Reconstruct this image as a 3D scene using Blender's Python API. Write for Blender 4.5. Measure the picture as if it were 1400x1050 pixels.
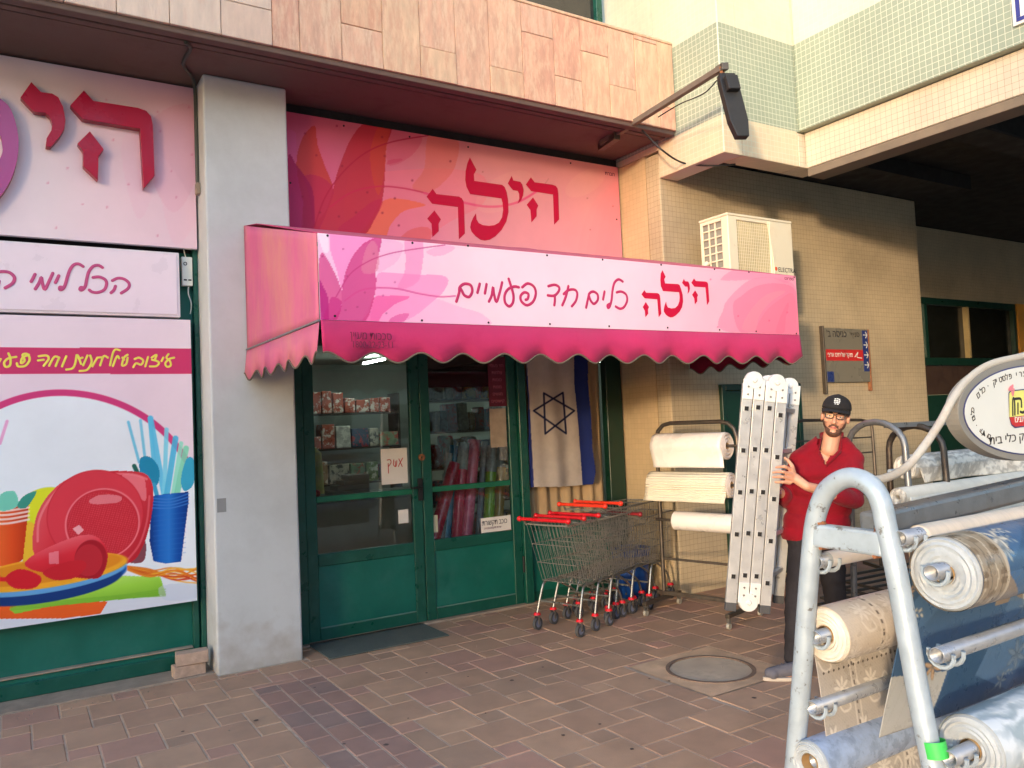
import bpy, bmesh, math, random
import numpy as np
from mathutils import Vector, Matrix, noise as mnoise
from mathutils.geometry import tessellate_polygon
random.seed(7); np.random.seed(7)
for o in list(bpy.data.objects): bpy.data.objects.remove(o)
S = bpy.context.scene
COL = S.collection
rad = math.radians

# ------------------------------------------------------------------ camera
YAW, PIT, ROL, FPX, EYE = 0.559480626, 0.0467375, -0.0431039, 1095.46666, 1.6
def _rot():
    f = np.array([math.sin(YAW)*math.cos(PIT), math.cos(YAW)*math.cos(PIT), math.sin(PIT)])
    r = np.array([math.cos(YAW), -math.sin(YAW), 0.0]); u = np.cross(r, f)
    c, s = math.cos(ROL), math.sin(ROL)
    return np.array([c*r+s*u, -s*r+c*u, f])
CM = _rot(); CP = np.array([0, 0, EYE])
cam_d = bpy.data.cameras.new('camera'); cam = bpy.data.objects.new('camera', cam_d); COL.objects.link(cam)
m4 = Matrix.Identity(4)
for i in range(3):
    m4[i][0] = CM[0][i]; m4[i][1] = CM[1][i]; m4[i][2] = -CM[2][i]; m4[i][3] = CP[i]
cam.matrix_world = m4
cam_d.sensor_width = 36; cam_d.lens = 36*FPX/1400; cam_d.clip_start = 0.05; cam_d.clip_end = 2000
S.camera = cam

# ------------------------------------------------------------------ sky, sun, exposure
SUN_TRAVEL = Vector((1.48, 1.0, -0.18)).normalized()
W = bpy.data.worlds.new('World'); S.world = W; W.use_nodes = True
wn = W.node_tree; bgn = wn.nodes['Background']
sky = wn.nodes.new('ShaderNodeTexSky'); sky.sky_type = 'NISHITA'; sky.sun_disc = False
sky.sun_elevation = math.asin(-SUN_TRAVEL.z); sky.sun_rotation = math.atan2(-SUN_TRAVEL.x, -SUN_TRAVEL.y) % (2*math.pi)
sky.air_density = 1.0; sky.dust_density = 1.65; sky.ozone_density = 2.5
wn.links.new(sky.outputs[0], bgn.inputs[0]); bgn.inputs[1].default_value = 0.15
sun_d = bpy.data.lights.new('sun', 'SUN'); sun_d.energy = 0.5; sun_d.angle = rad(3.5); sun_d.color = (1.0, 0.76, 0.52)
sun = bpy.data.objects.new('sun', sun_d); COL.objects.link(sun)
sun.rotation_euler = SUN_TRAVEL.to_track_quat('-Z', 'Y').to_euler(); sun.location = (-20, -15, 12)
S.view_settings.view_transform = 'Standard'; S.view_settings.look = 'None'
S.view_settings.exposure = 2.83; S.view_settings.gamma = 1.0
S.view_settings.use_curve_mapping = False

# ------------------------------------------------------------------ measuring helpers (photo position -> place on a real plane)
def ray(x, y): return CM.T @ np.array([(x-700)/FPX, (525-y)/FPX, 1.0])
def onp(ax, v, x, y):
    d = ray(x, y); return Vector(CP + d*(v-CP[ax])/d[ax])
def onX(v, x, y): return onp(0, v, x, y)
def onY(v, x, y): return onp(1, v, x, y)
def onZ(v, x, y): return onp(2, v, x, y)
def atD(x, y, D): return Vector(CP + ray(x, y)*D)
def proj(P):
    c = (P-CP) @ CM.T; return 700+FPX*c[:, 0]/c[:, 2], 525-FPX*c[:, 1]/c[:, 2]

# ------------------------------------------------------------------ colours and materials
def lin(c):
    return tuple(((v/255)/12.92 if v/255 <= .04045 else ((v/255+.055)/1.055)**2.4) for v in c[:3])
MATS = {}
def nodes_of(name):
    m = bpy.data.materials.new(name); m.use_nodes = True; nt = m.node_tree
    return m, nt, nt.nodes['Principled BSDF']
def mk(name, rgb, rough=.6, metal=0., var=.18, scale=6., bump=.15, bscale=90., spec=.5, dirt=None, dirt_amt=.5, dirt_scale=3., vcol=False, stretch=(1,1,1), rvar=.15, emit=None, emit_s=0, sheen=0, dirt_lo=.5, dirt_hi=.72):
    if name in MATS: return MATS[name]
    m, nt, p = nodes_of(name); N = nt.nodes.new; L = nt.links.new
    tc = N('ShaderNodeNewGeometry'); mp = N('ShaderNodeMapping'); mp.inputs['Scale'].default_value = stretch
    L(tc.outputs['Position'], mp.inputs['Vector'])
    n1 = N('ShaderNodeTexNoise'); n1.inputs['Scale'].default_value = scale; n1.inputs['Detail'].default_value = 6; n1.inputs['Roughness'].default_value = .6
    L(mp.outputs[0], n1.inputs['Vector'])
    mr = N('ShaderNodeMapRange'); mr.inputs[1].default_value = .3; mr.inputs[2].default_value = .7; mr.inputs[3].default_value = 1-var; mr.inputs[4].default_value = 1+var*.6
    L(n1.outputs['Fac'], mr.inputs[0])
    mx = N('ShaderNodeMix'); mx.data_type = 'RGBA'; mx.blend_type = 'MULTIPLY'; mx.inputs['Factor'].default_value = 1
    if vcol:
        at = N('ShaderNodeVertexColor'); at.layer_name = 'print'; L(at.outputs['Color'], mx.inputs[6])
    else: mx.inputs[6].default_value = (*rgb, 1)
    L(mr.outputs[0], mx.inputs[7]); out = mx.outputs[2]
    if dirt:
        n2 = N('ShaderNodeTexNoise'); n2.inputs['Scale'].default_value = dirt_scale; n2.inputs['Detail'].default_value = 9; n2.inputs['Roughness'].default_value = .7
        L(mp.outputs[0], n2.inputs['Vector'])
        r2 = N('ShaderNodeMapRange'); r2.inputs[1].default_value = dirt_lo; r2.inputs[2].default_value = dirt_hi; r2.inputs[3].default_value = 0; r2.inputs[4].default_value = dirt_amt
        L(n2.outputs['Fac'], r2.inputs[0])
        m2 = N('ShaderNodeMix'); m2.data_type = 'RGBA'; L(r2.outputs[0], m2.inputs['Factor']); L(out, m2.inputs[6]); m2.inputs[7].default_value = (*dirt, 1)
        out = m2.outputs[2]
    L(out, p.inputs['Base Color'])
    rr = N('ShaderNodeMapRange'); rr.inputs[1].default_value = .3; rr.inputs[2].default_value = .7; rr.inputs[3].default_value = max(.03, rough-rvar); rr.inputs[4].default_value = min(1, rough+rvar)
    L(n1.outputs['Fac'], rr.inputs[0]); L(rr.outputs[0], p.inputs['Roughness'])
    p.inputs['Metallic'].default_value = metal; p.inputs['Specular IOR Level'].default_value = spec
    if sheen: p.inputs['Sheen Weight'].default_value = sheen
    if bump:
        nb = N('ShaderNodeTexNoise'); nb.inputs['Scale'].default_value = bscale; nb.inputs['Detail'].default_value = 4
        L(mp.outputs[0], nb.inputs['Vector'])
        bp = N('ShaderNodeBump'); bp.inputs['Strength'].default_value = bump; bp.inputs['Distance'].default_value = .004
        L(nb.outputs['Fac'], bp.inputs['Height']); L(bp.outputs[0], p.inputs['Normal'])
    if emit:
        p.inputs['Emission Color'].default_value = (*emit, 1); p.inputs['Emission Strength'].default_value = emit_s
    MATS[name] = m; return m

def tile_mat(name, bands, grout, size=.043, gfac=.75, gw=.045, dirt=.25, rough=.35):
    """small mosaic tiles; bands = [(z_from, colour)...] lowest first"""
    m, nt, p = nodes_of(name); N = nt.nodes.new; L = nt.links.new
    g = N('ShaderNodeNewGeometry'); sp = N('ShaderNodeSeparateXYZ'); L(g.outputs['Position'], sp.inputs[0])
    ad = N('ShaderNodeMath'); ad.operation = 'ADD'; L(sp.outputs[0], ad.inputs[0]); L(sp.outputs[1], ad.inputs[1])
    cb = N('ShaderNodeCombineXYZ'); L(ad.outputs[0], cb.inputs[0]); L(sp.outputs[2], cb.inputs[1])
    # slightly uneven laying
    nz = N('ShaderNodeTexNoise'); nz.inputs['Scale'].default_value = 2.; L(g.outputs['Position'], nz.inputs['Vector'])
    vm = N('ShaderNodeVectorMath'); vm.operation = 'MULTIPLY_ADD'; L(nz.outputs['Color'], vm.inputs[0]); vm.inputs[1].default_value = (.012, .012, 0); L(cb.outputs[0], vm.inputs[2])
    br = N('ShaderNodeTexBrick'); br.offset = 0; br.inputs['Scale'].default_value = 1; br.inputs['Brick Width'].default_value = size; br.inputs['Row Height'].default_value = size
    br.inputs['Mortar Size'].default_value = size*gw; br.inputs['Mortar Smooth'].default_value = .3
    br.inputs['Color1'].default_value = (.95, .95, .95, 1); br.inputs['Color2'].default_value = (1.02, 1.02, 1.01, 1); br.inputs['Mortar'].default_value = (1, 1, 1, 1)
    L(vm.outputs[0], br.inputs['Vector'])
    col = None
    for i, (z, c) in enumerate(bands):
        if i == 0:
            rgb = N('ShaderNodeRGB'); rgb.outputs[0].default_value = (*c, 1); col = rgb.outputs[0]; continue
        gt = N('ShaderNodeMath'); gt.operation = 'GREATER_THAN'; L(sp.outputs[2], gt.inputs[0]); gt.inputs[1].default_value = z
        mx = N('ShaderNodeMix'); mx.data_type = 'RGBA'; L(gt.outputs[0], mx.inputs['Factor']); L(col, mx.inputs[6]); mx.inputs[7].default_value = (*c, 1); col = mx.outputs[2]
    mu = N('ShaderNodeMix'); mu.data_type = 'RGBA'; mu.blend_type = 'MULTIPLY'; mu.inputs['Factor'].default_value = 1; L(col, mu.inputs[6]); L(br.outputs['Color'], mu.inputs[7])
    mg = N('ShaderNodeMix'); mg.data_type = 'RGBA'; L(br.outputs['Fac'], mg.inputs['Factor']); L(mu.outputs[2], mg.inputs[6]); mg.inputs[7].default_value = (*grout, 1)
    nd = N('ShaderNodeTexNoise'); nd.inputs['Scale'].default_value = 1.7; nd.inputs['Detail'].default_value = 8; L(g.outputs['Position'], nd.inputs['Vector'])
    rd = N('ShaderNodeMapRange'); rd.inputs[1].default_value = .35; rd.inputs[2].default_value = .7; rd.inputs[3].default_value = 1; rd.inputs[4].default_value = 1-dirt; L(nd.outputs['Fac'], rd.inputs[0])
    mf = N('ShaderNodeMix'); mf.data_type = 'RGBA'; mf.blend_type = 'MULTIPLY'; mf.inputs['Factor'].default_value = 1; L(mg.outputs[2], mf.inputs[6]); L(rd.outputs[0], mf.inputs[7])
    L(mf.outputs[2], p.inputs['Base Color'])
    ma = N('ShaderNodeMath'); ma.operation = 'MULTIPLY_ADD'; L(br.outputs['Fac'], ma.inputs[0]); ma.inputs[1].default_value = .4; ma.inputs[2].default_value = rough; L(ma.outputs[0], p.inputs['Roughness'])
    iv = N('ShaderNodeMath'); iv.operation = 'SUBTRACT'; iv.inputs[0].default_value = 1; L(br.outputs['Fac'], iv.inputs[1])
    bp = N('ShaderNodeBump'); bp.inputs['Strength'].default_value = .35; bp.inputs['Distance'].default_value = .003; L(iv.outputs[0], bp.inputs['Height']); L(bp.outputs[0], p.inputs['Normal'])
    MATS[name] = m; return m

def glass_mat(name, tint=(.9, .95, .92), extra=.05, dust=.04):
    m, nt, p = nodes_of(name); N = nt.nodes.new; L = nt.links.new; nt.nodes.remove(p)
    out = [n for n in nt.nodes if n.type == 'OUTPUT_MATERIAL'][0]
    t = N('ShaderNodeBsdfTransparent'); t.inputs[0].default_value = (*tint, 1)
    g = N('ShaderNodeBsdfGlossy'); g.inputs['Roughness'].default_value = .02
    d = N('ShaderNodeBsdfDiffuse'); d.inputs[0].default_value = (.5, .5, .47, 1)
    fr = N('ShaderNodeFresnel'); fr.inputs[0].default_value = 1.5
    ad = N('ShaderNodeMath'); ad.operation = 'ADD'; L(fr.outputs[0], ad.inputs[0]); ad.inputs[1].default_value = extra; ad.use_clamp = True
    a = N('ShaderNodeMixShader'); L(ad.outputs[0], a.inputs[0]); L(t.outputs[0], a.inputs[1]); L(g.outputs[0], a.inputs[2])
    nz = N('ShaderNodeTexNoise'); nz.inputs['Scale'].default_value = 5; nz.inputs['Detail'].default_value = 8
    ge = N('ShaderNodeNewGeometry'); L(ge.outputs['Position'], nz.inputs['Vector'])
    mr = N('ShaderNodeMapRange'); mr.inputs[1].default_value = .4; mr.inputs[2].default_value = .75; mr.inputs[3].default_value = dust*.3; mr.inputs[4].default_value = dust*2
    L(nz.outputs['Fac'], mr.inputs[0])
    b = N('ShaderNodeMixShader'); L(mr.outputs[0], b.inputs[0]); L(a.outputs[0], b.inputs[1]); L(d.outputs[0], b.inputs[2])
    L(b.outputs[0], out.inputs[0]); MATS[name] = m; return m

# ------------------------------------------------------------------ mesh builder
class MB:
    def __init__(s): s.v = []; s.f = []
    def add(s, vs, fs):
        n = len(s.v); s.v += [tuple(p) for p in vs]; s.f += [tuple(i+n for i in f) for f in fs]; return s
    def box(s, x0, x1, y0, y1, z0, z1, M=None):
        vs = [Vector((x, y, z)) for x in (x0, x1) for y in (y0, y1) for z in (z0, z1)]
        if M is not None: vs = [M @ p for p in vs]
        return s.add(vs, [(0, 1, 3, 2), (4, 6, 7, 5), (0, 4, 5, 1), (2, 3, 7, 6), (0, 2, 6, 4), (1, 5, 7, 3)])
    def obox(s, c, ax, ay, az):
        c = Vector(c); vs = [c+ax*i+ay*j+az*k for i in (-.5, .5) for j in (-.5, .5) for k in (-.5, .5)]
        return s.add(vs, [(0, 1, 3, 2), (4, 6, 7, 5), (0, 4, 5, 1), (2, 3, 7, 6), (0, 2, 6, 4), (1, 5, 7, 3)])
    def bar(s, a, b, w, h, up=(0, 0, 1)):
        a, b = Vector(a), Vector(b); d = b-a; z = Vector(up); x = d.cross(z)
        if x.length < 1e-5: x = d.cross(Vector((0, 1, 0)))
        x.normalize(); z = x.cross(d).normalized()
        return s.obox((a+b)/2, x*w, d, z*h)
    def tube(s, pts, r, n=10, flat=None, caps=True, closed=False):
        P = [Vector(p) for p in pts]; m = len(P); rs = r if isinstance(r, (list, tuple)) else [r]*m
        T = []
        for i in range(m):
            if closed: t = P[(i+1) % m]-P[i-1]
            else: t = P[min(i+1, m-1)]-P[max(i-1, 0)]
            T.append(t.normalized() if t.length > 1e-9 else Vector((0, 0, 1)))
        if flat is not None: nx = [flat.cross(t).normalized() for t in T]; ny = [flat*1.0 for t in T]; k = .12
        else:
            k = 1; a = Vector((0, 0, 1)) if abs(T[0].z) < .9 else Vector((1, 0, 0)); x = a.cross(T[0]).normalized(); nx = [x]
            for i in range(1, m):
                q = T[i-1].rotation_difference(T[i]); x = q @ x; nx.append(x)
            ny = [T[i].cross(nx[i]) for i in range(m)]
        vs = []
        for i in range(m):
            for j in range(n):
                a = 2*math.pi*j/n; vs.append(P[i]+nx[i]*(rs[i]*math.cos(a))+ny[i]*(k*rs[i]*math.sin(a)))
        fs = []
        for i in range(m if closed else m-1):
            i2 = (i+1) % m
            for j in range(n): fs.append((i*n+j, i*n+(j+1) % n, i2*n+(j+1) % n, i2*n+j))
        if caps and not closed:
            fs.append(tuple(range(n-1, -1, -1))); fs.append(tuple((m-1)*n+j for j in range(n)))
        return s.add(vs, fs)
    def stroke(s, pts, r, nrm):
        """flat round-ended brush stroke lying on a plane"""
        P = spline(pts, 5); a = (P[0]-P[1]).normalized(); b = (P[-1]-P[-2]).normalized()
        Q = [P[0]+a*r*.95, P[0]+a*r*.75, P[0]+a*r*.4]+P+[P[-1]+b*r*.4, P[-1]+b*r*.75, P[-1]+b*r*.95]
        R = [r*.2, r*.65, r*.92]+[r]*len(P)+[r*.92, r*.65, r*.2]
        return s.tube(Q, R, 8, flat=nrm)
    def cyl(s, a, b, r, r2=None, n=20, caps=True): return s.tube([a, b], [r, r if r2 is None else r2], n, caps=caps)
    def ring(s, c, ax, r0, r1, h, n=28):
        """washer: outer r1, inner r0"""
        c = Vector(c); ax = Vector(ax).normalized(); x = ax.orthogonal().normalized(); y = ax.cross(x); vs = []
        for (r, k) in ((r0, -.5), (r1, -.5), (r1, .5), (r0, .5)):
            for j in range(n): a = 2*math.pi*j/n; vs.append(c+ax*h*k+x*r*math.cos(a)+y*r*math.sin(a))
        fs = [(q*n+j, q*n+(j+1) % n, ((q+1) % 4)*n+(j+1) % n, ((q+1) % 4)*n+j) for q in range(4) for j in range(n)]
        return s.add(vs, fs)
    def prism(s, pts, off):
        """closed outline extruded by off"""
        P = [Vector(p) for p in pts]; n = len(P); tri = tessellate_polygon([P]); off = Vector(off)
        s.add(P+[p+off for p in P], [tuple(t) for t in tri]+[tuple(i+n for i in t[::-1]) for t in tri]+[(i, (i+1) % n, (i+1) % n+n, i+n) for i in range(n)]); return s
    def sphere(s, c, r, n=12, m=8, sc=(1, 1, 1), M=None):
        c = Vector(c); vs = []; fs = []
        for i in range(m+1):
            t = math.pi*i/m
            for j in range(n):
                a = 2*math.pi*j/n; p = Vector((r*sc[0]*math.sin(t)*math.cos(a), r*sc[1]*math.sin(t)*math.sin(a), r*sc[2]*math.cos(t)))
                if M is not None: p = M @ p
                vs.append(c+p)
        for i in range(m):
            for j in range(n): fs.append((i*n+j, (i+1)*n+j, (i+1)*n+(j+1) % n, i*n+(j+1) % n))
        return s.add(vs, fs)
    def build(s, name, mat, parent=None, smooth=False, bevel=0, seg=2, org=None, angle=40):
        me = bpy.data.meshes.new(name)
        o3 = Vector(org) if org is not None else (parent_world(parent) if parent else Vector((0, 0, 0)))
        me.from_pydata([(p[0]-o3.x, p[1]-o3.y, p[2]-o3.z) for p in s.v], [], s.f); me.validate(verbose=False)
        bm = bmesh.new(); bm.from_mesh(me); bmesh.ops.recalc_face_normals(bm, faces=bm.faces); bm.to_mesh(me); bm.free()
        me.materials.append(mat)
        o = bpy.data.objects.new(name, me); COL.objects.link(o)
        if parent: o.parent = parent
        if org is not None and not parent: o.location = o3
        if smooth:
            me.polygons.foreach_set('use_smooth', [True]*len(me.polygons))
            try: me.set_sharp_from_angle(angle=rad(angle))
            except Exception: pass
        if bevel:
            b = o.modifiers.new('bevel', 'BEVEL'); b.width = bevel; b.segments = seg; b.limit_method = 'ANGLE'; b.angle_limit = rad(35)
        return o
def parent_world(o):
    v = Vector((0, 0, 0))
    while o: v += o.location; o = o.parent
    return v
def spline(pts, n=6, closed=False):
    P = [Vector(p) for p in pts]; m = len(P)
    if m < 3 and not closed: return [P[0].lerp(P[1], i/2) for i in range(3)]
    out = []
    for i in range(m if closed else m-1):
        p0 = P[(i-1) % m] if closed else P[max(i-1, 0)]; p1 = P[i]; p2 = P[(i+1) % m]; p3 = P[(i+2) % m] if closed else P[min(i+2, m-1)]
        for k in range(n):
            t = k/n; out.append(.5*((2*p1)+(p2-p0)*t+(2*p0-5*p1+4*p2-p3)*t*t+(3*p1-p0-3*p2+p3)*t*t*t))
    if not closed: out.append(P[-1])
    return out
def tag(o, label=None, cat=None, group=None, kind=None):
    if label: o['label'] = label
    if cat: o['category'] = cat
    if group: o['group'] = group
    if kind: o['kind'] = kind
    return o
def thing(name, label, cat, loc=(0, 0, 0), group=None, rz=0):
    o = bpy.data.objects.new(name, None); COL.objects.link(o); o.location = loc; o.rotation_euler = (0, 0, rz); o.empty_display_size = .1
    return tag(o, label, cat, group)
def dup(root, loc, rz, label):
    r = root.copy(); COL.objects.link(r); r.location = loc; r.rotation_euler = (0, 0, rz); r['label'] = label
    for ch in list(root.children):
        c = ch.copy(); COL.objects.link(c); c.parent = r
        for g in list(ch.children):
            d = g.copy(); COL.objects.link(d); d.parent = c
    return r
def bx(name, mat, parent, x0, x1, y0, y1, z0, z1, bevel=.003, seg=1):
    return MB().box(x0, x1, y0, y1, z0, z1).build(name, mat, parent, bevel=bevel, seg=seg)

# ---- flat printed artwork: a fine grid whose vertices carry the print's colours
def inside(px, py, pts):
    pts = np.asarray(pts, float); m = np.zeros(px.shape, bool); x0, y0 = pts.min(0); x1, y1 = pts.max(0)
    sel = np.where((px >= x0) & (px <= x1) & (py >= y0) & (py <= y1))[0]
    if len(sel) == 0: return m
    x = px[sel]; y = py[sel]; r = np.zeros(len(sel), bool); n = len(pts)
    for i in range(n):
        xa, ya = pts[i]; xb, yb = pts[(i+1) % n]
        if ya == yb: continue
        c = ((ya > y) != (yb > y)) & (x < (xb-xa)*(y-ya)/(yb-ya)+xa); r ^= c
    m[sel] = r; return m
def cdist(px, py, pts):
    pts = np.asarray(pts, float); d = np.full(px.shape, 1e9)
    for i in range(len(pts)-1):
        a = pts[i]; b = pts[i+1]; ab = b-a; l = ab@ab+1e-9; t = np.clip(((px-a[0])*ab[0]+(py-a[1])*ab[1])/l, 0, 1)
        d = np.minimum(d, np.hypot(px-a[0]-t*ab[0], py-a[1]-t*ab[1]))
    return d
def sp2(pts, n=6, closed=True): return [(p.x, p.y) for p in spline([(a, b, 0) for a, b in pts], n, closed)]
class Art:
    def __init__(s, px, py, base): s.px = px; s.py = py; s.c = np.zeros((len(px), 3)); s.c[:] = base
    def blend(s, m, col, a=1.):
        w = (m*a)[:, None] if not np.isscalar(m) else m*a
        s.c = s.c*(1-w)+np.asarray(col, float)*w
    def poly(s, pts, col, a=1., curve=True): s.blend(inside(s.px, s.py, sp2(pts) if curve else pts).astype(float), col, a)
    def line(s, pts, w, col, a=1., curve=True):
        s.blend(np.clip(w+.5-cdist(s.px, s.py, sp2(pts, 5, False) if curve else pts), 0, 1), col, a)
    def dot(s, x, y, r, col, a=1.): s.blend(np.clip(r+.5-np.hypot(s.px-x, s.py-y), 0, 1), col, a)
    def ell(s, x, y, rx, ry, ang, col, a=1.):
        c, q = math.cos(rad(ang)), math.sin(rad(ang)); u = ((s.px-x)*c+(s.py-y)*q)/rx; v = (-(s.px-x)*q+(s.py-y)*c)/ry
        s.blend(np.clip((1-np.sqrt(u*u+v*v))*min(rx, ry)+.5, 0, 1), col, a)
def _grad(self, pts, stops, ang=0., curve=False, a=1.):
    m = inside(self.px, self.py, sp2(pts) if curve else pts); P = np.asarray(pts, float); c, q = math.cos(rad(ang)), math.sin(rad(ang))
    pr = P[:, 0]*c+P[:, 1]*q; t = np.clip(((self.px*c+self.py*q)-pr.min())/(pr.max()-pr.min()+1e-6), 0, 1)
    xs_ = np.linspace(0, 1, len(stops)); col = np.stack([np.interp(t, xs_, [s_[k] for s_ in stops]) for k in range(3)], 1); w = (m*a)[:, None]; self.c = self.c*(1-w)+col*w
Art.grad = _grad
def panel(name, mat, parent, xs, zs, y, artf, shape=None, keep=None):
    """grid in the plane Y=y (or bent by shape(x,z)->y), facing the street"""
    X, Z = np.meshgrid(xs, zs); Yv = np.full(X.shape, y) if shape is None else shape(X, Z)
    P = np.stack([X.ravel(), Yv.ravel(), Z.ravel()], 1)
    px, py = proj(P); col = artf(px, py); nx = len(xs); nz = len(zs)
    i = np.arange(nz-1)[:, None]*nx+np.arange(nx-1)[None, :]; i = i.ravel()
    F = np.stack([i, i+1, i+nx+1, i+nx], 1)
    if keep is not None:
        k = keep(P); F = F[k[F].all(1)]
    o3 = np.array(parent_world(parent)) if parent else np.zeros(3)
    me = bpy.data.meshes.new(name); me.vertices.add(len(P)); me.vertices.foreach_set('co', (P-o3).ravel())
    me.loops.add(F.size); me.loops.foreach_set('vertex_index', F.ravel()); me.polygons.add(len(F)); me.polygons.foreach_set('loop_start', np.arange(len(F))*4)
    me.update(calc_edges=True); me.validate()
    ca = me.color_attributes.new('print', 'FLOAT_COLOR', 'POINT')
    c = np.clip(col/255., 0, 1); c = np.where(c <= .04045, c/12.92, ((c+.055)/1.055)**2.4)
    ca.data.foreach_set('color', np.concatenate([c, np.ones((len(c), 1))], 1).ravel())
    me.polygons.foreach_set('use_smooth', [True]*len(me.polygons)); me.materials.append(mat)
    o = bpy.data.objects.new(name, me); COL.objects.link(o)
    if parent: o.parent = parent
    return o
def text(name, s, mat, parent, origin, xdir, updir, size, ext=.0006, align='LEFT', spacing=1., xs=1.):
    cu = bpy.data.curves.new(name, 'FONT'); cu.body = s; cu.size = size; cu.extrude = ext; cu.align_x = align; cu.space_character = spacing; cu.resolution_u = 3
    t = bpy.data.objects.new(name, cu); COL.objects.link(t); dg = bpy.context.evaluated_depsgraph_get()
    me = bpy.data.meshes.new_from_object(t.evaluated_get(dg)); bpy.data.objects.remove(t)
    x = Vector(xdir).normalized(); u = Vector(updir).normalized(); n = x.cross(u); M = Matrix((x, u, n)).transposed().to_4x4() @ Matrix.Diagonal((xs, 1, 1, 1))
    M.translation = Vector(origin)-(parent_world(parent) if parent else Vector((0, 0, 0))); me.transform(M)
    me.materials.clear(); me.materials.append(mat); o = bpy.data.objects.new(name, me); COL.objects.link(o)
    if parent: o.parent = parent
    return o
heb = lambda s: s[::-1]
# ------------------------------------------------------------------ materials
m_joint = mk('sand_joint', lin((196, 172, 148)), .95, var=.25, scale=14, bump=.4, bscale=200)
m_pav = [mk('paver_%s' % n, lin(c), .82, var=.13, scale=5, bump=.35, bscale=160, dirt=lin((128, 104, 88)), dirt_amt=.35, dirt_scale=2.2, spec=.35) for n, c in
         (('brown', (176, 140, 114)), ('rose', (176, 136, 116)), ('tan', (182, 146, 118)), ('grey', (168, 136, 112)), ('clay', (184, 134, 108)))]
m_band = [mk('band_%s' % n, lin(c), .82, var=.2, scale=6, bump=.35, bscale=160, dirt=lin((80, 70, 70)), dirt_amt=.4, spec=.35) for n, c in (('plum', (158, 124, 110)), ('slate', (150, 122, 110)), ('mauve', (162, 126, 110)))]
m_conc = mk('cement', lin((160, 140, 122)), .9, var=.25, scale=9, bump=.5, bscale=120, dirt=lin((105, 92, 82)), dirt_amt=.6)
m_plaster = mk('pale_plaster', lin((196, 198, 198)), .8, var=.05, scale=2.2, bump=.2, bscale=60, dirt=lin((146, 146, 144)), dirt_amt=.4, dirt_scale=1.8, dirt_lo=.45, dirt_hi=.8)
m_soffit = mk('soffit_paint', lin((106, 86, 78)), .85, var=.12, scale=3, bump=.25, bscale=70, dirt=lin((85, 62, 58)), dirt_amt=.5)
m_black = mk('dark_gap', lin((30, 28, 27)), .8, bump=0)
m_green = mk('green_paint', lin((18, 100, 86)), .42, var=.16, scale=4, bump=.12, bscale=40, dirt=lin((60, 112, 104)), dirt_amt=.4, dirt_scale=3.5, spec=.45)
m_green2 = mk('green_frame_paint', lin((14, 80, 66)), .38, var=.14, scale=6, bump=.08, dirt=lin((58, 108, 98)), dirt_amt=.35, dirt_scale=8)
m_dkgreen = mk('dark_green_paint', lin((12, 52, 40)), .4, var=.14, bump=.05)
m_stone = [mk('travertine_%s' % n, lin(c), .68, var=.2, scale=11, bump=.6, bscale=45, dirt=lin(d), dirt_amt=.75, dirt_scale=13, stretch=(1.8, 1.8, .45), dirt_lo=.46, dirt_hi=.62) for n, c, d in
           (('pink', (214, 168, 142), (226, 194, 164)), ('peach', (220, 178, 146), (204, 148, 122)), ('rose', (210, 158, 134), (224, 188, 158)), ('sand', (220, 184, 152), (204, 154, 128)), ('blush', (216, 176, 152), (202, 148, 124)))]
m_pale = [mk('pale_travertine_%s' % n, lin(c), .7, var=.14, scale=9, bump=.5, bscale=45, dirt=lin(d), dirt_amt=.6, dirt_scale=11, stretch=(1.8, 1.8, .45)) for n, c, d in (('a', (220, 194, 174), (206, 166, 146)), ('b', (214, 184, 164), (226, 202, 180)))]
nt_ = m_plaster.node_tree; p_ = nt_.nodes['Principled BSDF']; src = p_.inputs['Base Color'].links[0].from_socket
g_ = nt_.nodes.new('ShaderNodeNewGeometry'); sx_ = nt_.nodes.new('ShaderNodeSeparateXYZ'); nt_.links.new(g_.outputs['Position'], sx_.inputs[0])
nn_ = nt_.nodes.new('ShaderNodeTexNoise'); nn_.inputs['Scale'].default_value = 9; nn_.inputs['Detail'].default_value = 8; nt_.links.new(g_.outputs['Position'], nn_.inputs['Vector'])
ma_ = nt_.nodes.new('ShaderNodeMath'); ma_.operation = 'MULTIPLY_ADD'; nt_.links.new(nn_.outputs['Fac'], ma_.inputs[0]); ma_.inputs[1].default_value = -.9; nt_.links.new(sx_.outputs[2], ma_.inputs[2])
mr_ = nt_.nodes.new('ShaderNodeMapRange'); mr_.inputs[1].default_value = -.45; mr_.inputs[2].default_value = -.12; mr_.inputs[3].default_value = .5; mr_.inputs[4].default_value = 0; nt_.links.new(ma_.outputs[0], mr_.inputs[0])
mx_ = nt_.nodes.new('ShaderNodeMix'); mx_.data_type = 'RGBA'; nt_.links.new(mr_.outputs[0], mx_.inputs['Factor']); nt_.links.new(src, mx_.inputs[6]); mx_.inputs[7].default_value = (*lin((152, 138, 124)), 1); nt_.links.new(mx_.outputs[2], p_.inputs['Base Color'])
TG = (.62, .60, .52)
m_tile_up = tile_mat('facade_tiles', [(0, lin((218, 200, 170))), (4.055, lin((152, 164, 146))), (4.84, lin((222, 212, 188)))], lin((212, 214, 194)), size=.048, gw=.045, dirt=.12)
m_tile_strip = tile_mat('beige_tiles', [(0, lin((216, 202, 180)))], lin((140, 122, 104)), size=.048, gw=.022, dirt=.2)
m_tile_wall = tile_mat('cream_tiles', [(0, lin((192, 174, 144)))], lin((122, 102, 80)), size=.048, gw=.02, dirt=.25)
m_tile_pier = tile_mat('pier_tiles', [(0, lin((202, 178, 142)))], lin((166, 142, 112)), size=.048, gw=.018, dirt=.15)
m_glass = glass_mat('shop_glass', tint=(.96, .98, .96), extra=.0, dust=.014)
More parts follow.
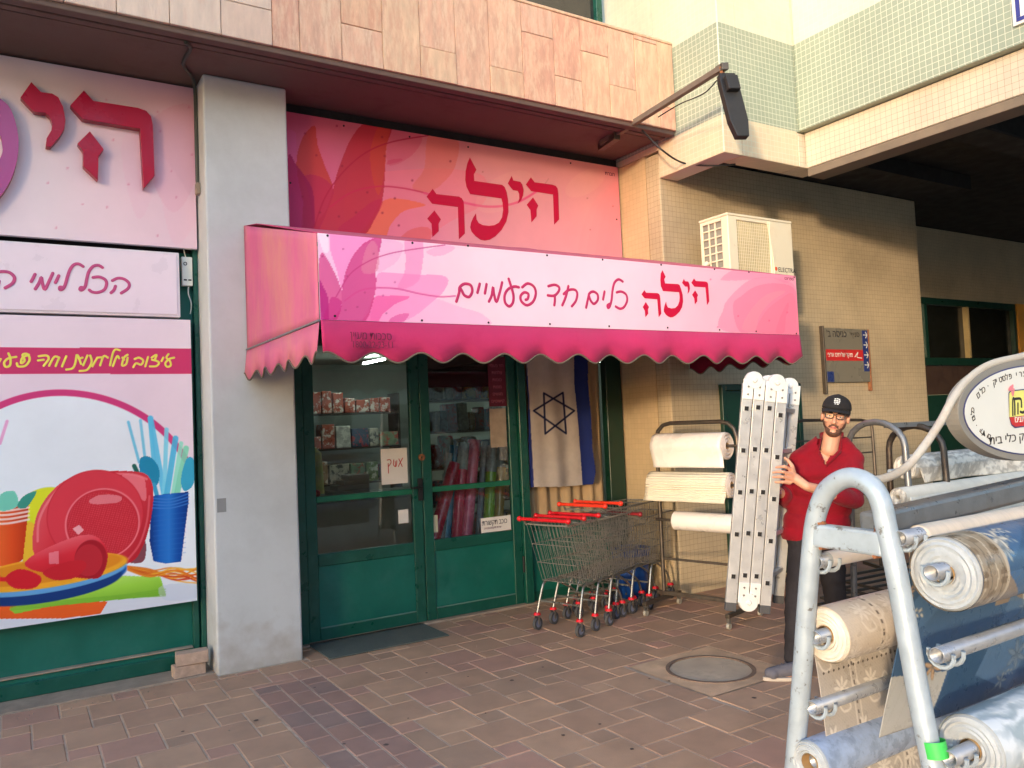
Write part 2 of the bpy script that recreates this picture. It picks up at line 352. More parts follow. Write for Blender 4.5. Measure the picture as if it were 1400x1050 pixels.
m_glass_up = mk('dark_window_glass', lin((46, 46, 42)), .08, var=.05, bump=0, spec=.9)
m_sign = mk('printed_panel', (1, 1, 1), .5, var=.05, scale=2.5, bump=.03, bscale=9, vcol=True, spec=.22)
m_print = mk('printed_paper', (1, 1, 1), .7, var=.03, bump=.05, vcol=True, spec=.3)
m_cloth_print = mk('printed_cloth', (1, 1, 1), .85, var=.08, scale=20, bump=.3, bscale=300, vcol=True, spec=.2)
m_red_letter = mk('crimson_vinyl', lin((196, 22, 62)), .6, spec=.15, var=.04, bump=0)
m_red_let3 = mk('crimson_letter_acrylic', lin((172, 4, 46)), .3, var=.04, bump=0, spec=.3)
m_purple_let = mk('purple_letter_acrylic', lin((170, 60, 128)), .2, var=.05, bump=0)
m_let_side = mk('letter_side', lin((150, 20, 52)), .35, var=.05, bump=0)
m_script = mk('script_vinyl', lin((192, 40, 96)), .4, var=.04, bump=0)
m_script2 = mk('script_vinyl_soft', lin((196, 72, 122)), .4, var=.04, bump=0)
m_yellow = mk('yellow_vinyl', lin((238, 222, 84)), .4, var=.04, bump=0)
m_ink = mk('black_ink', lin((38, 34, 40)), .6, var=.05, bump=0)
m_inkp = mk('faded_ink', lin((112, 26, 62)), .7, var=.05, bump=0)
m_white = mk('white_paint', lin((226, 224, 214)), .45, var=.05, bump=.05)
m_whiteb = mk('white_board', lin((236, 222, 226)), .4, var=.04, bump=.03)
m_paper = mk('white_paper', lin((230, 222, 212)), .8, var=.04, bump=.1)
m_steel = mk('bare_steel', lin((150, 148, 142)), .35, metal=.85, var=.2, scale=30, bump=.1)
m_darksteel = mk('dark_steel', lin((88, 80, 72)), .42, metal=.6, var=.25, scale=20, bump=.1, dirt=lin((110, 78, 58)), dirt_amt=.4)
m_galv = mk('pale_blue_galvanised', lin((176, 188, 196)), .42, metal=.25, var=.12, scale=18, bump=.15, bscale=60, dirt=lin((110, 104, 98)), dirt_amt=.85, dirt_scale=26, dirt_lo=.585, dirt_hi=.64)
m_galv2 = mk('grey_galvanised', lin((128, 130, 132)), .36, metal=.5, var=.18, scale=14, bump=.1, bscale=60, dirt=lin((100, 92, 84)), dirt_amt=.4, dirt_scale=9)
m_rust = mk('rust', lin((142, 92, 60)), .85, var=.35, scale=30, bump=.4)
m_alu = mk('aluminium', lin((196, 196, 194)), .38, metal=.45, var=.08, scale=14, bump=.06, dirt=lin((150, 150, 148)), dirt_amt=.5, dirt_scale=40, dirt_lo=.6, dirt_hi=.68)
m_blackp = mk('black_plastic', lin((34, 33, 34)), .5, var=.1, bump=.1)
m_rubber = mk('grey_rubber', lin((70, 70, 72)), .7, var=.15, bump=.1)
m_redp = mk('red_plastic', lin((206, 24, 34)), .35, var=.1, bump=.05)
m_orangep = mk('orange_red_plastic', lin((232, 58, 34)), .35, var=.1, bump=.05)
m_bluep = mk('blue_plastic', lin((20, 72, 150)), .4, var=.1, bump=.05)
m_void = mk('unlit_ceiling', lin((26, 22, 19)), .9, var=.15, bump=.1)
m_lamp = mk('lit_tube', (1, 1, 1), .5, var=0, bump=0, emit=(.85, 1, .95), emit_s=5.5)

# ------------------------------------------------------------------ ground and paving
g = MB().box(-150, 150, -150, 150, -.4, -.0045).build('ground', m_joint); tag(g, kind='structure')
pave = bpy.data.objects.new('pavement', None); COL.objects.link(pave); tag(pave, kind='structure')
U = .147; OX = .2205-2*U; OY = 4.684
stones = []                                    # (x0,x1,y0,y1,material)
rng = random.Random(3)
MHX, MHY = 3.69, 3.70
def clipped(x0, x1, y0, y1):
    out = []
    def sub(r, h):                             # rectangle minus rectangle
        a0, a1, b0, b1 = r; c0, c1, d0, d1 = h
        if c0 >= a1 or c1 <= a0 or d0 >= b1 or d1 <= b0: return [r]
        res = []
        if a0 < c0: res.append((a0, c0, b0, b1)); a0 = c0
        if a1 > c1: res.append((c1, a1, b0, b1)); a1 = c1
        if b0 < d0: res.append((a0, a1, b0, d0))
        if b1 > d1: res.append((a0, a1, d1, b1))
        return res
    rs = [(x0, x1, y0, y1)]
    for h in ((1.255, 1.70, -3, 5.205), (MHX-.36, MHX+.36, MHY-.36, MHY+.36), (-9, 1.14, 5.72, 9), (1.14, 1.74, 5.63, 9), (1.74, 5.02, 5.93, 9), (4.99, 9.03, 5.31, 9), (-9, 30, 6.4, 40)):
        rs = [q for r in rs for q in sub(r, h)]
    return [r for r in rs if r[1]-r[0] > .03 and r[3]-r[2] > .03]
for i in range(-40, 60):
    for j in range(-60, 60):
        bx0 = OX+U*(2*i-j); by0 = OY+U*(i+2*j)
        if not (-1.2 < bx0 < 9.2 and .8 < by0 < 6.5): continue
        for (x0, x1, y0, y1) in ((bx0, bx0+2*U, by0, by0+2*U), (bx0+2*U, bx0+3*U, by0, by0+U)):
            mt = rng.choices(m_pav, (6, 3, 4, 3, .35))[0]
            for r in clipped(x0, x1, y0, y1): stones.append((*r, mt))
for c in range(3):                             # dark band that runs out from the pillar
    y = -1.0+c*.11
    while y < 5.2:
        y2 = min(y+.225, 5.2); stones.append((1.255+c*.1485, 1.255+(c+1)*.1485, y, y2, rng.choice(m_band))); y = y2
def px_of(x, y, z=0.):
    a, b = proj(np.array([[x, y, z]])); return a[0], b[0]
vis = []
for s_ in stones:
    cx, cy = (s_[0]+s_[1])/2, (s_[2]+s_[3])/2; f = (np.array([cx, cy, 0])-CP)@CM[2]
    if f < .8: vis.append((9e9, s_)); continue
    a, b = px_of(cx, cy); inn = -60 < a < 1460 and b < 1110
    vis.append((f if inn else 1e6+f, s_))
vis.sort(key=lambda t: t[0])
def stone_mesh(mb, s_, tilt=True):
    x0, x1, y0, y1, _ = s_; gj = .0036; h = rng.uniform(-.0012, .0012); e = .0045
    x0 += gj+rng.uniform(0, .0012); x1 -= gj; y0 += gj; y1 -= gj+rng.uniform(0, .0012)
    v = [(x0, y0, -.03), (x1, y0, -.03), (x1, y1, -.03), (x0, y1, -.03), (x0, y0, h-.004), (x1, y0, h-.004), (x1, y1, h-.004), (x0, y1, h-.004)]
    t = [rng.uniform(-.001, .001) for _ in range(4)]
    v += [(x0+e, y0+e, h+t[0]), (x1-e, y0+e, h+t[1]), (x1-e, y1-e, h+t[2]), (x0+e, y1-e, h+t[3])]
    mb.add(v, [(0, 1, 5, 4), (1, 2, 6, 5), (2, 3, 7, 6), (3, 0, 4, 7), (4, 5, 9, 8), (5, 6, 10, 9), (6, 7, 11, 10), (7, 4, 8, 11), (8, 9, 10, 11)])
rest = {}
for k, (_, s_) in enumerate(vis):
    if k < 300:
        mb = MB(); stone_mesh(mb, s_); mb.build('paving_stone', s_[4], pave)
    else: stone_mesh(rest.setdefault(s_[4].name, MB()), s_)
jb = MB(); mats_l = list(rest)
o_rest = None; me_all = bpy.data.meshes.new('paving_stones'); V = []; F = []; MI = []
for mi, k in enumerate(mats_l):
    n = len(V); V += rest[k].v; F += [tuple(i+n for i in f) for f in rest[k].f]; MI += [mi]*len(rest[k].f)
me_all.from_pydata(V, [], F)
for k in mats_l: me_all.materials.append(bpy.data.materials[k])
me_all.polygons.foreach_set('material_index', MI)
o_rest = bpy.data.objects.new('paving_stones', me_all); COL.objects.link(o_rest); o_rest.parent = pave; o_rest['kind'] = 'stuff'
# dark gum spots and crumbs
gq = MB()
for gx, gy in ((583, 920), (640, 925), (664, 975), (558, 982), (742, 912), (888, 928), (915, 931), (1031, 954), (864, 1024), (470, 1017), (528, 1018), (700, 930), (820, 990), (770, 1005), (350, 985), (250, 1000), (430, 940)):
    g0 = onZ(.0025, gx, gy); n_ = 9; r0 = rng.uniform(.006, .015); gq.add([(g0.x+r0*rng.uniform(.7, 1.2)*math.cos(6.283*k/n_), g0.y+r0*rng.uniform(.7, 1.2)*math.sin(6.283*k/n_), .0032) for k in range(n_)], [tuple(range(n_))])
o = gq.build('gum_spots', mk('old_gum', lin((88, 72, 64)), .9), pave); o['kind'] = 'stuff'
gq = MB()
for k in range(260):
    gx = rng.uniform(-.2, 5.0); gy = (5.70 if gx < 1.14 else 5.62 if gx < 1.72 else 5.92)-abs(rng.gauss(0, .09)); 
    if rng.random() < .3: gx, gy = rng.uniform(-.2, 4.5), rng.uniform(2.6, 5.6)
    gq.sphere((gx, gy, .003), rng.uniform(.002, .0055), 5, 3, (1, rng.uniform(.5, 1), .6))
o = gq.build('grit', mk('grit', lin((150, 132, 112)), .9, var=.4, scale=40), pave); o['kind'] = 'stuff'
# mortar strip under the shop fronts
MB().box(-3, 1.14, 5.725, 6.02, -.03, .006).build('mortar_strip', m_conc, pave, bevel=.004)
MB().box(1.74, 4.99, 5.935, 6.02, -.03, .012).build('mortar_strip', m_conc, pave, bevel=.004)
# manhole set in a cement square
mh = thing('manhole_cover', 'round grey concrete manhole cover set in a square of cement in the paving', 'manhole cover', (MHX, MHY, 0))
mb = MB(); n = 40
ci = [(MHX+.275*math.cos(2*math.pi*k/n), MHY+.275*math.sin(2*math.pi*k/n), .002) for k in range(n)]
sq = []
for k in range(n):
    a = 2*math.pi*k/n; c, s_ = math.cos(a), math.sin(a); q = .357/max(abs(c), abs(s_)); sq.append((MHX+q*c, MHY+q*s_, .001))
mb.add(ci+sq, [(k, (k+1) % n, n+(k+1) % n, n+k) for k in range(n)]); mb.build('cement_surround', mk('manhole_cement', lin((204, 168, 134)), .9, var=.22, scale=7, bump=.5, bscale=100, dirt=lin((140, 118, 100)), dirt_amt=.5), mh)
m_rim = mk('rusty_rim', lin((122, 100, 84)), .8, var=.3, scale=30, bump=.4)
MB().ring((MHX, MHY, -.004), (0, 0, 1), .252, .276, .02, 48).build('rim', m_rim, mh, smooth=True)
m_mh = mk('manhole_concrete', lin((190, 170, 146)), .85, var=.25, scale=12, bump=.5, bscale=150, dirt=lin((140, 124, 110)), dirt_amt=.6)
MB().cyl((MHX, MHY, -.02), (MHX, MHY, .001), .25, n=48).build('lid', m_mh, mh, bevel=.003)

# ------------------------------------------------------------------ building mass, pillar, canopy slab
def single(o, label, cat, group=None): return tag(o, label, cat, group)
single(bx('pillar', m_plaster, None, 1.14, 1.716, 5.65, 6.1, -.01, 4.08, bevel=.016, seg=3), 'wide pale grey plastered pillar between the shop and the poster wall', 'pillar')
pz = bpy.data.objects['pillar']; q = MB().box(1.163, 1.222, 5.6485, 5.6497, 1.075, 1.168).build('grey_patch', mk('grey_patch', lin((138, 138, 138)), .85), None); q.parent = pz
wl = thing('shop_wall', 'building wall behind the signs and above the shop door under the canopy', 'wall', (0, 6.2, 0))
bx('wall_left', m_black, wl, -6, 1.14, 6.06, 6.3, 2.3, 4.08, 0)
bx('wall_right', m_black, wl, 1.72, 5.3, 6.06, 6.3, 2.28, 4.08, 0)
bx('wall_infill', m_black, wl, 1.716, 1.90, 6.09, 6.3, 0, 2.28, 0)
balc = thing('balcony', 'stone clad balcony front of pink travertine slabs above the shop signs', 'balcony', (2, 5.07, 4.09))
bx('core', m_conc, balc, -6, 4.985, 5.10, 5.30, 4.10, 4.85, 0)
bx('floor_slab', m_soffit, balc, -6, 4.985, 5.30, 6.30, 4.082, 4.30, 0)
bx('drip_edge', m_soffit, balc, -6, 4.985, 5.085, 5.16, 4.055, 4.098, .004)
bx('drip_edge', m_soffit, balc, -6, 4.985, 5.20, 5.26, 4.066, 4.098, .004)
bx('coping', m_stone[3], balc, -6, 4.99, 5.06, 5.32, 4.861, 4.885, .004)
xs = [-.95, -.62, -.32, -.02, .28, .55, .84, 1.14, 1.46, 1.64, 1.93, 2.23, 2.52, 2.81, 3.10, 3.40, 3.70, 3.97, 4.26, 4.55, 4.81, 4.99]
splits = [None, .6, .3, .7, None, .35, .65, .3, None, .58, .34, .75, .30, .92, .26, .7, .32, .66, .36, .95, .25]
for i in range(len(xs)-1):
    a, b = xs[i]+.002, xs[i+1]-.002; zz = [4.092, 4.860]
    if splits[i]: zz.insert(1, 4.092+.768*splits[i])
    for k in range(len(zz)-1):
        mt = rng.choice(m_pale) if b < 1.47 else rng.choice(m_stone)
        py = 5.066+rng.uniform(-.003, .003)-(.006 if b < 1.47 else 0)
        MB().box(a, b, py, 5.099, zz[k]+(.002 if k else 0), zz[k+1]-.002).build('stone_slab', mt, balc, bevel=.003, seg=1)
bxl = -6
MB().box(-6, -.952, 5.068, 5.099, 4.092, 4.86).build('stone_slab', m_pale[0], balc)

# upper window behind the balcony
uw = thing('upper_window', 'dark green framed window above the pink stone balcony', 'window', (3.5, 5.95, 4.9))
bx('pane', m_glass_up, uw, 1.2, 4.86, 5.97, 5.98, 4.88, 7.2, 0)
for a, b in ((4.86, 4.93), (2.95, 3.02), (1.14, 1.2)): bx('post', m_green2, uw, a, b, 5.92, 6.0, 4.88, 7.2, .004)
MB().box(1.2, 2.95, 5.925, 5.99, 4.885, 4.95).build('rail', m_green2, uw, bevel=.004)
MB().box(3.02, 4.86, 5.925, 5.99, 4.885, 4.95).build('rail', m_green2, uw, bevel=.004)
uwl = MB().box(-6, 1.139, 5.9, 6.2, 4.885, 8).build('upper_wall', m_tile_up, None); tag(uwl, 'cream tiled upper wall beside the balcony window', 'wall')

# tiled bay and passage beams
bay = thing('tiled_bay', 'upper bay clad in small cream and pale green tiles above the air conditioner', 'building', (5, 5, 4))
bx('side_face', m_tile_up, bay, 5.0, 5.22, 4.54, 5.32, 3.74, 8, .008, 2)
bx('upper_side', m_tile_up, bay, 5.003, 5.22, 5.325, 6.4, 4.0, 8, .002)
bx('front_face', m_tile_up, bay, 5.223, 5.947, 4.543, 4.76, 3.742, 8, .008, 2)
bx('passage_face', m_tile_up, bay, 5.95, 6.30, -3, 4.535, 4.057, 8, .008, 2)
bx('front_end', m_tile_up, bay, 5.95, 6.30, 4.54, 4.76, 4.057, 8, .002)
bx('beam_end', m_tile_strip, bay, 5.95, 6.26, 4.543, 4.76, 3.742, 4.05, .008, 2)
bx('lower_beam', m_tile_strip, bay, 6.03, 6.26, -3, 4.538, 3.735, 4.054, .008, 2)
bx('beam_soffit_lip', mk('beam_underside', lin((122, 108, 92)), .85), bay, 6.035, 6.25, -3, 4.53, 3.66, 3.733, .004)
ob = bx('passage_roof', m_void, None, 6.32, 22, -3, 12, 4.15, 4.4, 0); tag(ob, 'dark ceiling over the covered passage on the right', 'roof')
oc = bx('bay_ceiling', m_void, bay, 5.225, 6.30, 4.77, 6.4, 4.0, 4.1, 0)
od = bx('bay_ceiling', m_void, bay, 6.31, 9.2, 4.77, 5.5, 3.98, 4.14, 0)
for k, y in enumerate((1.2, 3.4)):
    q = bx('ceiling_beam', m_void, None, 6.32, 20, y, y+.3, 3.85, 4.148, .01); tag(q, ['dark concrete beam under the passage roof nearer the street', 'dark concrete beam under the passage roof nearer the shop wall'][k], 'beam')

# tiled pier: left face at X=5, street face at Y=5.32
pier = thing('tiled_wall', 'cream mosaic tiled wall that carries the air conditioner and the arrow sign', 'wall', (5, 5.32, 0))
bx('street_face', m_tile_wall, pier, 5.0, 9.0, 5.32, 5.5, -.01, 3.975, .012, 2)
bx('side_face', m_tile_pier, pier, 5.003, 5.2, 5.505, 6.25, -.01, 3.995, 0)
bx('return_face', m_tile_wall, pier, 8.8, 8.998, 5.505, 6.5, -.01, 4.15, 0)
mb = MB()
hd = []
mb.box(9.0, 22, 6.5, 6.7, 3.12, 4.14)
pw = mb.build('passage_wall', m_tile_wall, None); tag(pw, 'shaded tiled wall above the passage windows', 'wall')
# far window wall in the passage
fw = thing('passage_window', 'dark green window wall with transom inside the covered passage', 'window', (11, 6.55, 0))
bx('top_rail', m_dkgreen, fw, 9.0, 14.2, 6.48, 6.6, 3.02, 3.118, .005)
bx('transom', m_dkgreen, fw, 9.0, 14.2, 6.46, 6.6, 2.14, 2.25, .005)
for x in (9.0, 10.99, 13.46): bx('post', m_dkgreen, fw, x, x+.08, 6.47, 6.6, 2.252, 3.018, .005)
m_lit = mk('lit_post', lin((170, 150, 104)), .5, bump=0)  # lit look of this mullion put into its colour; other posts are dark green
bx('mullion', m_lit, fw, 12.10, 12.15, 6.46, 6.6, 2.252, 3.018, .004)
m_dglass = mk('passage_glass', lin((24, 26, 22)), .1, var=.1, bump=0, spec=.8)
bx('pane', m_dglass, fw, 9.08, 12.095, 6.53, 6.545, 2.252, 3.018, 0); bx('pane', m_dglass, fw, 12.155, 13.455, 6.53, 6.545, 2.252, 3.018, 0)
bx('panel', mk('brown_blind', lin((62, 44, 36)), .7, bump=.1), fw, 9.08, 14.2, 6.52, 6.54, 1.72, 2.138, 0)
bx('panel', m_dkgreen, fw, 9.0, 14.2, 6.5, 6.53, 0, 1.718, .004)
ow = bx('lit_wall', mk('lit_tiles', lin((214, 150, 62)), .6, var=.15, scale=4, bump=.3), None, 13.55, 20, 6.45, 6.7, 0, 3.118, 0); tag(ow, 'tiled wall coloured orange as if lit at the far right end of the passage', 'wall')  # orange base colour stands in for light falling on the tiles
eb = bx('passage_end', m_void, None, 21.8, 22, -3, 12, 0, 4.15, 0); tag(eb, 'dark end wall closing the covered passage', 'wall')
# buildings added unseen behind the camera: block sun and low sky, show in glass
def far_building(x0, x1, y0, y1, h, label, mat):
    r = thing('blocker_building', label, 'building', ((x0+x1)/2, (y0+y1)/2, 0))
    bx('wall', mat, r, x0, x1, y0, y1, 0, h, 0)
    for i in range(int((x1-x0)//3)):
        for j in range(int(h//3)):
            bx('window', m_glass_up, r, x0+1+i*3, x0+2.3+i*3, y1, y1+.03, 1.1+j*3, 2.5+j*3, 0)
m_fb = mk('far_plaster', lin((196, 180, 158)), .8, var=.1, bump=0)
far_building(-60, -30.8, -18, -14, 16, 'unseen plastered building added across the street left of the camera to block the sun', m_fb)
far_building(-24, 50, -26, -18, 8, 'unseen plastered building added across the street behind the camera to block low sky', m_fb)

us = thing('corner_sign', 'white sign with dark blue border at the top right corner of the picture', 'sign', (5.93, 2.2, 4.6))
bx('board', m_white, us, 5.925, 5.949, 1.4, 2.715, 4.185, 5.1, .002)
mb = MB(); mb.box(5.921, 5.9245, 1.42, 2.69, 4.205, 4.232); mb.build('border', mk('border_blue', lin((50, 54, 130)), .5), us); MB().box(5.921, 5.9245, 2.663, 2.69, 4.234, 5.08).build('border', MATS['border_blue'], us)
# ------------------------------------------------------------------ signs on the shop front
def quad_print(name, parent, x0, x1, z0, z1, y, nx, nz, art, mat=None, **k):
    return panel(name, mat or m_sign, parent, np.linspace(x0, x1, nx), np.linspace(z0, z1, nz), y, art, **k)
SG = 5.87
sg = thing('shop_sign', 'large red and peach sign with petals and big crimson lettering above the awning', 'sign', (3.4, SG, 3.3))
bx('backing', m_black, sg, 1.735, 4.985, SG+.003, SG+.05, 2.72, 4.0, 0)
def Z8(l): return [(390+x/5.528, 140+y/5.528) for x, y in l]
def art_big(px, py):
    t = np.clip((px-393)/457, 0, 1)[:, None]; v = np.clip((py-150-(px-393)*.165)/170, 0, 1)[:, None]
    top = np.array([205, 92, 112])*(1-t)+np.array([226, 160, 142])*t; bot = np.array([236, 104, 150])*(1-t)+np.array([250, 178, 168])*t  # upper rows darker: shade of the balcony overhang put into the print
    base = top*(1-v)+bot*v; mid = np.exp(-((t-.62)/.22)**2); base = base*(1-.35*mid)+np.array([240, 186, 156])*.35*mid
    edge = np.clip((t-.9)/.1, 0, 1); base = base*(1-.35*edge)+np.array([232, 110, 128])*.35*edge; base = base*np.array([1., .97, 1.07])
    A = Art(px, py, 0); A.c = base
    A.poly(Z8([(-40, 250), (80, 230), (60, 470), (-20, 500)]), (218, 96, 150), .5)
    A.poly(Z8([(480, 560), (780, 520), (1200, 500), (1500, 560), (1500, 760), (1250, 900), (900, 1100), (500, 1100)]), (244, 120, 138), .45)
    A.poly(Z8([(1090, 240), (1300, 280), (1285, 480), (1200, 600), (1080, 680), (960, 640), (1050, 500)]), (228, 112, 100), .55)
    A.poly(Z8([(780, 470), (880, 450), (985, 370), (1035, 260), (940, 200), (800, 190), (768, 330)]), (216, 84, 116), .5)
    A.poly(Z8([(770, 470), (880, 440), (870, 425), (790, 435)]), (214, 70, 106), .5)
    A.poly(Z8([(540, 1040), (640, 900), (720, 760), (840, 725), (1060, 775), (900, 820), (800, 920), (730, 1060)]), (240, 108, 84), .85)
    A.poly(Z8([(860, 1060), (930, 970), (1060, 940), (1110, 990), (1060, 1060)]), (232, 92, 96), .6)
    A.poly(Z8([(600, 160), (500, 270), (440, 400), (390, 540), (355, 680), (300, 830), (200, 980), (560, 1020), (690, 850), (740, 700), (755, 500), (762, 340), (800, 170)]), (192, 44, 60), .82)
    A.poly(Z8([(700, 190), (640, 420), (700, 700), (750, 520), (768, 330), (790, 190)]), (214, 84, 52), .45)
    A.poly(Z8([(560, 1020), (400, 960), (520, 860), (640, 760), (735, 735), (690, 860)]), (196, 34, 84), .5)
    A.poly(Z8([(225, 180), (150, 235), (100, 350), (85, 470), (105, 620), (135, 760), (125, 980), (230, 980), (330, 790), (362, 650), (300, 480), (245, 320)]), (200, 62, 56), .82)
    A.poly(Z8([(140, 560), (180, 700), (230, 980), (330, 790), (362, 650), (260, 560)]), (184, 28, 92), .45)
    A.poly(Z8([(20, 420), (85, 475), (150, 560), (205, 660), (222, 820), (200, 990), (20, 990)]), (168, 30, 82), .75)
    A.poly(Z8([(20, 600), (90, 680), (130, 800), (120, 990), (20, 990)]), (190, 50, 100), .5)
    A.line(Z8([(220, 940), (300, 720), (430, 535), (600, 385), (800, 300), (1080, 250)]), .9, (182, 30, 66), .8)
    A.line(Z8([(340, 790), (500, 680), (700, 635), (900, 650), (1080, 690)]), 1.1, (206, 40, 84), .75)
    A.line([(580, 264), (610, 272), (634, 277), (660, 282), (684, 282), (706, 277), (722, 269), (736, 260)], 1.6, (236, 82, 128), .85)
    A.line([(736, 260), (746, 250), (750, 244)], .5, (190, 120, 120), .6)
    for cx, cy, rr in ((690, 262, 44), (800, 250, 30)): A.ell(cx, cy, rr, rr*.5, -30, (250, 196, 166), .12)
    for q in range(5): A.poly([(790+q*12, 356), (800+q*11, 300), (822+q*6, 262), (846, 250), (846, 300), (820+q*8, 356)], (244, 140, 150), .14)
    for x, y in ((150, 235), (390, 178), (235, 400), (732, 262), (430, 480), (960, 590), (1248, 445), (620, 680), (535, 832), (405, 862), (858, 930), (262, 832), (130, 712), (752, 405), (828, 725), (734, 835)): A.dot(390+x/5.528, 140+y/5.528, 1.6, (150, 30, 60), .55)
    for x, y in ((745, 202), (803, 271), (838, 282), (616, 220), (660, 235), (807, 314)): A.dot(x, y, 1.1, (170, 90, 90), .5)
    return A.c
quad_print('artwork', sg, 1.735, 4.985, 2.95, 4.0, SG, 500, 190, art_big)
bx('lower_face', mk('peach_board', lin((244, 168, 150)), .4, bump=.02), sg, 1.735, 4.985, SG, SG+.002, 2.72, 2.949, 0)
LET = dict(
    he1=[(22, 412), (80, 338), (115, 388), (330, 412), (358, 428), (375, 458), (380, 500), (388, 765), (332, 820), (322, 512), (75, 480)],
    he1b=[(28, 622), (96, 545), (158, 630), (136, 672), (138, 742), (78, 800), (70, 670)],
    la=[(436, 38), (498, 155), (474, 200), (478, 262), (745, 300), (768, 320), (788, 370), (802, 450), (805, 560), (785, 650), (740, 730), (680, 792), (625, 825), (580, 833), (540, 826), (490, 790), (452, 745), (440, 705), (448, 660), (470, 610), (494, 572), (500, 630), (520, 665), (560, 685), (620, 692), (670, 685), (715, 660), (745, 610), (755, 540), (750, 470), (738, 430), (440, 388), (405, 320), (392, 250), (396, 170), (412, 95)],
    yod=[(836, 214), (852, 258), (918, 270), (936, 295), (950, 350), (945, 400), (925, 450), (895, 478), (910, 430), (908, 385), (895, 358), (850, 350), (828, 325), (800, 285)],
    he2=[(972, 296), (1020, 228), (1055, 275), (1225, 298), (1258, 310), (1275, 335), (1282, 380), (1290, 630), (1243, 680), (1232, 392), (1025, 360)],
    he2b=[(980, 490), (1040, 420), (1090, 498), (1074, 535), (1074, 600), (1026, 658), (1016, 540)])
def flat_letters(parent, name, table, conv, y, mat, depth=.0025):
    mb = MB()
    for k, l in table.items(): mb.prism([onY(y-.001, *conv(a, b)) for a, b in l], (0, -depth, 0))
    return mb.build(name, mat, parent)
for k in ('he1', 'la', 'yod', 'he2'):
    t_ = {q: LET[q] for q in LET if q.startswith(k)}
    flat_letters(sg, 'letter', t_, lambda a, b: (580+a/7, 210+b/7), SG, m_red_letter)
text('small_print', heb('חברת'), m_inkp, sg, onY(SG-.002, 834, 240), (1, 0, 0), (0, 0, 1), .05, align='CENTER')
mb = MB()
for x, y in ((470, 172), (640, 201), (780, 223), (843, 300), (397, 250), (560, 187)): mb.cyl(onY(SG-.004, x, y), onY(SG, x, y), .008, n=8)
mb.build('screws', m_black, sg)
single(bx('gap_shade', m_black, None, 1.73, 4.99, 5.9, 6.05, 4.003, 4.075, 0), 'black strip standing for the shade between the big sign and the canopy soffit', 'shade strip')  # black strip stands in for the shade in this gap

# ---- left: sign board with raised letters
ls = thing('letter_sign', 'pale pink sign board with raised crimson and purple letters at the upper left', 'sign', (0, 5.9, 3.4))
def art_ls(px, py):
    t = np.clip((px-60)/210, 0, 1)[:, None]; v = np.clip((py-75)/250, 0, 1)[:, None]
    base = np.array([232, 214, 220])*(1-t)+np.array([226, 166, 184])*t; base = base*(1-v*.6)+np.array([244, 222, 228])*(v*.6)
    A = Art(px, py, 0); A.c = base
    A.poly([(195, 190), (225, 150), (266, 150), (268, 240), (240, 290), (214, 260)], (222, 130, 160), .22)
    A.poly([(168, 190), (190, 185), (210, 250), (190, 300), (170, 240)], (236, 190, 206), .4)
    A.poly([(215, 210), (255, 260), (268, 300), (240, 335), (222, 280)], (240, 190, 204), .4)
    for x, y in ((610, 195), (905, 265), (1085, 238), (650, 425), (738, 680), (1012, 755), (985, 605), (1102, 510), (905, 975), (388, 588), (275, 672), (920, 375), (615, 812), (475, 795), (322, 930)): A.dot(x/4.2, 90+y/4.2, 1.5, (214, 120, 150), .6)
    return A.c
xl = np.concatenate([np.linspace(-1.4, -.1, 8)[:-1], np.linspace(-.1, 1.125, 150)])
panel('artwork', m_sign, ls, xl, np.linspace(2.91, 4.066, 120), 5.9, art_ls)
bx('board_edge', m_whiteb, ls, -1.4, 1.125, 5.902, 5.94, 2.91, 4.066, 0)
Z3 = lambda a, b: (a/4.2, 90+b/4.2)
L3 = [[(118, 180), (180, 92), (235, 150), (300, 158), (335, 180), (362, 235), (376, 310), (370, 360), (345, 405), (290, 465), (262, 462), (268, 415), (295, 370), (300, 330), (285, 290), (262, 270), (195, 262)],
      [(404, 226), (482, 140), (535, 200), (790, 240), (840, 258), (868, 290), (878, 340), (888, 630), (825, 703), (805, 360), (475, 305)],
      [(446, 445), (516, 375), (595, 478), (566, 520), (562, 655), (478, 575), (478, 490)]]
for l in L3:
    pts = [onY(5.835, *Z3(a, b)) for a, b in l]
    fr = MB().prism(pts, (0, .004, 0)).build('letter', m_red_let3, ls, bevel=.002)
    MB().prism([p+Vector((0, .005, 0)) for p in pts], (0, .058, 0)).build('letter_side', m_let_side, fr).location = (0, 0, 0)
lam = sp2([(-40, 438), (0, 470), (50, 520), (83, 620), (88, 720), (60, 840), (0, 940), (-90, 1015), (-220, 1040), (-330, 980), (-370, 880), (-330, 780), (-300, 860), (-230, 905), (-130, 890), (-50, 830), (6, 745), (10, 690), (-4, 640), (-60, 600), (-420, 560), (-470, 380), (-480, 220), (-430, 100), (-370, 220), (-380, 380)], 4)
pts = [onY(5.835, a/3.5, b/3.5) for a, b in lam]
fr = MB().prism(pts, (0, .004, 0)).build('letter', m_purple_let, ls)
MB().prism([p+Vector((0, .005, 0)) for p in pts], (0, .058, 0)).build('letter_side', m_let_side, fr)
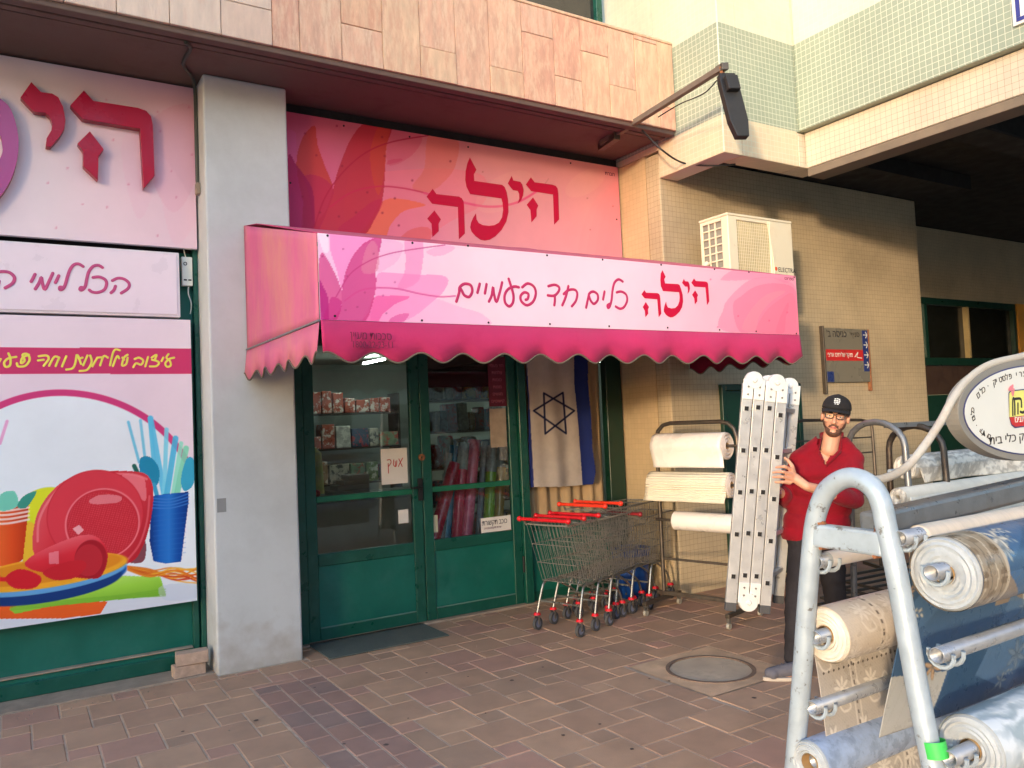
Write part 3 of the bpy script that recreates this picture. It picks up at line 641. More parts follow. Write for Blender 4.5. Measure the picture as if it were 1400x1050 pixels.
# ---- second sign box
s2 = thing('script_sign', 'narrow pale pink sign box with pink handwritten style lettering under the letter sign', 'sign', (0, 5.88, 2.65))
bx('box', m_whiteb, s2, -1.4, 1.003, 5.89, 6.02, 2.42, 2.872, .006, 2)
bx('face', mk('pale_pink_face', lin((240, 220, 228)), .35, var=.03, bump=.02), s2, -1.385, .985, 5.882, 5.889, 2.435, 2.858, .004)
def scribble(parent, name, strokes, conv, y, r, mat):
    mb = MB()
    for k, s_ in enumerate(strokes): mb.stroke([onY(y-.0005-.0004*(k % 5), *conv(a, b)) for a, b in s_], r, Vector((0, -1, 0)))
    return mb.build(name, mat, parent, smooth=True)
ST2 = [[(1075, 235), (1130, 212), (1190, 222), (1235, 262), (1225, 310), (1160, 355)], [(1105, 288), (1090, 325), (1062, 352)],
       [(890, 205), (950, 200), (1005, 225), (1020, 265), (1000, 320), (940, 348), (885, 345), (855, 325)],
       [(980, 110), (940, 88), (890, 100), (850, 150), (830, 220), (815, 290), (785, 325), (765, 320), (775, 300), (800, 305)],
       [(795, 100), (750, 75), (705, 85), (670, 130), (645, 200), (625, 270), (605, 310), (575, 322), (572, 298), (600, 300)],
       [(562, 188), (545, 225), (530, 255)], [(505, 165), (470, 240), (428, 320), (405, 255), (395, 205), (375, 255), (338, 315)], [(335, 175), (315, 215), (298, 245)],
       [(-40, 160), (20, 148), (90, 158), (138, 205), (120, 260), (50, 305)], [(-10, 240), (-20, 275), (-50, 305)]]
scribble(s2, 'lettering', ST2, lambda a, b: (a/7, 350+b/7), 5.88, .0098, m_script2)
# ---- poster
ps = thing('poster', 'big printed poster of colourful disposable plates and cups on the green wall', 'poster', (0, 5.9, 1.4))
bx('backing', m_whiteb, ps, -1.4, 1.068, 5.902, 5.93, .465, 2.405, 0)
Z9 = lambda l: [(x/2.917, 500+y/2.917) for x, y in l]
def art_ps(px, py):
    A = Art(px, py, (240, 218, 226))
    bg = (py > 512).astype(float); A.blend(bg, (238, 214, 224))
    # white disc with pink rim
    A.ell(92, 690, 186, 157, 8, (214, 62, 122)); A.ell(92, 692, 178, 150, 8, (236, 240, 244))
    A.blend((py > 640).astype(float), (236, 240, 244))
    A.blend(((py > 780) & (px < 268)).astype(float)*np.clip((py-780)/40, 0, 1), (214, 216, 226), .9)
    A.line(Z9([(28, 222), (0, 310)]), 2.2, (236, 170, 208))
    A.blend((inside(px, py, [(-60, 474), (263, 476.5), (263, 511), (-60, 512)])).astype(float), (208, 58, 106))
    # yellow plate behind
    A.ell(70, 700, 45, 34, 0, (226, 226, 40)); A.poly(Z9([(100, 640), (140, 640), (135, 770), (90, 775)]), (244, 190, 50))
    # straws and spoons
    for a, b, w, c in (((512, 225), (555, 385), 2, (110, 196, 226)), ((560, 218), (578, 365), 2, (120, 200, 228)), ((600, 210), (655, 515), 4, (96, 196, 232)), ((598, 210), (615, 400), 3, (96, 196, 232)), ((664, 255), (655, 510), 3, (130, 214, 236)), ((700, 290), (665, 515), 4, (80, 184, 224)), ((722, 310), (690, 515), 3, (150, 226, 200)), ((742, 330), (705, 515), 4, (130, 216, 180))):
        A.line(Z9([a, b]), w, c, .9, curve=False)
    A.poly(Z9([(560, 370), (600, 365), (634, 410), (630, 470), (600, 478), (560, 430)]), (36, 140, 178)); A.poly(Z9([(745, 370), (775, 380), (772, 470), (735, 500), (722, 450)]), (60, 166, 200))
    A.line(Z9([(615, 475), (625, 515)]), 3, (60, 160, 200)); A.line(Z9([(535, 400), (560, 450)]), 3, (30, 96, 84))
    # blue cup
    A.poly(Z9([(605, 520), (750, 502), (752, 545), (722, 782), (665, 790), (612, 780), (596, 700)]), (18, 80, 170), curve=False)
    A.poly(Z9([(605, 520), (680, 508), (640, 780), (612, 780)]), (12, 54, 140), .6, curve=False)
    A.grad(Z9([(605, 520), (750, 502), (752, 545), (722, 782), (665, 790), (612, 780), (596, 700)]), [(10, 48, 120), (28, 100, 190), (44, 122, 208), (18, 78, 165), (10, 52, 130)], 0)
    for k in range(4): A.line(Z9([(606, 528+k*13), (680, 532+k*12), (752, 510+k*13)]), .8, (70, 130, 210), .8)
    for k in range(9): A.line(Z9([(612, 600+k*20), (740, 585+k*20)]), .5, (60, 120, 200), .35, curve=False)
    A.poly(Z9([(545, 715), (580, 700), (572, 780), (500, 778)]), (110, 30, 40), .8)
    # red square bowl
    A.poly(Z9([(132, 740), (140, 620), (175, 540), (240, 470), (330, 430), (440, 420), (540, 422), (590, 440), (612, 500), (600, 620), (570, 720), (520, 785), (400, 800), (200, 790)]), (218, 48, 62))
    A.grad(Z9([(132, 740), (140, 620), (175, 540), (240, 470), (330, 430), (440, 420), (540, 422), (590, 440), (612, 500), (600, 620), (570, 720), (520, 785), (400, 800), (200, 790)]), [(236, 92, 98), (222, 50, 62), (206, 34, 48), (224, 60, 72), (186, 26, 40)], 25, True, .8)
    A.line(Z9([(150, 700), (155, 620), (190, 545), (250, 480), (335, 442), (440, 432), (530, 434), (585, 452)]), 1.6, (246, 140, 144), .7)
    A.line(Z9([(596, 520), (586, 620), (556, 712), (512, 770)]), 1.4, (240, 116, 124), .6)
    A.poly(Z9([(485, 440), (560, 440), (580, 470), (575, 540)]), (244, 130, 138), .8)
    A.ell(130, 705, 67, 62, -22, (206, 34, 50)); A.ell(130, 705, 66, 61, -22, (222, 58, 72)); A.ell(140, 716, 52, 48, -22, (240, 120, 128)); A.ell(140, 716, 49.5, 46, -22, (206, 40, 54))
    m = np.clip((1-((px-140)**2/48**2+(py-716)**2/44**2))*20, 0, 1)*((np.sin(px*1.9+py*.6)+np.sin(py*2.1-px*.4)) > .5); A.blend(m, (228, 82, 92), .6)
    A.poly(Z9([(355, 540), (400, 515), (480, 520), (470, 545), (380, 552)]), (240, 140, 146), .8); A.poly(Z9([(290, 650), (315, 635), (335, 655), (312, 675)]), (250, 180, 184), .9, curve=False)
    # orange cup at left
    A.poly(Z9([(-90, 560), (115, 560), (92, 770), (60, 800), (-70, 800)]), (226, 78, 26), curve=False)
    A.grad(Z9([(-90, 560), (115, 560), (92, 770), (60, 800), (-70, 800)]), [(206, 60, 16), (244, 110, 50), (230, 80, 28), (190, 50, 14)], 0)
    for k in range(4): A.line(Z9([(-60, 578+k*18), (30, 578+k*17), (115, 565+k*16)]), 1.4, (250, 226, 220), .9)
    A.poly(Z9([(0, 520), (30, 500), (62, 505), (70, 560), (0, 578)]), (120, 206, 180)); A.poly(Z9([(68, 560), (95, 520), (145, 500), (120, 550), (95, 570)]), (60, 150, 130))
    # napkins, plates
    A.poly(Z9([(-60, 945), (60, 950), (430, 940), (400, 990), (250, 1008), (-60, 1010)]), (238, 96, 34), curve=False)
    A.poly(Z9([(36, 970), (400, 835), (640, 842), (662, 915), (400, 940), (200, 960), (60, 990)]), (160, 214, 70), curve=False)
    A.grad(Z9([(36, 970), (400, 835), (640, 842), (662, 915), (400, 940), (200, 960), (60, 990)]), [(190, 232, 110), (158, 212, 68), (120, 176, 44)], 80)
    for k in range(4): A.line(Z9([(42, 975-k*6), (300, 948-k*5), (500, 928-k*5), (660, 918-k*9)]), .7, (120, 180, 50), .8)
    A.ell(60, 793, 115, 28, -9, (24, 86, 166)); A.ell(60, 800, 108, 24, -9, (20, 56, 120)); A.ell(60, 788, 115, 23, -9, (120, 190, 236), .8); A.ell(62, 783, 114, 21, -9, (246, 170, 40)); A.ell(64, 780, 104, 16, -9, (230, 140, 30))
    # red tumbler and spoons
    A.poly(Z9([(118, 765), (290, 685), (380, 680), (428, 740), (415, 820), (360, 850), (130, 815)]), (220, 40, 54)); A.grad(Z9([(118, 765), (290, 685), (380, 680), (428, 740), (415, 820), (360, 850), (130, 815)]), [(244, 110, 118), (226, 46, 60), (206, 30, 44), (168, 20, 34)], 75, True, .85); A.ell(124, 764, 22, 26, 10, (172, 24, 38)); A.ell(121, 766, 19, 22, 10, (196, 40, 52))
    A.poly(Z9([(195, 745), (235, 740), (235, 790), (195, 790)]), (250, 150, 160), .7, curve=False)
    A.poly(Z9([(170, 825), (240, 790), (320, 775), (345, 800), (300, 845), (220, 855)]), (206, 34, 46)); A.poly(Z9([(20, 850), (60, 815), (110, 815), (165, 845), (140, 885), (60, 888)]), (214, 30, 44)); A.line(Z9([(-30, 850), (20, 852)]), 3, (220, 30, 44))
    # orange raffia
    r_ = random.Random(5)
    for k in range(16):
        y = 800+k*5; A.line(Z9([(510, 800+k), (600, 812+k*2), (700, 820+r_.randint(-14, 40)), (784, 806+r_.randint(-6, 64))]), .9, [(236, 130, 30), (214, 60, 24), (246, 178, 50)][k % 3], .9)
    A.poly(Z9([(640, 880), (780, 870), (784, 925), (660, 935)]), (196, 204, 222), .5)
    return A.c
xl = np.concatenate([np.linspace(-1.4, -.08, 10)[:-1], np.linspace(-.08, 1.068, 300)])
panel('artwork', m_sign, ps, xl, np.linspace(.465, 2.405, 460), 5.9, art_ps)
Y7 = [[(1195, 125), (1180, 150), (1205, 175), (1210, 205), (1185, 215), (1172, 190), (1200, 160), (1235, 150)], [(1158, 150), (1145, 175)], [(1075, 150), (1110, 130), (1100, 165), (1128, 185), (1108, 210), (1062, 212)], [(1078, 165), (1100, 170)], [(1050, 145), (1030, 212)],
      [(955, 160), (985, 150), (1015, 170), (1000, 200), (965, 190), (945, 218)], [(905, 130), (880, 150), (865, 205), (895, 195), (905, 150)], [(868, 150), (880, 165)], [(845, 155), (830, 140), (800, 210)], [(850, 98), (820, 92), (800, 120), (780, 205)],
      [(765, 150), (735, 140), (710, 205)], [(690, 150), (655, 212)], [(690, 150), (720, 148)], [(640, 135), (650, 180), (620, 235), (565, 245)], [(620, 135), (590, 205)], [(585, 150), (560, 155), (545, 130), (535, 185), (515, 225), (470, 235)], [(555, 140), (575, 195)],
      [(470, 140), (440, 212)], [(420, 150), (385, 145), (348, 208)], [(420, 150), (395, 210)], [(275, 140), (330, 135), (345, 160), (310, 208)], [(270, 170), (310, 165)],
      [(205, 130), (160, 150), (150, 190), (175, 170), (160, 130), (195, 125), (210, 165), (180, 208), (130, 212), (120, 190)], [(60, 120), (75, 160), (70, 205), (40, 215), (30, 185), (60, 155), (115, 145)], [(5, 160), (-20, 200)]]
scribble(ps, 'lettering', Y7, lambda a, b: (a/5.185, 460+b/5.185), 5.9, .0066, m_yellow)

# ---- green wall panels on the left
gw = thing('green_wall_panel', 'green painted metal wall panel below and behind the poster', 'wall panel', (0, 6.0, .3))
bx('sheet', m_green, gw, -3, 1.14, 6.03, 6.058, 0.02, 2.9, 0)
bx('stile', m_green2, gw, 1.055, 1.095, 5.985, 6.029, .02, 2.4, .004)
bx('stile', m_green2, gw, 1.105, 1.138, 5.96, 6.029, .02, 3.9, .004)
bx('kick_rail', m_green, gw, -3, 1.054, 5.99, 6.029, .02, .13, .006)
bx('kick_ledge', m_conc, gw, -3, 1.05, 5.972, 6.028, .132, .142, .003)
bx('base_strip', m_green2, gw, -3, 1.05, 5.965, 5.988, .008, .10, .004)
# loose bricks in the corner
m_brick = mk('loose_brick', lin((184, 156, 136)), .9, var=.2, scale=20, bump=.5, dirt=lin((130, 108, 94)), dirt_amt=.5)
q = MB(); q.obox((.985, 5.80, .042), Vector((.20, .01, 0)), Vector((-.005, .10, 0)), Vector((0, 0, .075))); tag(q.build('brick', m_brick, bevel=.005), 'lower of two loose tan bricks stacked in the corner by the pillar', 'brick')
q = MB(); q.obox((1.005, 5.79, .121), Vector((.20, -.02, 0)), Vector((.01, .10, 0)), Vector((0, 0, .078))); tag(q.build('brick', m_brick, bevel=.005), 'upper of two loose tan bricks stacked in the corner by the pillar', 'brick')
# transformer box
tr = thing('power_supply', 'small white power supply box hanging beside the pink sign box', 'power supply', (1.075, 5.97, 2.75))
bx('case', m_white, tr, 1.03, 1.10, 5.95, 6.0, 2.655, 2.86, .004, 2)
for mb in (MB().ring((1.052, 5.948, 2.81), (0, 1, 0), .008, .013, .002, 12), MB().box(1.04, 1.06, 5.947, 5.949, 2.69, 2.70), MB().box(1.07, 1.09, 5.947, 5.949, 2.69, 2.70)): mb.build('marking', m_ink, tr)
mb = MB(); mb.tube(spline([(1.075, 5.97, 2.66), (1.07, 5.96, 2.60), (1.09, 5.97, 2.53), (1.085, 5.99, 2.46)]), .004, 6); mb.tube(spline([(1.06, 5.97, 2.86), (1.05, 5.98, 2.92), (1.07, 6.0, 2.98)]), .004, 6); mb.build('lead', m_white, tr, smooth=True)
# cable down the corner from the soffit
cb = MB(); cb.tube(spline([(.95, 5.18, 4.05), (1.0, 5.3, 4.07), (1.0, 5.55, 4.07), (1.08, 5.7, 4.06), (1.125, 5.83, 4.0), (1.128, 5.84, 3.6), (1.13, 5.85, 3.35)]), .012, 8)
cb.tube(spline([(1.13, 5.86, 3.9), (1.12, 5.84, 3.6), (1.13, 5.85, 3.38)]), .006, 6)
tag(cb.build('cable', mk('grey_cable', lin((70, 72, 66)), .6), smooth=True), 'grey cable running under the soffit and down beside the pillar', 'cable')
tag(bx('junction_box', m_conc, None, 1.112, 1.138, 5.80, 5.86, 3.28, 3.36, .004), 'small beige junction box at the end of the cable beside the pillar', 'junction box')
# ------------------------------------------------------------------ awning
m_fab = mk('pink_awning_fabric', lin((192, 48, 100)), .8, var=.12, scale=5, bump=.3, bscale=260, dirt=lin((160, 34, 78)), dirt_amt=.6, dirt_scale=2.5, sheen=.1, spec=.25)
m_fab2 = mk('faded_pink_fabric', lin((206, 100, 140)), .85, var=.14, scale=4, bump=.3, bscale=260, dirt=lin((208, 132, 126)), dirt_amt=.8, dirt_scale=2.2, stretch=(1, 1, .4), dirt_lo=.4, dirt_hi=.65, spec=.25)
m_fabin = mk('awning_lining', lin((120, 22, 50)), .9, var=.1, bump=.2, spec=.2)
m_trim = mk('valance_binding', lin((104, 92, 78)), .85, var=.2, scale=40)
AX0, AX1, AY, AZ0, AZ1, AZB = 1.387, 5.24, 4.10, 2.18, 2.645, 3.04
aw = thing('awning', 'pink fabric awning with printed front sign and scalloped valance over the shop door', 'awning', (3.3, AY, 2.2))
def fabric_quad(name, mat, a, b, c, d, nu, nv, amp=.004, th=.003):
    """a-b bottom edge, d-c top edge"""
    a, b, c, d = map(Vector, (a, b, c, d)); mb = MB(); vs = []
    nrm = (b-a).cross(d-a).normalized()
    for j in range(nv+1):
        for i in range(nu+1):
            u, v = i/nu, j/nv; p = a.lerp(b, u).lerp(d.lerp(c, u), v)
            w = min(1, 4*min(u, 1-u, v, 1-v)+.0); vs.append(p+nrm*amp*w*mnoise.noise(p*5)*2)
    mb.add(vs, [(j*(nu+1)+i, j*(nu+1)+i+1, (j+1)*(nu+1)+i+1, (j+1)*(nu+1)+i) for j in range(nv) for i in range(nu)])
    o = mb.build(name, mat, aw, smooth=True); m = o.modifiers.new('thickness', 'SOLIDIFY'); m.thickness = th; return o
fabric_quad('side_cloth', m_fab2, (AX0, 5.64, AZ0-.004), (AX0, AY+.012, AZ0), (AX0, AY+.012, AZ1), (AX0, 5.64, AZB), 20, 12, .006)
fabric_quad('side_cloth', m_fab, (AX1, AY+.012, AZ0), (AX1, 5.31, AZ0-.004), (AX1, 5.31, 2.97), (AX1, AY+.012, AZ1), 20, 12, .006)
fabric_quad('top_cloth', m_fab, (AX0, AY+.012, AZ1+.004), (AX1, AY+.012, AZ1+.004), (AX1, 5.3, 2.976), (AX0, 5.3, 2.976), 30, 12, .006)
fabric_quad('top_cloth', m_fab, (AX0, 5.3, 2.977), (4.985, 5.3, 2.977), (4.985, 5.86, 3.09), (AX0, 5.64, 3.04), 20, 4, .003)
# frame tubes
mb = MB(); 
mb.bar((AX0+.02, AY+.03, AZ0+.012), (AX1-.02, AY+.03, AZ0+.012), .025, .025); mb.bar((AX0+.02, AY+.03, AZ1-.03), (AX1-.02, AY+.03, AZ1-.03), .025, .025)
mb.build('front_frame', m_darksteel, aw)
for x in (AX0+.02, 2.65, 3.95, AX1-.02):
    q = MB(); q.bar((x, AY+.045, AZ0+.012), (x, 5.30 if x > 5 else 5.64, AZ0+.010), .022, .022); q.bar((x, AY+.045, AZ1-.05), (x, 5.30 if x > 5 else 5.60, 2.93), .022, .022); q.build('frame_arm', m_darksteel, aw)
MB().bar((AX0-.004, AY-.002, AZ0-.003), (AX0-.004, 5.64, AZ0-.007), .012, .010).build('edge_strip', m_galv2, aw)
# front sign
ZA = lambda l: [(420+x/5.833, 310+y/5.833) for x, y in l]
ZR = lambda l: [(960+x/9.543, 360+y/9.543) for x, y in l]
def art_aw(px, py):
    t = np.clip((px-432)/656, 0, 1)[:, None]
    base = np.array([246, 190, 226])*np.clip(1-t*3, 0, 1)+np.array([244, 206, 222])*np.clip(t*3, 0, 1)
    e = np.clip((t-.62)/.38, 0, 1); base = base*(1-e)+np.array([236, 156, 180])*e
    A = Art(px, py, 0); A.c = base
    A.poly(ZA([(60, 40), (120, 30), (175, 60), (185, 190), (230, 330), (280, 500), (310, 380), (400, 190), (560, 80), (480, 20), (60, 20)]), (244, 130, 196), .7)
    A.poly(ZA([(80, 40), (150, 40), (175, 180), (140, 210), (110, 150)]), (250, 226, 242), .8)
    A.poly(ZA([(560, 380), (700, 370), (900, 380), (1110, 400), (1100, 500), (1000, 600), (800, 740), (520, 780), (540, 560)]), (246, 140, 196), .7)
    A.poly(ZA([(560, 560), (760, 545), (1010, 570), (1220, 640), (1400, 700), (1400, 800), (500, 800)]), (248, 150, 200), .4)
    A.poly(ZA([(780, 110), (920, 120), (915, 330), (880, 440), (790, 490), (720, 480), (770, 380), (785, 260)]), (238, 128, 186), .55)
    A.poly(ZA([(560, 350), (640, 330), (720, 270), (765, 150), (700, 110), (600, 100)]), (238, 170, 210), .6)
    A.poly(ZA([(950, 200), (1020, 165), (1110, 145), (1180, 170), (1090, 225), (1000, 232)]), (242, 170, 206), .8)
    A.poly(ZA([(550, 780), (600, 700), (700, 620), (820, 560), (640, 550), (530, 565), (490, 680), (420, 780)]), (238, 78, 152), .6)
    A.poly(ZA([(650, 760), (700, 710), (790, 688), (812, 700), (760, 760)]), (220, 80, 150), .6)
    A.poly(ZA([(590, 80), (470, 120), (380, 210), (310, 350), (275, 520), (270, 640), (210, 760), (440, 770), (520, 620), (550, 460), (548, 330), (580, 180)]), (206, 60, 128), .8)
    A.poly(ZA([(520, 110), (460, 200), (440, 360), (560, 350), (565, 180)]), (222, 130, 158), .6)
    A.poly(ZA([(120, 205), (92, 290), (80, 420), (100, 560), (130, 740), (235, 740), (275, 600), (262, 470), (190, 310)]), (214, 78, 138), .8)
    A.poly(ZA([(80, 430), (140, 500), (170, 600), (165, 760), (80, 760)]), (184, 36, 124), .8)
    A.poly(ZA([(130, 740), (170, 620), (200, 560), (275, 600), (235, 740)]), (196, 30, 120), .5)
    A.line(ZA([(230, 560), (340, 380), (480, 280), (620, 225), (780, 190), (1100, 145)]), .7, (196, 50, 120), .85)
    A.line(ZA([(300, 590), (420, 510), (560, 487), (720, 495), (900, 535), (1060, 558), (1180, 552)]), 1.1, (214, 70, 140), .75)
    # fan of petals at the right end
    A.poly(ZR([(240, 210), (400, 90), (640, 60), (1100, 110), (1210, 150), (1100, 260), (900, 190), (600, 215), (400, 225)]), (238, 128, 164), .5)
    A.poly(ZR([(280, 590), (330, 480), (470, 330), (640, 210), (860, 180), (1100, 230), (1220, 350), (1260, 920), (280, 880)]), (238, 132, 164), .6)
    A.poly(ZR([(400, 550), (520, 420), (700, 300), (960, 260), (1200, 330), (1240, 600), (1260, 930), (700, 900), (480, 880)]), (238, 112, 144), .45)
    A.poly(ZR([(520, 850), (640, 600), (820, 420), (1010, 360), (1080, 380), (900, 500), (740, 700), (700, 880)]), (242, 142, 160), .5)
    A.poly(ZR([(700, 890), (820, 640), (1000, 480), (1180, 400), (1250, 700), (1260, 930), (900, 920)]), (246, 118, 146), .5)
    A.poly(ZR([(960, 900), (1020, 700), (1110, 520), (1130, 560), (1090, 720), (1070, 900)]), (236, 104, 138), .4)
    for x, y in ((470, 688), (875, 748), (1110, 640), (205, 830), (110, 210)): A.dot(960+x/9.543, 360+y/9.543, 1.2, (200, 70, 120), .5)
    for x, y in ((286, 178), (122, 236), (700, 442), (460, 525), (605, 548), (632, 690), (530, 215), (318, 395), (400, 640), (306, 665)): A.dot(420+x/5.833, 310+y/5.833, 1.3, (160, 40, 100), .5)
    return A.c
bx('sign_board', m_whiteb, aw, AX0+.004, AX1-.002, AY+.001, AY+.006, AZ0+.001, AZ1, 0)
panel('artwork', m_sign, aw, np.linspace(AX0+.004, AX1-.002, 620), np.linspace(AZ0+.001, AZ1, 96), AY, art_aw)
SM = dict(
    he1=[(170, 425), (208, 368), (232, 402), (385, 408), (408, 418), (420, 445), (425, 490), (438, 690), (405, 735), (385, 492), (212, 478)],
    he1b=[(188, 598), (228, 530), (270, 600), (256, 630), (260, 690), (224, 735), (216, 650)],
    la=[(455, 95), (498, 185), (478, 218), (490, 275), (670, 285), (690, 300), (712, 360), (730, 430), (736, 520), (722, 600), (690, 660), (640, 710), (600, 735), (570, 740), (540, 730), (505, 705), (478, 665), (474, 630), (485, 580), (505, 525), (512, 570), (530, 605), (580, 618), (630, 610), (668, 575), (688, 520), (692, 460), (685, 395), (462, 378), (435, 310), (428, 230), (434, 140)],
    yod=[(748, 215), (762, 245), (808, 250), (825, 290), (830, 345), (822, 385), (800, 415), (806, 370), (800, 318), (768, 318), (724, 268)],
    he2=[(852, 265), (886, 208), (912, 242), (1045, 250), (1068, 260), (1078, 285), (1094, 520), (1066, 568), (1044, 328), (892, 318)],
    he2b=[(862, 430), (902, 372), (940, 435), (928, 465), (930, 520), (900, 560), (892, 480)])
for k in ('he1', 'la', 'yod', 'he2'):
    t_ = {q: SM[q] for q in SM if q.startswith(k)}
    flat_letters(aw, 'letter', t_, lambda a, b: (860+a/10, 360+b/10), AY, m_red_letter, .002)
STA = [[(1255, 268), (1290, 262), (1325, 285), (1332, 330), (1310, 375), (1280, 388), (1248, 372)], [(1300, 188), (1270, 172), (1240, 195), (1225, 250), (1218, 320), (1205, 370), (1192, 382), (1188, 362), (1212, 350)],
       [(1166, 262), (1155, 320)], [(1030, 380), (1045, 310), (1055, 275), (1085, 262), (1115, 285), (1115, 325), (1088, 352), (1065, 330), (1050, 290)],
       [(900, 222), (880, 300), (855, 362)], [(865, 280), (900, 252), (945, 248), (965, 275), (955, 330), (925, 370)],
       [(752, 222), (800, 212), (832, 232), (825, 265), (795, 292), (748, 290)], [(800, 296), (800, 330), (796, 362)],
       [(560, 230), (600, 202), (645, 225), (660, 275), (640, 335), (595, 362), (555, 335), (548, 295), (575, 268), (605, 280), (600, 315), (585, 322)],
       [(460, 168), (475, 215), (495, 290), (490, 345), (465, 370), (435, 345), (430, 290), (455, 245), (500, 225), (535, 230)],
       [(412, 195), (395, 265), (370, 338), (352, 280), (345, 230), (335, 290), (315, 335)], [(297, 208), (285, 275)], [(247, 205), (230, 270)],
       [(75, 335), (95, 270), (100, 230), (135, 205), (180, 215), (192, 260), (170, 300), (135, 290), (115, 255), (100, 232)]]
scribble(aw, 'lettering', STA, lambda a, b: (610+a/5.385, 350+b/5.385), AY, .0088, m_script)
mb = MB()
for x, y in ((448, 322), (564, 332), (640, 336), (748, 349), (824, 355), (904, 362), (977, 368), (1024, 372), (1086, 379), (458, 432), (577, 438), (668, 441), (752, 443), (833, 446), (913, 448), (984, 451), (1034, 453), (1089, 456)):
    p = onY(AY-.002, x, y); mb.cyl(p, p+Vector((0, .003, 0)), .007, n=8)
mb.build('rivets', m_black, aw)
text('small_print', heb('ספרינט'), m_inkp, aw, onY(AY-.001, 1079, 383), (1, 0, 0), (0, 0, 1), .035, align='CENTER')
# scalloped valances
def valance(name, mat, A, B, length, ztop, drop, n, phase, flip=1, amp=.01):
    A, B = Vector(A), Vector(B); d = B-A; nrm = Vector((d.y, -d.x, 0)).normalized()*flip; N_ = n*14; top = []; bot = []; mid = []
    for i in range(N_+1):
        u = i/N_; p = A+d*u; s_ = math.cos(2*math.pi*(u*n+phase)); zb = ztop-drop-(.028*s_ if True else 0)
        wv = nrm*(amp*math.sin(u*n*2*math.pi*.5+1)+amp*.8*mnoise.noise(p*3))
        top.append(Vector((p.x, p.y, ztop))); mid.append(Vector((p.x, p.y, (ztop+zb)/2))+wv*.5+nrm*.004); bot.append(Vector((p.x, p.y, zb))+wv+nrm*.008)
    mb = MB(); m_ = N_+1; mb.add(top+mid+bot, [(r*m_+i, r*m_+i+1, (r+1)*m_+i+1, (r+1)*m_+i) for r in (0, 1) for i in range(N_)])
    o = mb.build(name, mat, aw, smooth=True); mm = o.modifiers.new('thickness', 'SOLIDIFY'); mm.thickness = .002
    MB().tube(bot, .0055, 6).build('valance_binding', m_trim, aw, smooth=True)
    return bot
valance('valance', m_fab, (AX0+.004, AY-.004, 0), (AX1, AY-.004, 0), 0, AZ0-.002, .198, 14, .43)
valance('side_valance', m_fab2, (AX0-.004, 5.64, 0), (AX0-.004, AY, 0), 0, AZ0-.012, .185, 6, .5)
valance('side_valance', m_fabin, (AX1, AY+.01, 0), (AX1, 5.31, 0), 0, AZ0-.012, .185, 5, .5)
t1 = onY(AY-.012, 519, 461); t2 = onY(AY-.012, 521, 474)
text('maker_print', heb('סככות מעיין'), m_inkp, aw, onY(AY-.030, 479, 463), (1, 0, -.02), (0, 0, 1), .062, ext=.001, xs=.78)
text('maker_print', '1800-22-23-11', m_inkp, aw, onY(AY-.034, 481, 475), (1, 0, 0), (0, 0, 1), .05, ext=.001, xs=.82)
single(MB().box(5.28, 5.33, 5.24, 5.318, 2.22, 2.27).build('wall_hook', m_rust), 'small rusty bracket on the tiled wall at the right end of the awning', 'bracket').location = (.52, 0, .02)

# ------------------------------------------------------------------ shop door
dr = thing('shop_door', 'green double glass shop door with metal kick panels under the awning', 'door', (2.8, 6.0, 0))
def fr(name, x0, x1, z0, z1, y0=5.985, y1=6.04, m=None, b=.004): return bx(name, m or m_green2, dr, x0, x1, y0, y1, z0, z1, b)
fr('jamb', 1.76, 1.868, .0, 2.7, 5.97, 6.06); fr('jamb', 3.79, 3.87, 0, 2.7, 5.955, 6.06)
fr('header', 1.87, 3.788, 2.45, 2.7, 5.98, 6.05)
for (x0, x1) in ((1.872, 2.842), (2.850, 3.786)):
    lf = thing_leaf = bpy.data.objects.new('door_leaf', None); COL.objects.link(lf); lf.parent = dr
    def lb(name, a, b, c, d, y0=5.99, y1=6.035, m=m_green2, bv=.004): return bx(name, m, lf, a, b, y0, y1, c, d, bv)
    st = .085
    # stiles and rails butt end to end
    lb('stile', x0, x0+st, .012, 2.445); lb('stile', x1-st, x1, .012, 2.445)
    lb('rail', x0+st+.001, x1-st-.001, .012, .10); lb('rail', x0+st+.001, x1-st-.001, .565, .655); lb('rail', x0+st+.001, x1-st-.001, 2.38, 2.445)
    lb('glazing_bar', x0+st+.001, x1-st-.001, 1.045, 1.09, 5.995, 6.03, mk('green_bar', lin((20, 104, 74)), .45))
    lb('kick_panel', x0+st+.001, x1-st-.001, .101, .564, 6.004, 6.02, m_green, 0)
    lb('ledge', x0+st+.004, x1-st-.004, .101, .108, 5.985, 6.0035, m_steel if False else mk('worn_edge', lin((96, 128, 118)), .6), .001)
    lb('pane', x0+st-.005, x1-st+.005, .64, 2.40, 6.012, 6.017, m_glass, 0)
bx('hinge', m_blackp, dr, 3.775, 3.80, 5.965, 5.983, .28, .42, .003)
hd = MB(); hd.box(2.80, 2.84, 5.972, 5.989, .99, 1.17); hd.tube([(2.82, 5.972, 1.10), (2.82, 5.935, 1.10), (2.72, 5.93, 1.10)], .010, 8); hd.build('handle', m_blackp, dr, bevel=.002)
MB().ring((2.845, 5.984, 1.34), (0, 1, 0), .010, .028, .012, 20).build('lock', m_rust, dr)
single(bx('doormat', mk('green_doormat', lin((84, 92, 86)), .95, var=.2, scale=40, bump=.8, bscale=400, dirt=lin((120, 108, 96)), dirt_amt=.35), None, 1.853, 2.79, 5.50, 5.975, .002, .012, .003), 'grey green doormat lying before the left leaf of the shop door', 'doormat')
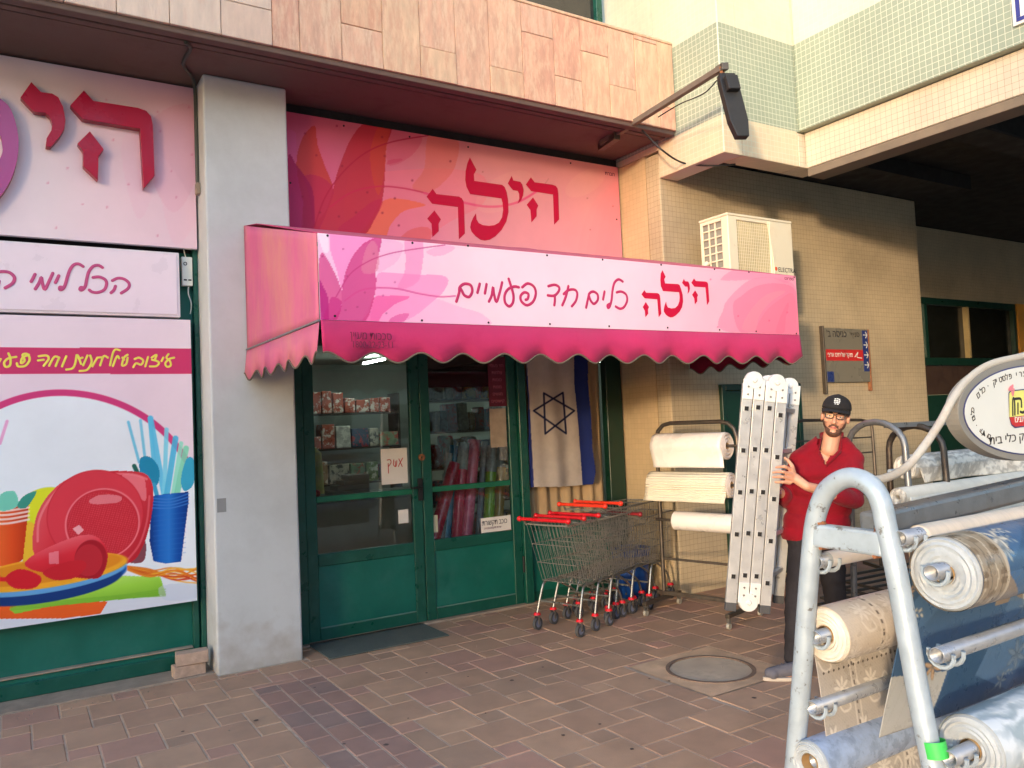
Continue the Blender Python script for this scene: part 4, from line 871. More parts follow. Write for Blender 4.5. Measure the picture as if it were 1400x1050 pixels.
# notices on the glass
def notice(x0, y0, x1, y1, y, mat, label, cat, name):
    a = onY(y, x0, y0); b = onY(y, x1, y1); o = bx(name, mat, None, min(a.x, b.x), max(a.x, b.x), y-.001, y+.001, min(a.z, b.z), max(a.z, b.z), 0)
    return single(o, label, cat), min(a.x, b.x), max(a.x, b.x), min(a.z, b.z), max(a.z, b.z)
o, a0, a1, c0, c1 = notice(522, 663, 556, 612, 6.008, m_paper, 'white paper with red handwriting taped inside the left door glass', 'notice', 'paper_notice')
m_redpen = mk('red_pen', lin((206, 60, 54)), .7, bump=0)
ZN = lambda a, b: (410+a/4.375, 480+b/4.375)
mb = MB()
for s_ in ([(522, 652), (540, 650), (545, 668), (530, 690)], [(528, 672), (530, 730)], [(562, 650), (560, 680), (575, 690), (580, 655)], [(570, 660), (572, 685)], [(592, 645), (612, 690)], [(615, 640), (598, 670), (590, 690)]):
    mb.stroke([onY(6.0062, *ZN(a, b)) for a, b in s_], .0035, Vector((0, -1, 0)))
h_ = mb.build('handwriting', m_redpen, None); h_.parent = o
notice(545, 716, 558, 696, 6.0085, m_paper, 'small white paper low on the left door glass', 'notice', 'paper_notice')
notice(585, 729, 598, 704, 6.0085, mk('cream_paper', lin((196, 188, 160)), .8), 'small cream paper low on the right door glass', 'notice', 'paper_notice')
o, a0, a1, c0, c1 = notice(658, 729, 698, 704, 6.0075, m_paper, 'white sticker with bold black lettering low on the right door glass', 'sticker', 'sticker')
t = text('lettering', heb('כוכב תקשורת'), m_ink, None, (a0+.012, 6.0055, c0+.062), (1, 0, .0), (0, 0, 1), .062, xs=.72, ext=.0008); t.parent = o
t = text('lettering', heb('שירות תיקונים ומכירה'), m_inkp, None, (a0+.03, 6.0055, c0+.028), (1, 0, 0), (0, 0, 1), .024, xs=.8); t.parent = o
m_maroon = mk('maroon_strip', lin((112, 28, 52)), .6, bump=.05)
o, a0, a1, c0, c1 = notice(669, 556, 690, 488, 6.0075, m_maroon, 'maroon strip of small print at the top of the right door glass', 'notice', 'printed_strip')
for k in range(6):
    t = text('lettering', heb(['חד פעמי', 'צלחות', 'כוסות', 'מפות', 'מגשים', 'קישוטים'][k]), mk('pink_print', lin((190, 110, 130)), .7), None, ((a0+a1)/2, 6.0055, c1-.09-k*.062), (1, 0, 0), (0, 0, 1), .04, align='CENTER'); t.parent = o
notice(671, 612, 691, 558, 6.0085, mk('faded_poster', lin((176, 160, 142)), .8, var=.2, scale=12), 'faded beige paper strip under the maroon strip on the right door glass', 'notice', 'paper_strip')
notice(583, 530, 665, 462, 6.07, mk('dark_blind', lin((36, 22, 20)), .9), 'dark blind behind the top of the right door glass', 'blind', 'blind')

# ------------------------------------------------------------------ display bay with flag
dbay = thing('display_window', 'green framed display bay with beige curtain behind the hanging flag', 'window', (4.4, 6.0, 0))
def db(name, x0, x1, z0, z1, y0=5.985, y1=6.05, m=m_green2, b=.004): return bx(name, m, dbay, x0, x1, y0, y1, z0, z1, b)
db('post', 4.80, 4.985, 0, 2.7, 5.98, 6.06, m_dkgreen); db('header', 3.875, 4.798, 2.45, 2.7)
db('kick_panel', 3.875, 4.798, .0, .62, 6.0, 6.03, m_green); db('rail', 3.875, 4.798, .622, .68); db('rail', 3.875, 4.798, .02, .09, 5.99, 5.999)
m_curt = mk('beige_curtain', lin((178, 150, 114)), .9, var=.1, scale=8, bump=.3, bscale=300)
vs = []; nx, nz = 70, 20
for j in range(nz+1):
    for i in range(nx+1):
        u = i/nx; z = .69+(2.45-.69)*j/nz; k = 1-.5*j/nz
        vs.append((3.88+.91*u, 6.06+.018*math.sin(u*44+.8*math.sin(z*1.3))+.012*math.sin(u*19+z), z))
MB().add(vs, [(j*(nx+1)+i, j*(nx+1)+i+1, (j+1)*(nx+1)+i+1, (j+1)*(nx+1)+i) for j in range(nz) for i in range(nx)]).build('curtain', m_curt, dbay, smooth=True)
flag = thing('flag', 'white flag with blue star and two blue stripes hanging vertically in the display bay', 'flag', (4.22, 5.95, 2.3))
Z7f = lambda l: [(710+x/4.565, 470+y/4.565) for x, y in l]
def art_fl(px, py):
    A = Art(px, py, (186, 174, 164))
    A.poly(Z7f([(20, 0), (45, 100), (60, 300), (72, 520), (92, 900), (30, 900), (20, 300)]), (34, 48, 110), curve=False)
    A.poly(Z7f([(340, 0), (343, 250), (360, 420), (375, 600), (396, 900), (520, 900), (520, 0)]), (34, 48, 110), curve=False)
    for tri in ([(153, 308), (343, 418), (162, 562)], [(272, 305), (90, 418), (292, 560)]):
        l = Z7f(tri); A.line(l+[l[0]], 1.25, (20, 26, 62), 1, curve=False)
    return A.c
def flagshape(X, Z):
    d = (2.3-Z)/1.3; return 5.95+.018*np.sin(X*13+Z*1.2)*np.clip(d, .2, 1)+.008*np.sin(X*29+2+Z)+.005*np.sin(Z*9+X*7)+.004*np.sin(Z*23-X*11)
FX0, FX1 = 3.885, 4.655
def fkeep(P):
    px, py = proj(P); r = inside(px, py, Z7f([(20, -60), (430, -60), (430, 250), (445, 400), (455, 560), (458, 650), (480, 800), (463, 880), (396, 885), (250, 895), (50, 897), (46, 700), (36, 300)])); return r
panel('cloth', m_cloth_print, flag, np.linspace(FX0, FX1, 150), np.linspace(.97, 2.42, 240), 0, art_fl, shape=flagshape, keep=fkeep)
MB().cyl((3.88, 5.955, 2.40), (4.79, 5.955, 2.40), .008).build('rod', m_darksteel, flag)

# ------------------------------------------------------------------ shop interior
m_iw = mk('shop_wall_paint', lin((160, 168, 158)), .8, var=.08, bump=.1); m_if = mk('shop_floor', lin((168, 160, 146)), .4, var=.1, scale=3, bump=.05)
rm = thing('shop_room', 'pale walls and ceiling of the shop interior behind the glass door', 'room', (4, 9, 0))
bx('back_wall', m_iw, rm, .5, 9.5, 12.0, 12.1, 0, 2.6, 0); bx('side_wall', m_iw, rm, .4, .5, 6.32, 12, 0, 2.6, 0); bx('side_wall', m_iw, rm, 9.5, 9.6, 6.72, 12, 0, 2.6, 0); bx('room_floor', m_if, rm, .5, 9.5, 6.07, 12, -.003, .002, 0)
bx('room_ceiling', m_iw, rm, .5, 9.5, 6.32, 12, 2.6, 2.7, 0)
for k, (a, b) in enumerate((((4.28, 10.8), (4.30, 10.1)), ((8.2, 11.2), (8.2, 10.2)), ((6.4, 9.5), (6.4, 8.3)))):
    q = MB().bar((a[0], a[1], 2.52), (b[0], b[1], 2.52), .045, .03).build('ceiling_lamp', m_lamp, bevel=.01)
    tag(q, ['lit strip lamp on the shop ceiling seen at the top of the left door', 'lit strip lamp far back on the right side of the shop', 'lit strip lamp on the right of the shop ceiling'][k], 'lamp')
q = bx('lamp_reflection', m_lamp, None, 2.92, 3.24, 11.0, 11.02, 1.94, 2.02, 0); tag(q, 'glowing strip standing for a lamp reflection above the back shelf behind the left door glass', 'lamp')  # glowing bar added for a reflected lamp; no lamp hangs here
# shelves and goods
pal = [(182, 84, 60), (200, 176, 96), (150, 170, 140), (196, 190, 182), (92, 110, 120), (168, 120, 138), (120, 140, 90), (210, 200, 180), (70, 84, 110), (176, 140, 100)]
m_goods = [mk('goods_%d' % i, lin(c), .4, var=.35, scale=12, bump=.1, dirt=lin([(232, 226, 214), (60, 60, 70), (214, 60, 60)][i % 3]), dirt_amt=.8, dirt_scale=11, dirt_lo=.52, dirt_hi=.56) for i, c in enumerate(pal)]
m_wrap = mk('clear_wrap', lin((170, 178, 172)), .25, var=.3, scale=25, bump=.6, bscale=40)
def shelf(x0, x1, y, label, zs=(.3, .8, 1.3, 1.8)):
    t = thing('shelf_unit', label, 'shelf', ((x0+x1)/2, y, 0))
    for z in zs: bx('shelf_board', m_darksteel, t, x0+.021, x1-.021, y, y+.4, z, z+.025, 0)
    for x in (x0, x1-.02): bx('upright', m_darksteel, t, x, x+.02, y, y+.4, 0, 2.1, 0)
    return t
shelf(2.3, 4.9, 11.0, 'long back shelf with boxes at the far end of the shop'); shelf(3.85, 5.9, 7.9, 'shelf unit of wrapped packs behind the right door leaf', (.3, .7, 1.1, 1.5, 1.85))
cname = {'goods_%d' % i: n for i, n in enumerate(('rust orange', 'straw yellow', 'sage green', 'light grey', 'slate blue', 'dusty pink', 'olive green', 'cream', 'navy blue', 'tan'))}
for z in (.825, 1.325, 1.825):
    x = 2.35
    while x < 4.75:
        w = rng.uniform(.14, .32); h = rng.uniform(.18, .36); mt = m_goods[0] if z > 1.8 else rng.choice(m_goods)
        q = MB().box(x, x+w-.02, 11.02, 11.3, z+.001, z+h).build('carton', mt, bevel=.01); tag(q, '%s carton standing on the %s board of the long back shelf' % (cname[mt.name], {.825: 'lower', 1.325: 'middle', 1.825: 'top'}[z]), 'carton', 'cartons on the back shelf'); x += w
for z in (.325, .725, 1.125, 1.525, 1.875):
    x = 3.9
    while x < 5.8:
        w = rng.uniform(.08, .17); h = rng.uniform(.2, .36); mt = rng.choice(m_goods+[m_wrap]*3)
        q = MB().obox((x+w/2, 7.93+rng.uniform(-.02, .06), z+h/2), Vector((w*.85, rng.uniform(-.02, .02), 0)), Vector((0, .18, 0)), Vector((rng.uniform(-.02, .02), 0, h))).build('wrapped_pack', mt, bevel=.02)
        tag(q, '%s wrapped pack on the %s board of the shelf unit behind the right door' % (cname.get(mt.name, 'clear'), {.325: 'lowest', .725: 'second', 1.125: 'third', 1.525: 'fourth', 1.875: 'top'}[z]), 'pack', 'wrapped packs on the shelf unit'); x += w
ct = thing('counter', 'beige shop counter seen through the left door glass', 'counter', (3.0, 7.8, 0))
m_ctr = mk('counter_laminate', lin((176, 168, 140)), .5, var=.08); bx('cabinet', m_ctr, ct, 2.15, 3.7, 7.7, 8.3, 0, .88, .01); bx('worktop', m_iw, ct, 2.1, 3.75, 7.65, 8.35, .881, .92, .006)
q = MB(); 
for k in range(4): q.box(2.75+k*.06, 3.15, 7.9, 8.15, .921+k*.05, .968+k*.05)
tag(q.build('box_stack', m_iw, bevel=.004), 'stepped stack of white boxes on the shop counter', 'boxes')
q = MB().tube([(2.72, 8.5, 0.5), (2.72, 8.5, .95), (2.72, 8.5, 1.35), (2.72, 8.5, 1.42)], [.13, .14, .12, .05], 10).build('upright_sack', mk('yellow_green_sack', lin((176, 180, 84)), .6, bump=.4, bscale=30), smooth=True); tag(q, 'yellow green sack standing behind the counter', 'sack')
q = MB().sphere((2.6, 7.95, .96), .04, 10, 6).build('red_item', m_redp, smooth=True); tag(q, 'small red object lying on the counter', 'ornament')
q = MB().sphere((2.75, 6.75, .28), .3, 14, 10, (1.2, .8, .75)).build('plastic_bag', m_wrap, smooth=True); dm = q.modifiers.new('d', 'DISPLACE'); tx = bpy.data.textures.new('bagnoise', 'CLOUDS'); tx.noise_scale = .12; dm.texture = tx; dm.strength = .14
tag(q, 'crumpled clear plastic bag on the floor inside the left door', 'bag')
# tall rolls leaning inside the right leaf
rl = [((592, 741, .0), (621, 636), 9, (200, 30, 60), 'dark red roll standing left of the others inside the right door'), ((603, 741, 0), (614, 622), 5, (130, 134, 134), 'slim grey roll inside the right door'),
      ((609, 741, 0), (622, 612), 8, (14, 118, 150), 'teal roll leaning inside the right door'), ((624, 739, 0), (634, 608), 8, (232, 44, 84), 'crimson roll with taped top leaning inside the right door'),
      ((637, 738, 0), (648, 604), 9, (252, 110, 142), 'bright pink glossy roll leaning inside the right door'), ((654, 735, 0), (663, 606), 5, (140, 148, 156), 'silver grey roll between the pink and the green roll'),
      ((667, 733, 0), (673, 612), 8, (150, 200, 50), 'lime green roll inside the right door'), ((681, 728, 0), (687, 606), 7, (206, 164, 76), 'gold roll at the right end inside the right door')]
for k, ((bxp, byp, _), (tx_, ty_), rpx, c, lab) in enumerate(rl):
    Yp = 6.16+.035*(k % 3); a = onY(Yp, bxp, byp); b = onY(Yp+.08, tx_, ty_); d = (b-a); a2 = a-d*((a.z-.01)/d.z); r = rpx*.0061
    t = thing('fabric_roll', lab, 'roll', a2)
    MB().cyl(a2, b, r, n=16).build('sheet', mk('roll_%d' % k, lin(c), .22, var=.12, scale=14, bump=.1, spec=.7), t, smooth=True)
    u_ = (b-a2).normalized(); MB().cyl(b-u_*.22, b+u_*.015, r*1.03, n=16).build('wrap_end', m_wrap if k in (1, 3, 5, 6, 7) else mk('roll_%d' % k, (0, 0, 0)), t, smooth=True)
ob = bx('window_sill', m_green, dbay, 2.86, 3.78, 6.07, 6.3, .0, .02, 0); ob.parent = None; tag(ob, 'green board on the floor under the leaning rolls', 'board')
# ------------------------------------------------------------------ air conditioner on the tiled wall
ac = thing('air_conditioner', 'white outdoor air conditioner with side grille standing behind the right end of the awning', 'air conditioner', (5.63, 4.9, 2.7))
m_ac = mk('ac_cream', lin((226, 216, 190)), .4, var=.06, scale=3, bump=.05, dirt=lin((206, 186, 150)), dirt_amt=.4)
m_fin = mk('ac_fins', lin((136, 136, 128)), .5, var=.15, stretch=(1, 1, 30), bump=.2); m_finf = mk('ac_mesh', lin((188, 176, 140)), .55, var=.2, scale=3, stretch=(2, 1, 1), bump=.1)
ax0, ax1, ay0, ay1, az0, az1 = 5.22, 6.045, 4.75, 5.075, 2.66, 3.307
bx('core', m_fin, ac, ax0+.02, ax1-.01, ay0+.02, ay1-.01, az0+.01, az1-.02, 0)
bx('lid', m_ac, ac, ax0-.006, ax1+.006, ay0-.006, ay1+.006, az1-.018, az1+.004, .006, 2)
bx('side_panel', m_ac, ac, ax0, ax0+.019, ay0, ay0+.075, az0, az1-.02, .004); bx('side_panel', m_ac, ac, ax0, ax0+.019, ay1-.028, ay1, az0, az1-.02, .004)
g0, g1 = ay0+.077, ay1-.030
for k in range(4): y = g0+(g1-g0)*k/3; 
gm = MB()
for k in range(1, 3): y = g0+(g1-g0)*k/3; gm.box(ax0+.001, ax0+.014, y-.006, y+.006, az0+.03, az1-.05)
for k in range(9): z = az0+.05+k*.0695; gm.box(ax0+.003, ax0+.012, g0, g1, z-.006, z+.006)
gm.box(ax0, ax0+.019, g0, g1, az1-.05, az1-.02); gm.box(ax0, ax0+.019, g0, g1, az0, az0+.03); o = gm.build('side_grille', m_ac, ac, bevel=.001); o['kind'] = 'stuff'
bx('front_panel', m_ac, ac, ax0+.001, ax0+.11, ay0-.004, ay0+.018, az0, az1-.02, .004); bx('front_panel', m_ac, ac, ax0+.53, ax1, ay0-.004, ay0+.018, az0, az1-.02, .004)
bx('front_panel', m_ac, ac, ax0+.112, ax0+.528, ay0-.002, ay0+.018, az0, az0+.16, .003); bx('front_panel', m_ac, ac, ax0+.112, ax0+.528, ay0-.002, ay0+.018, az1-.05, az1-.02, .003)
bx('fan_mesh', m_finf, ac, ax0+.112, ax0+.528, ay0+.012, ay0+.017, az0+.162, az1-.052, 0)
gm = MB()
for k in range(1, 18): x = ax0+.112+.416*k/18; gm.box(x-.0012, x+.0012, ay0+.004, ay0+.0075, az0+.162, az1-.052)
for k in range(1, 15): z = az0+.162+.433*k/15; gm.box(ax0+.112, ax0+.528, ay0+.0078, ay0+.010, z-.0012, z+.0012)
o = gm.build('front_grille', m_ac, ac); o['kind'] = 'stuff'
MB().tube(spline([(ax0+.50, ay0-.006, az1-.03), (ax0+.52, ay0-.012, 3.1), (ax0+.545, ay0-.012, 2.95), (ax0+.56, ay0-.006, 2.80)]), .006, 6).build('cable', m_ac, ac, smooth=True)
text('lettering', 'ELECTRA', m_ink, ac, (ax0+.61, ay0-.0055, 2.835), (1, 0, 0), (0, 0, 1), .058, ext=.0008)
MB().sphere((ax0+.585, ay0-.004, 2.86), .018, 12, 8, (1, .15, 1)).build('emblem', mk('orange_emblem', lin((228, 96, 50)), .5), ac, smooth=True)
for x in (ax0+.1, ax1-.1):
    q = MB(); q.bar((x, ay0+.02, az0-.02), (x, 5.315, az0-.02), .035, .03); q.bar((x, ay0+.05, az0-.03), (x, 5.315, az0-.33), .03, .02); q.build('bracket', m_ac, ac)
MB().tube(spline([(ax0+.002, 5.0, 2.92), (ax0-.06, 5.05, 2.86), (ax0-.15, 5.2, 2.78), (ax0-.19, 5.31, 2.6)]), .022, 8).build('pipe', m_ac, ac, smooth=True)

# ------------------------------------------------------------------ flood lamp on an arm over the awning
fl = thing('flood_lamp', 'black flood lamp on a square steel arm reaching out from the canopy soffit', 'lamp', (4.48, 5.5, 4.05))
D0 = 6.0
pb = onZ(4.05, 822, 196); pe = atD(987, 93, D0)
m_arm = mk('weathered_arm', lin((118, 106, 96)), .5, metal=.3, var=.2, scale=15, bump=.1, dirt=lin((86, 70, 58)), dirt_amt=.5)
MB().bar(pb, pe, .045, .045).build('arm', m_arm, fl, bevel=.003)
MB().obox(pb+Vector((.02, -.08, -.01)), Vector((.05, .30, 0)), Vector((-.06, .01, 0)), Vector((0, 0, .06))).build('bracket', m_darksteel, fl, bevel=.004)
c1_ = atD(1000, 145, D0-.02); Lv = (atD(1010, 190, D0-.12)-atD(988, 104, D0+.02)); Lu = Lv.normalized(); vw = (c1_-Vector(CP)).normalized()
sd = Vector((math.cos(YAW), -math.sin(YAW), 0)); wv = (sd*.95+vw*.3); wv = (wv-Lu*wv.dot(Lu)).normalized(); nv = Lu.cross(wv).normalized()
hs = MB(); L_ = Lv.length
prof = [(-.5, -.42), (-.38, -.5), (.25, -.5), (.5, -.32), (.5, .32), (.25, .5), (-.38, .5), (-.5, .42)]
c_ = c1_+Lu*.02
hs.prism([c_+Lu*(a*L_)+wv*(b*.15)+nv*.0 for a, b in prof], nv*.055); hs.build('housing', m_blackp, fl, bevel=.006)
hs = MB(); hs.prism([c_+Lu*(a*L_*.86)+wv*(b*.125)-nv*.004 for a, b in prof], nv*.0035); hs.build('lens', m_dglass, fl)
hs = MB().obox(c_-Lu*(.3*L_)+nv*.075, Lu*.12, wv*.10, nv*.05); hs.build('gear_box', m_blackp, fl, bevel=.006)
MB().bar(pe-Lu*.01, c_-Lu*(.36*L_)-wv*.02, .022, .05).build('stirrup', m_rust, fl)
MB().obox(pe, (pe-pb).normalized()*.07, sd*.05, Vector((0, 0, .055))).build('arm_end', m_darksteel, fl, bevel=.003)
MB().tube(spline([atD(980, 110, D0), atD(962, 128, D0+.1), atD(930, 142, D0+.35), atD(900, 160, D0+.6)]), .005, 6).build('flex', m_blackp, fl, smooth=True)
cbl = MB().tube(spline([atD(878, 178, 6.9), onY(4.9, 905, 205), onX(4.99, 935, 223), (5.1, 4.75, 3.70), (5.3, 4.70, 3.725)]), .008, 6).build('cable', m_blackp, smooth=True); tag(cbl, 'thin black cable sagging from the canopy to the tiled bay', 'cable')

# ------------------------------------------------------------------ arrow sign
asg = thing('direction_sign', 'grey direction sign with red strip and white arrows on blue hung on the tiled wall', 'sign', (7.54, 5.28, 2.1))
m_gs = mk('grey_sign_face', lin((118, 112, 98)), .3, var=.12, scale=2.5, bump=.03, spec=.5); m_bl = mk('sign_blue', lin((38, 52, 112)), .4, bump=.03); m_rd = mk('sign_red', lin((196, 36, 34)), .4, bump=.03)
Ys = 5.28
sx0, sx1, sz0, sz1 = 7.13, 7.875, 1.862, 2.43
bx('board', m_gs, asg, sx0, sx1, Ys, Ys+.02, sz0, sz1, .002)
bx('post', m_darksteel, asg, sx0-.022, sx0-.001, Ys-.012, Ys+.035, 1.745, 2.45, .003); bx('post', m_rust, asg, sx1+.001, sx1+.018, Ys-.008, Ys+.035, 1.765, 2.43, .003)
w_ = sx1-sx0; h_ = sz1-sz0
bx('red_strip', m_rd, asg, sx0+.02, sx0+w_*.86, Ys-.003, Ys-.0005, sz0+h_*.40, sz0+h_*.605, 0)
bx('blue_strip', m_bl, asg, sx0+w_*.865, sx1-.006, Ys-.003, Ys-.0005, sz0+h_*.20, sz0+h_*.975, 0)
bx('blue_square', m_bl, asg, sx0+.02, sx0+w_*.17, Ys-.003, Ys-.0005, sz0+.005, sz0+h_*.2, 0)
for k in range(4):
    zc = sz0+h_*(.89-.19*k); xc = sx0+w_*.93; q = MB()
    q.bar((xc-.035, Ys-.005, zc), (xc+.03, Ys-.005, zc), .003, .008); q.bar((xc+.032, Ys-.0055, zc), (xc+.005, Ys-.0055, zc+.034), .003, .008); q.bar((xc+.032, Ys-.0055, zc), (xc+.005, Ys-.0055, zc-.034), .003, .008); q.build('arrow', m_white, asg)
text('lettering', heb("כניסה ב'"), m_ink, asg, (sx0+.045, Ys-.003, sz0+h_*.84), (1, 0, 0), (0, 0, 1), .10, xs=.95)
text('lettering', heb('סניף'), m_ink, asg, (sx0+w_*.60, Ys-.003, sz0+h_*.85), (1, 0, 0), (0, 0, 1), .08)
text('lettering', heb('מוקד שליחים ארצי'), m_white, asg, (sx0+.04, Ys-.0045, sz0+h_*.47), (1, 0, 0), (0, 0, 1), .068, xs=.82)
MB().stroke([(sx0+w_*.66, Ys-.005, sz0+h_*.47), (sx0+w_*.74, Ys-.005, sz0+h_*.56), (sx0+w_*.71, Ys-.005, sz0+h_*.47), (sx0+w_*.82, Ys-.005, sz0+h_*.45)], .005, Vector((0, -1, 0))).build('emblem', m_white, asg)
gd = thing('wall_door', 'dark green metal door in the tiled wall behind the ladder', 'door', (6.15, 5.3, 0))
bx('leaf', m_dkgreen, gd, 5.66, 6.66, 5.285, 5.318, .02, 1.80, .004); bx('frame_post', m_dkgreen, gd, 5.60, 5.655, 5.275, 5.318, .0, 1.86, .004); bx('frame_post', m_dkgreen, gd, 6.665, 6.72, 5.275, 5.318, 0, 1.86, .004); bx('frame_head', m_dkgreen, gd, 5.656, 6.664, 5.275, 5.318, 1.803, 1.86, .004)

# ------------------------------------------------------------------ roll stand with three white rolls under the awning
rk = thing('roll_stand', 'grey tube stand on castors holding white plastic rolls under the awning', 'stand', (4.65, 4.7, 0))
A_ = Vector((4.55, 5.04, 0)); B_ = Vector((4.735, 4.335, 0)); rd_ = (B_-A_).normalized(); fd_ = Vector((rd_.y, -rd_.x, 0))
if fd_.x > 0: fd_ = -fd_          # fd_ points to the viewer's left, out of the wall
def RP(t, z, f=0): return A_+rd_*t+Vector((0, 0, z))+fd_*f
LW = (B_-A_).length
up = Vector((0, 0, 1))
pts = [RP(0, .12)]+[RP(0, z) for z in (.5, 1.0, 1.40)]+[RP(.02, 1.47), RP(.07, 1.515), RP(.14, 1.53)]+[RP(LW-.14, 1.53), RP(LW-.07, 1.515), RP(LW-.02, 1.47), RP(LW, 1.40), RP(LW, .9), RP(LW, .12)]
MB().tube(pts, .017, 10).build('hoop', m_darksteel, rk, smooth=True)
MB().bar(RP(-.06, .14), RP(LW+.06, .14), .035, .03).build('base_bar', m_darksteel, rk, bevel=.003)
MB().bar(RP(0, .42), RP(LW, .42), .018, .018).build('cross_bar', m_darksteel, rk); 
m_cast = mk('castor_wheel', lin((176, 172, 160)), .4, metal=.3)
for t_ in (0., LW):
    f_ = MB().bar(RP(t_, .10, -.24), RP(t_, .10, .30), .035, .03).build('foot', m_darksteel, rk, bevel=.003)
    for s_ in (-.22, .28):
        MB().bar(RP(t_, .092, s_), RP(t_, .045, s_), .022, .03).build('castor_fork', m_steel, f_)
        c = RP(t_, .026, s_); MB().cyl(c-rd_*.011, c+rd_*.011, .024, n=14).build('castor', m_cast, f_, smooth=True)
m_roll = mk('white_pvc', lin((228, 220, 214)), .3, var=.05, scale=6, bump=.05, spec=.5)
m_rolle = mk('roll_edge', lin((214, 200, 190)), .6, var=.12, scale=60, bump=.3)
m_rib = mk('ribbed_cream', lin((224, 214, 192)), .55, var=.06, bump=.1); m_core = mk('cardboard_core', lin((176, 142, 96)), .8)
def spiral_roll(root, a, b, r, core, mat, edge, turns=3, thick=.012, hang=None, ribs=0, hmat=None, nu=1, taper=0):
    """a cloth or plastic roll: wound body with rings on its end and a free sheet"""
    a, b = Vector(a), Vector(b); ax = (b-a).normalized(); L = (b-a).length; x = ax.cross(Vector((0, 0, 1))).normalized(); y = Vector((0, 0, 1)); n = 40
    mb = MB(); vs = []; M_ = 24
    for i in range(M_+1):
        for j in range(n):
            an = 2*math.pi*j/n; rr = r*(1+.012*mnoise.noise(Vector((i*.6, an*1.2, r*30))))+(.0035*math.sin(an*22) if ribs else 0)
            if ribs: rr = r+.004*abs(math.sin(an*n/2*.5))
            vs.append(a+ax*(L*i/M_)+x*rr*math.cos(an)+y*rr*math.sin(an))
    mb.add(vs, [(i*n+j, i*n+(j+1) % n, (i+1)*n+(j+1) % n, (i+1)*n+j) for i in range(M_) for j in range(n)])
    mb.build('winding', mat, root, smooth=True)
    for e, s_ in ((a, -1), (b, 1)):
        em = MB(); vs = []; K = max(6, turns*2+1)
        radii = [core+(r-core)*k/(K-1) for k in range(K)]
        for k, q in enumerate(radii):
            off = (.006 if k % 2 else -.004)*s_ + s_*.002
            for j in range(n): an = 2*math.pi*j/n; vs.append(e+ax*off+x*q*math.cos(an)*(1+.03*math.sin(an+k))*(1 if k < K-1 else 1/(1+.03*math.sin(an+k)))+y*q*math.sin(an))
        em.add(vs, [(k*n+j, k*n+(j+1) % n, (k+1)*n+(j+1) % n, (k+1)*n+j) for k in range(K-1) for j in range(n)]); em.build('wound_end', edge, root, smooth=True)
    MB().tube([a-ax*.004, b+ax*.004], core*1.02, 24, caps=False).build('core_tube', m_core, root, smooth=True)
    return ax, x
# 1: smooth white roll with a hanging sheet, 2: ribbed roll, 3: narrow frosted roll
def stand_roll(z, r, t0, t1, f, label, name, mat, hang, ribs=0, edge=m_rolle, hmat=None):
    t = thing(name, label, 'roll', RP(t0, z, f)); a = RP(t0, z, f); b = RP(t1, z, f)
    spiral_roll(t, a, b, r, .024, mat, edge, ribs=ribs)
    if hang:
        n1 = 30; vs = []; prof = []
        for k in range(9): an = math.pi*(1-.5*k/8)*1.0; prof.append((-(r+.003)*math.cos(math.pi-an)*-1, 0)) if 0 else None
        prof = [(math.cos(an)*(r+.004), math.sin(an)*(r+.004)) for an in [math.pi/2+math.pi/2*k/8 for k in range(9)]]
        last = prof[-1]
        for k in range(1, 10): u = k/11; prof.append((last[0]+hang[1]*u*u+.01*math.sin(u*4), last[1]-hang[0]*u))
        M_ = 16
        for k, (pf, pz) in enumerate(prof):
            for i in range(M_+1):
                s_ = i/M_; g = max(0, k-8)/11; q = a.lerp(b, s_)+(-fd_)*0
                vs.append(q+fd_*(-pf)+up*pz+rd_*(hang[2]*g*(s_-.5)*2+hang[3]*g)+fd_*(.004*math.sin(s_*9+k*.7)))
        mb = MB().add(vs, [(k*(M_+1)+i, k*(M_+1)+i+1, (k+1)*(M_+1)+i+1, (k+1)*(M_+1)+i) for k in range(len(prof)-1) for i in range(M_)])
        o = mb.build('hanging_sheet', hmat or mat, t, smooth=True); mm = o.modifiers.new('thickness', 'SOLIDIFY'); mm.thickness = .003
        if ribs:
            pass
    MB().tube([RP(-.03, z, f), RP(LW+.03, z, f)], .012, 10).build('spindle', m_darksteel, t, smooth=True)
    return t
m_ribs = mk('ribbed_sheet', lin((222, 212, 190)), .6, var=.06, bump=0)
nt_ = m_ribs.node_tree; wv_ = nt_.nodes.new('ShaderNodeTexWave'); wv_.bands_direction = 'Z'; wv_.inputs['Scale'].default_value = 17; wv_.inputs['Distortion'].default_value = .6
gg = nt_.nodes.new('ShaderNodeNewGeometry'); nt_.links.new(gg.outputs['Position'], wv_.inputs['Vector']); bb = nt_.nodes.new('ShaderNodeBump'); bb.inputs['Strength'].default_value = .5; bb.inputs['Distance'].default_value = .012
nt_.links.new(wv_.outputs['Fac'], bb.inputs['Height']); nt_.links.new(bb.outputs[0], nt_.nodes['Principled BSDF'].inputs['Normal'])
m_film = glass_mat('frosted_film', tint=(.80, .74, .68), extra=.05, dust=.28)
stand_roll(1.34, .105, .02, LW-.07, .03, 'smooth white plastic roll at the top of the stand under the awning', 'plastic_roll', m_roll, (.20, .03, 0, .02))
stand_roll(1.04, .095, -.03, LW-.04, .05, 'ribbed cream roll in the middle of the stand under the awning', 'plastic_roll', m_ribs, (.16, -.02, .01, -.02), ribs=1)
stand_roll(.74, .075, .16, LW-.0, .02, 'narrow frosted white roll low on the stand under the awning', 'plastic_roll', m_roll, None)

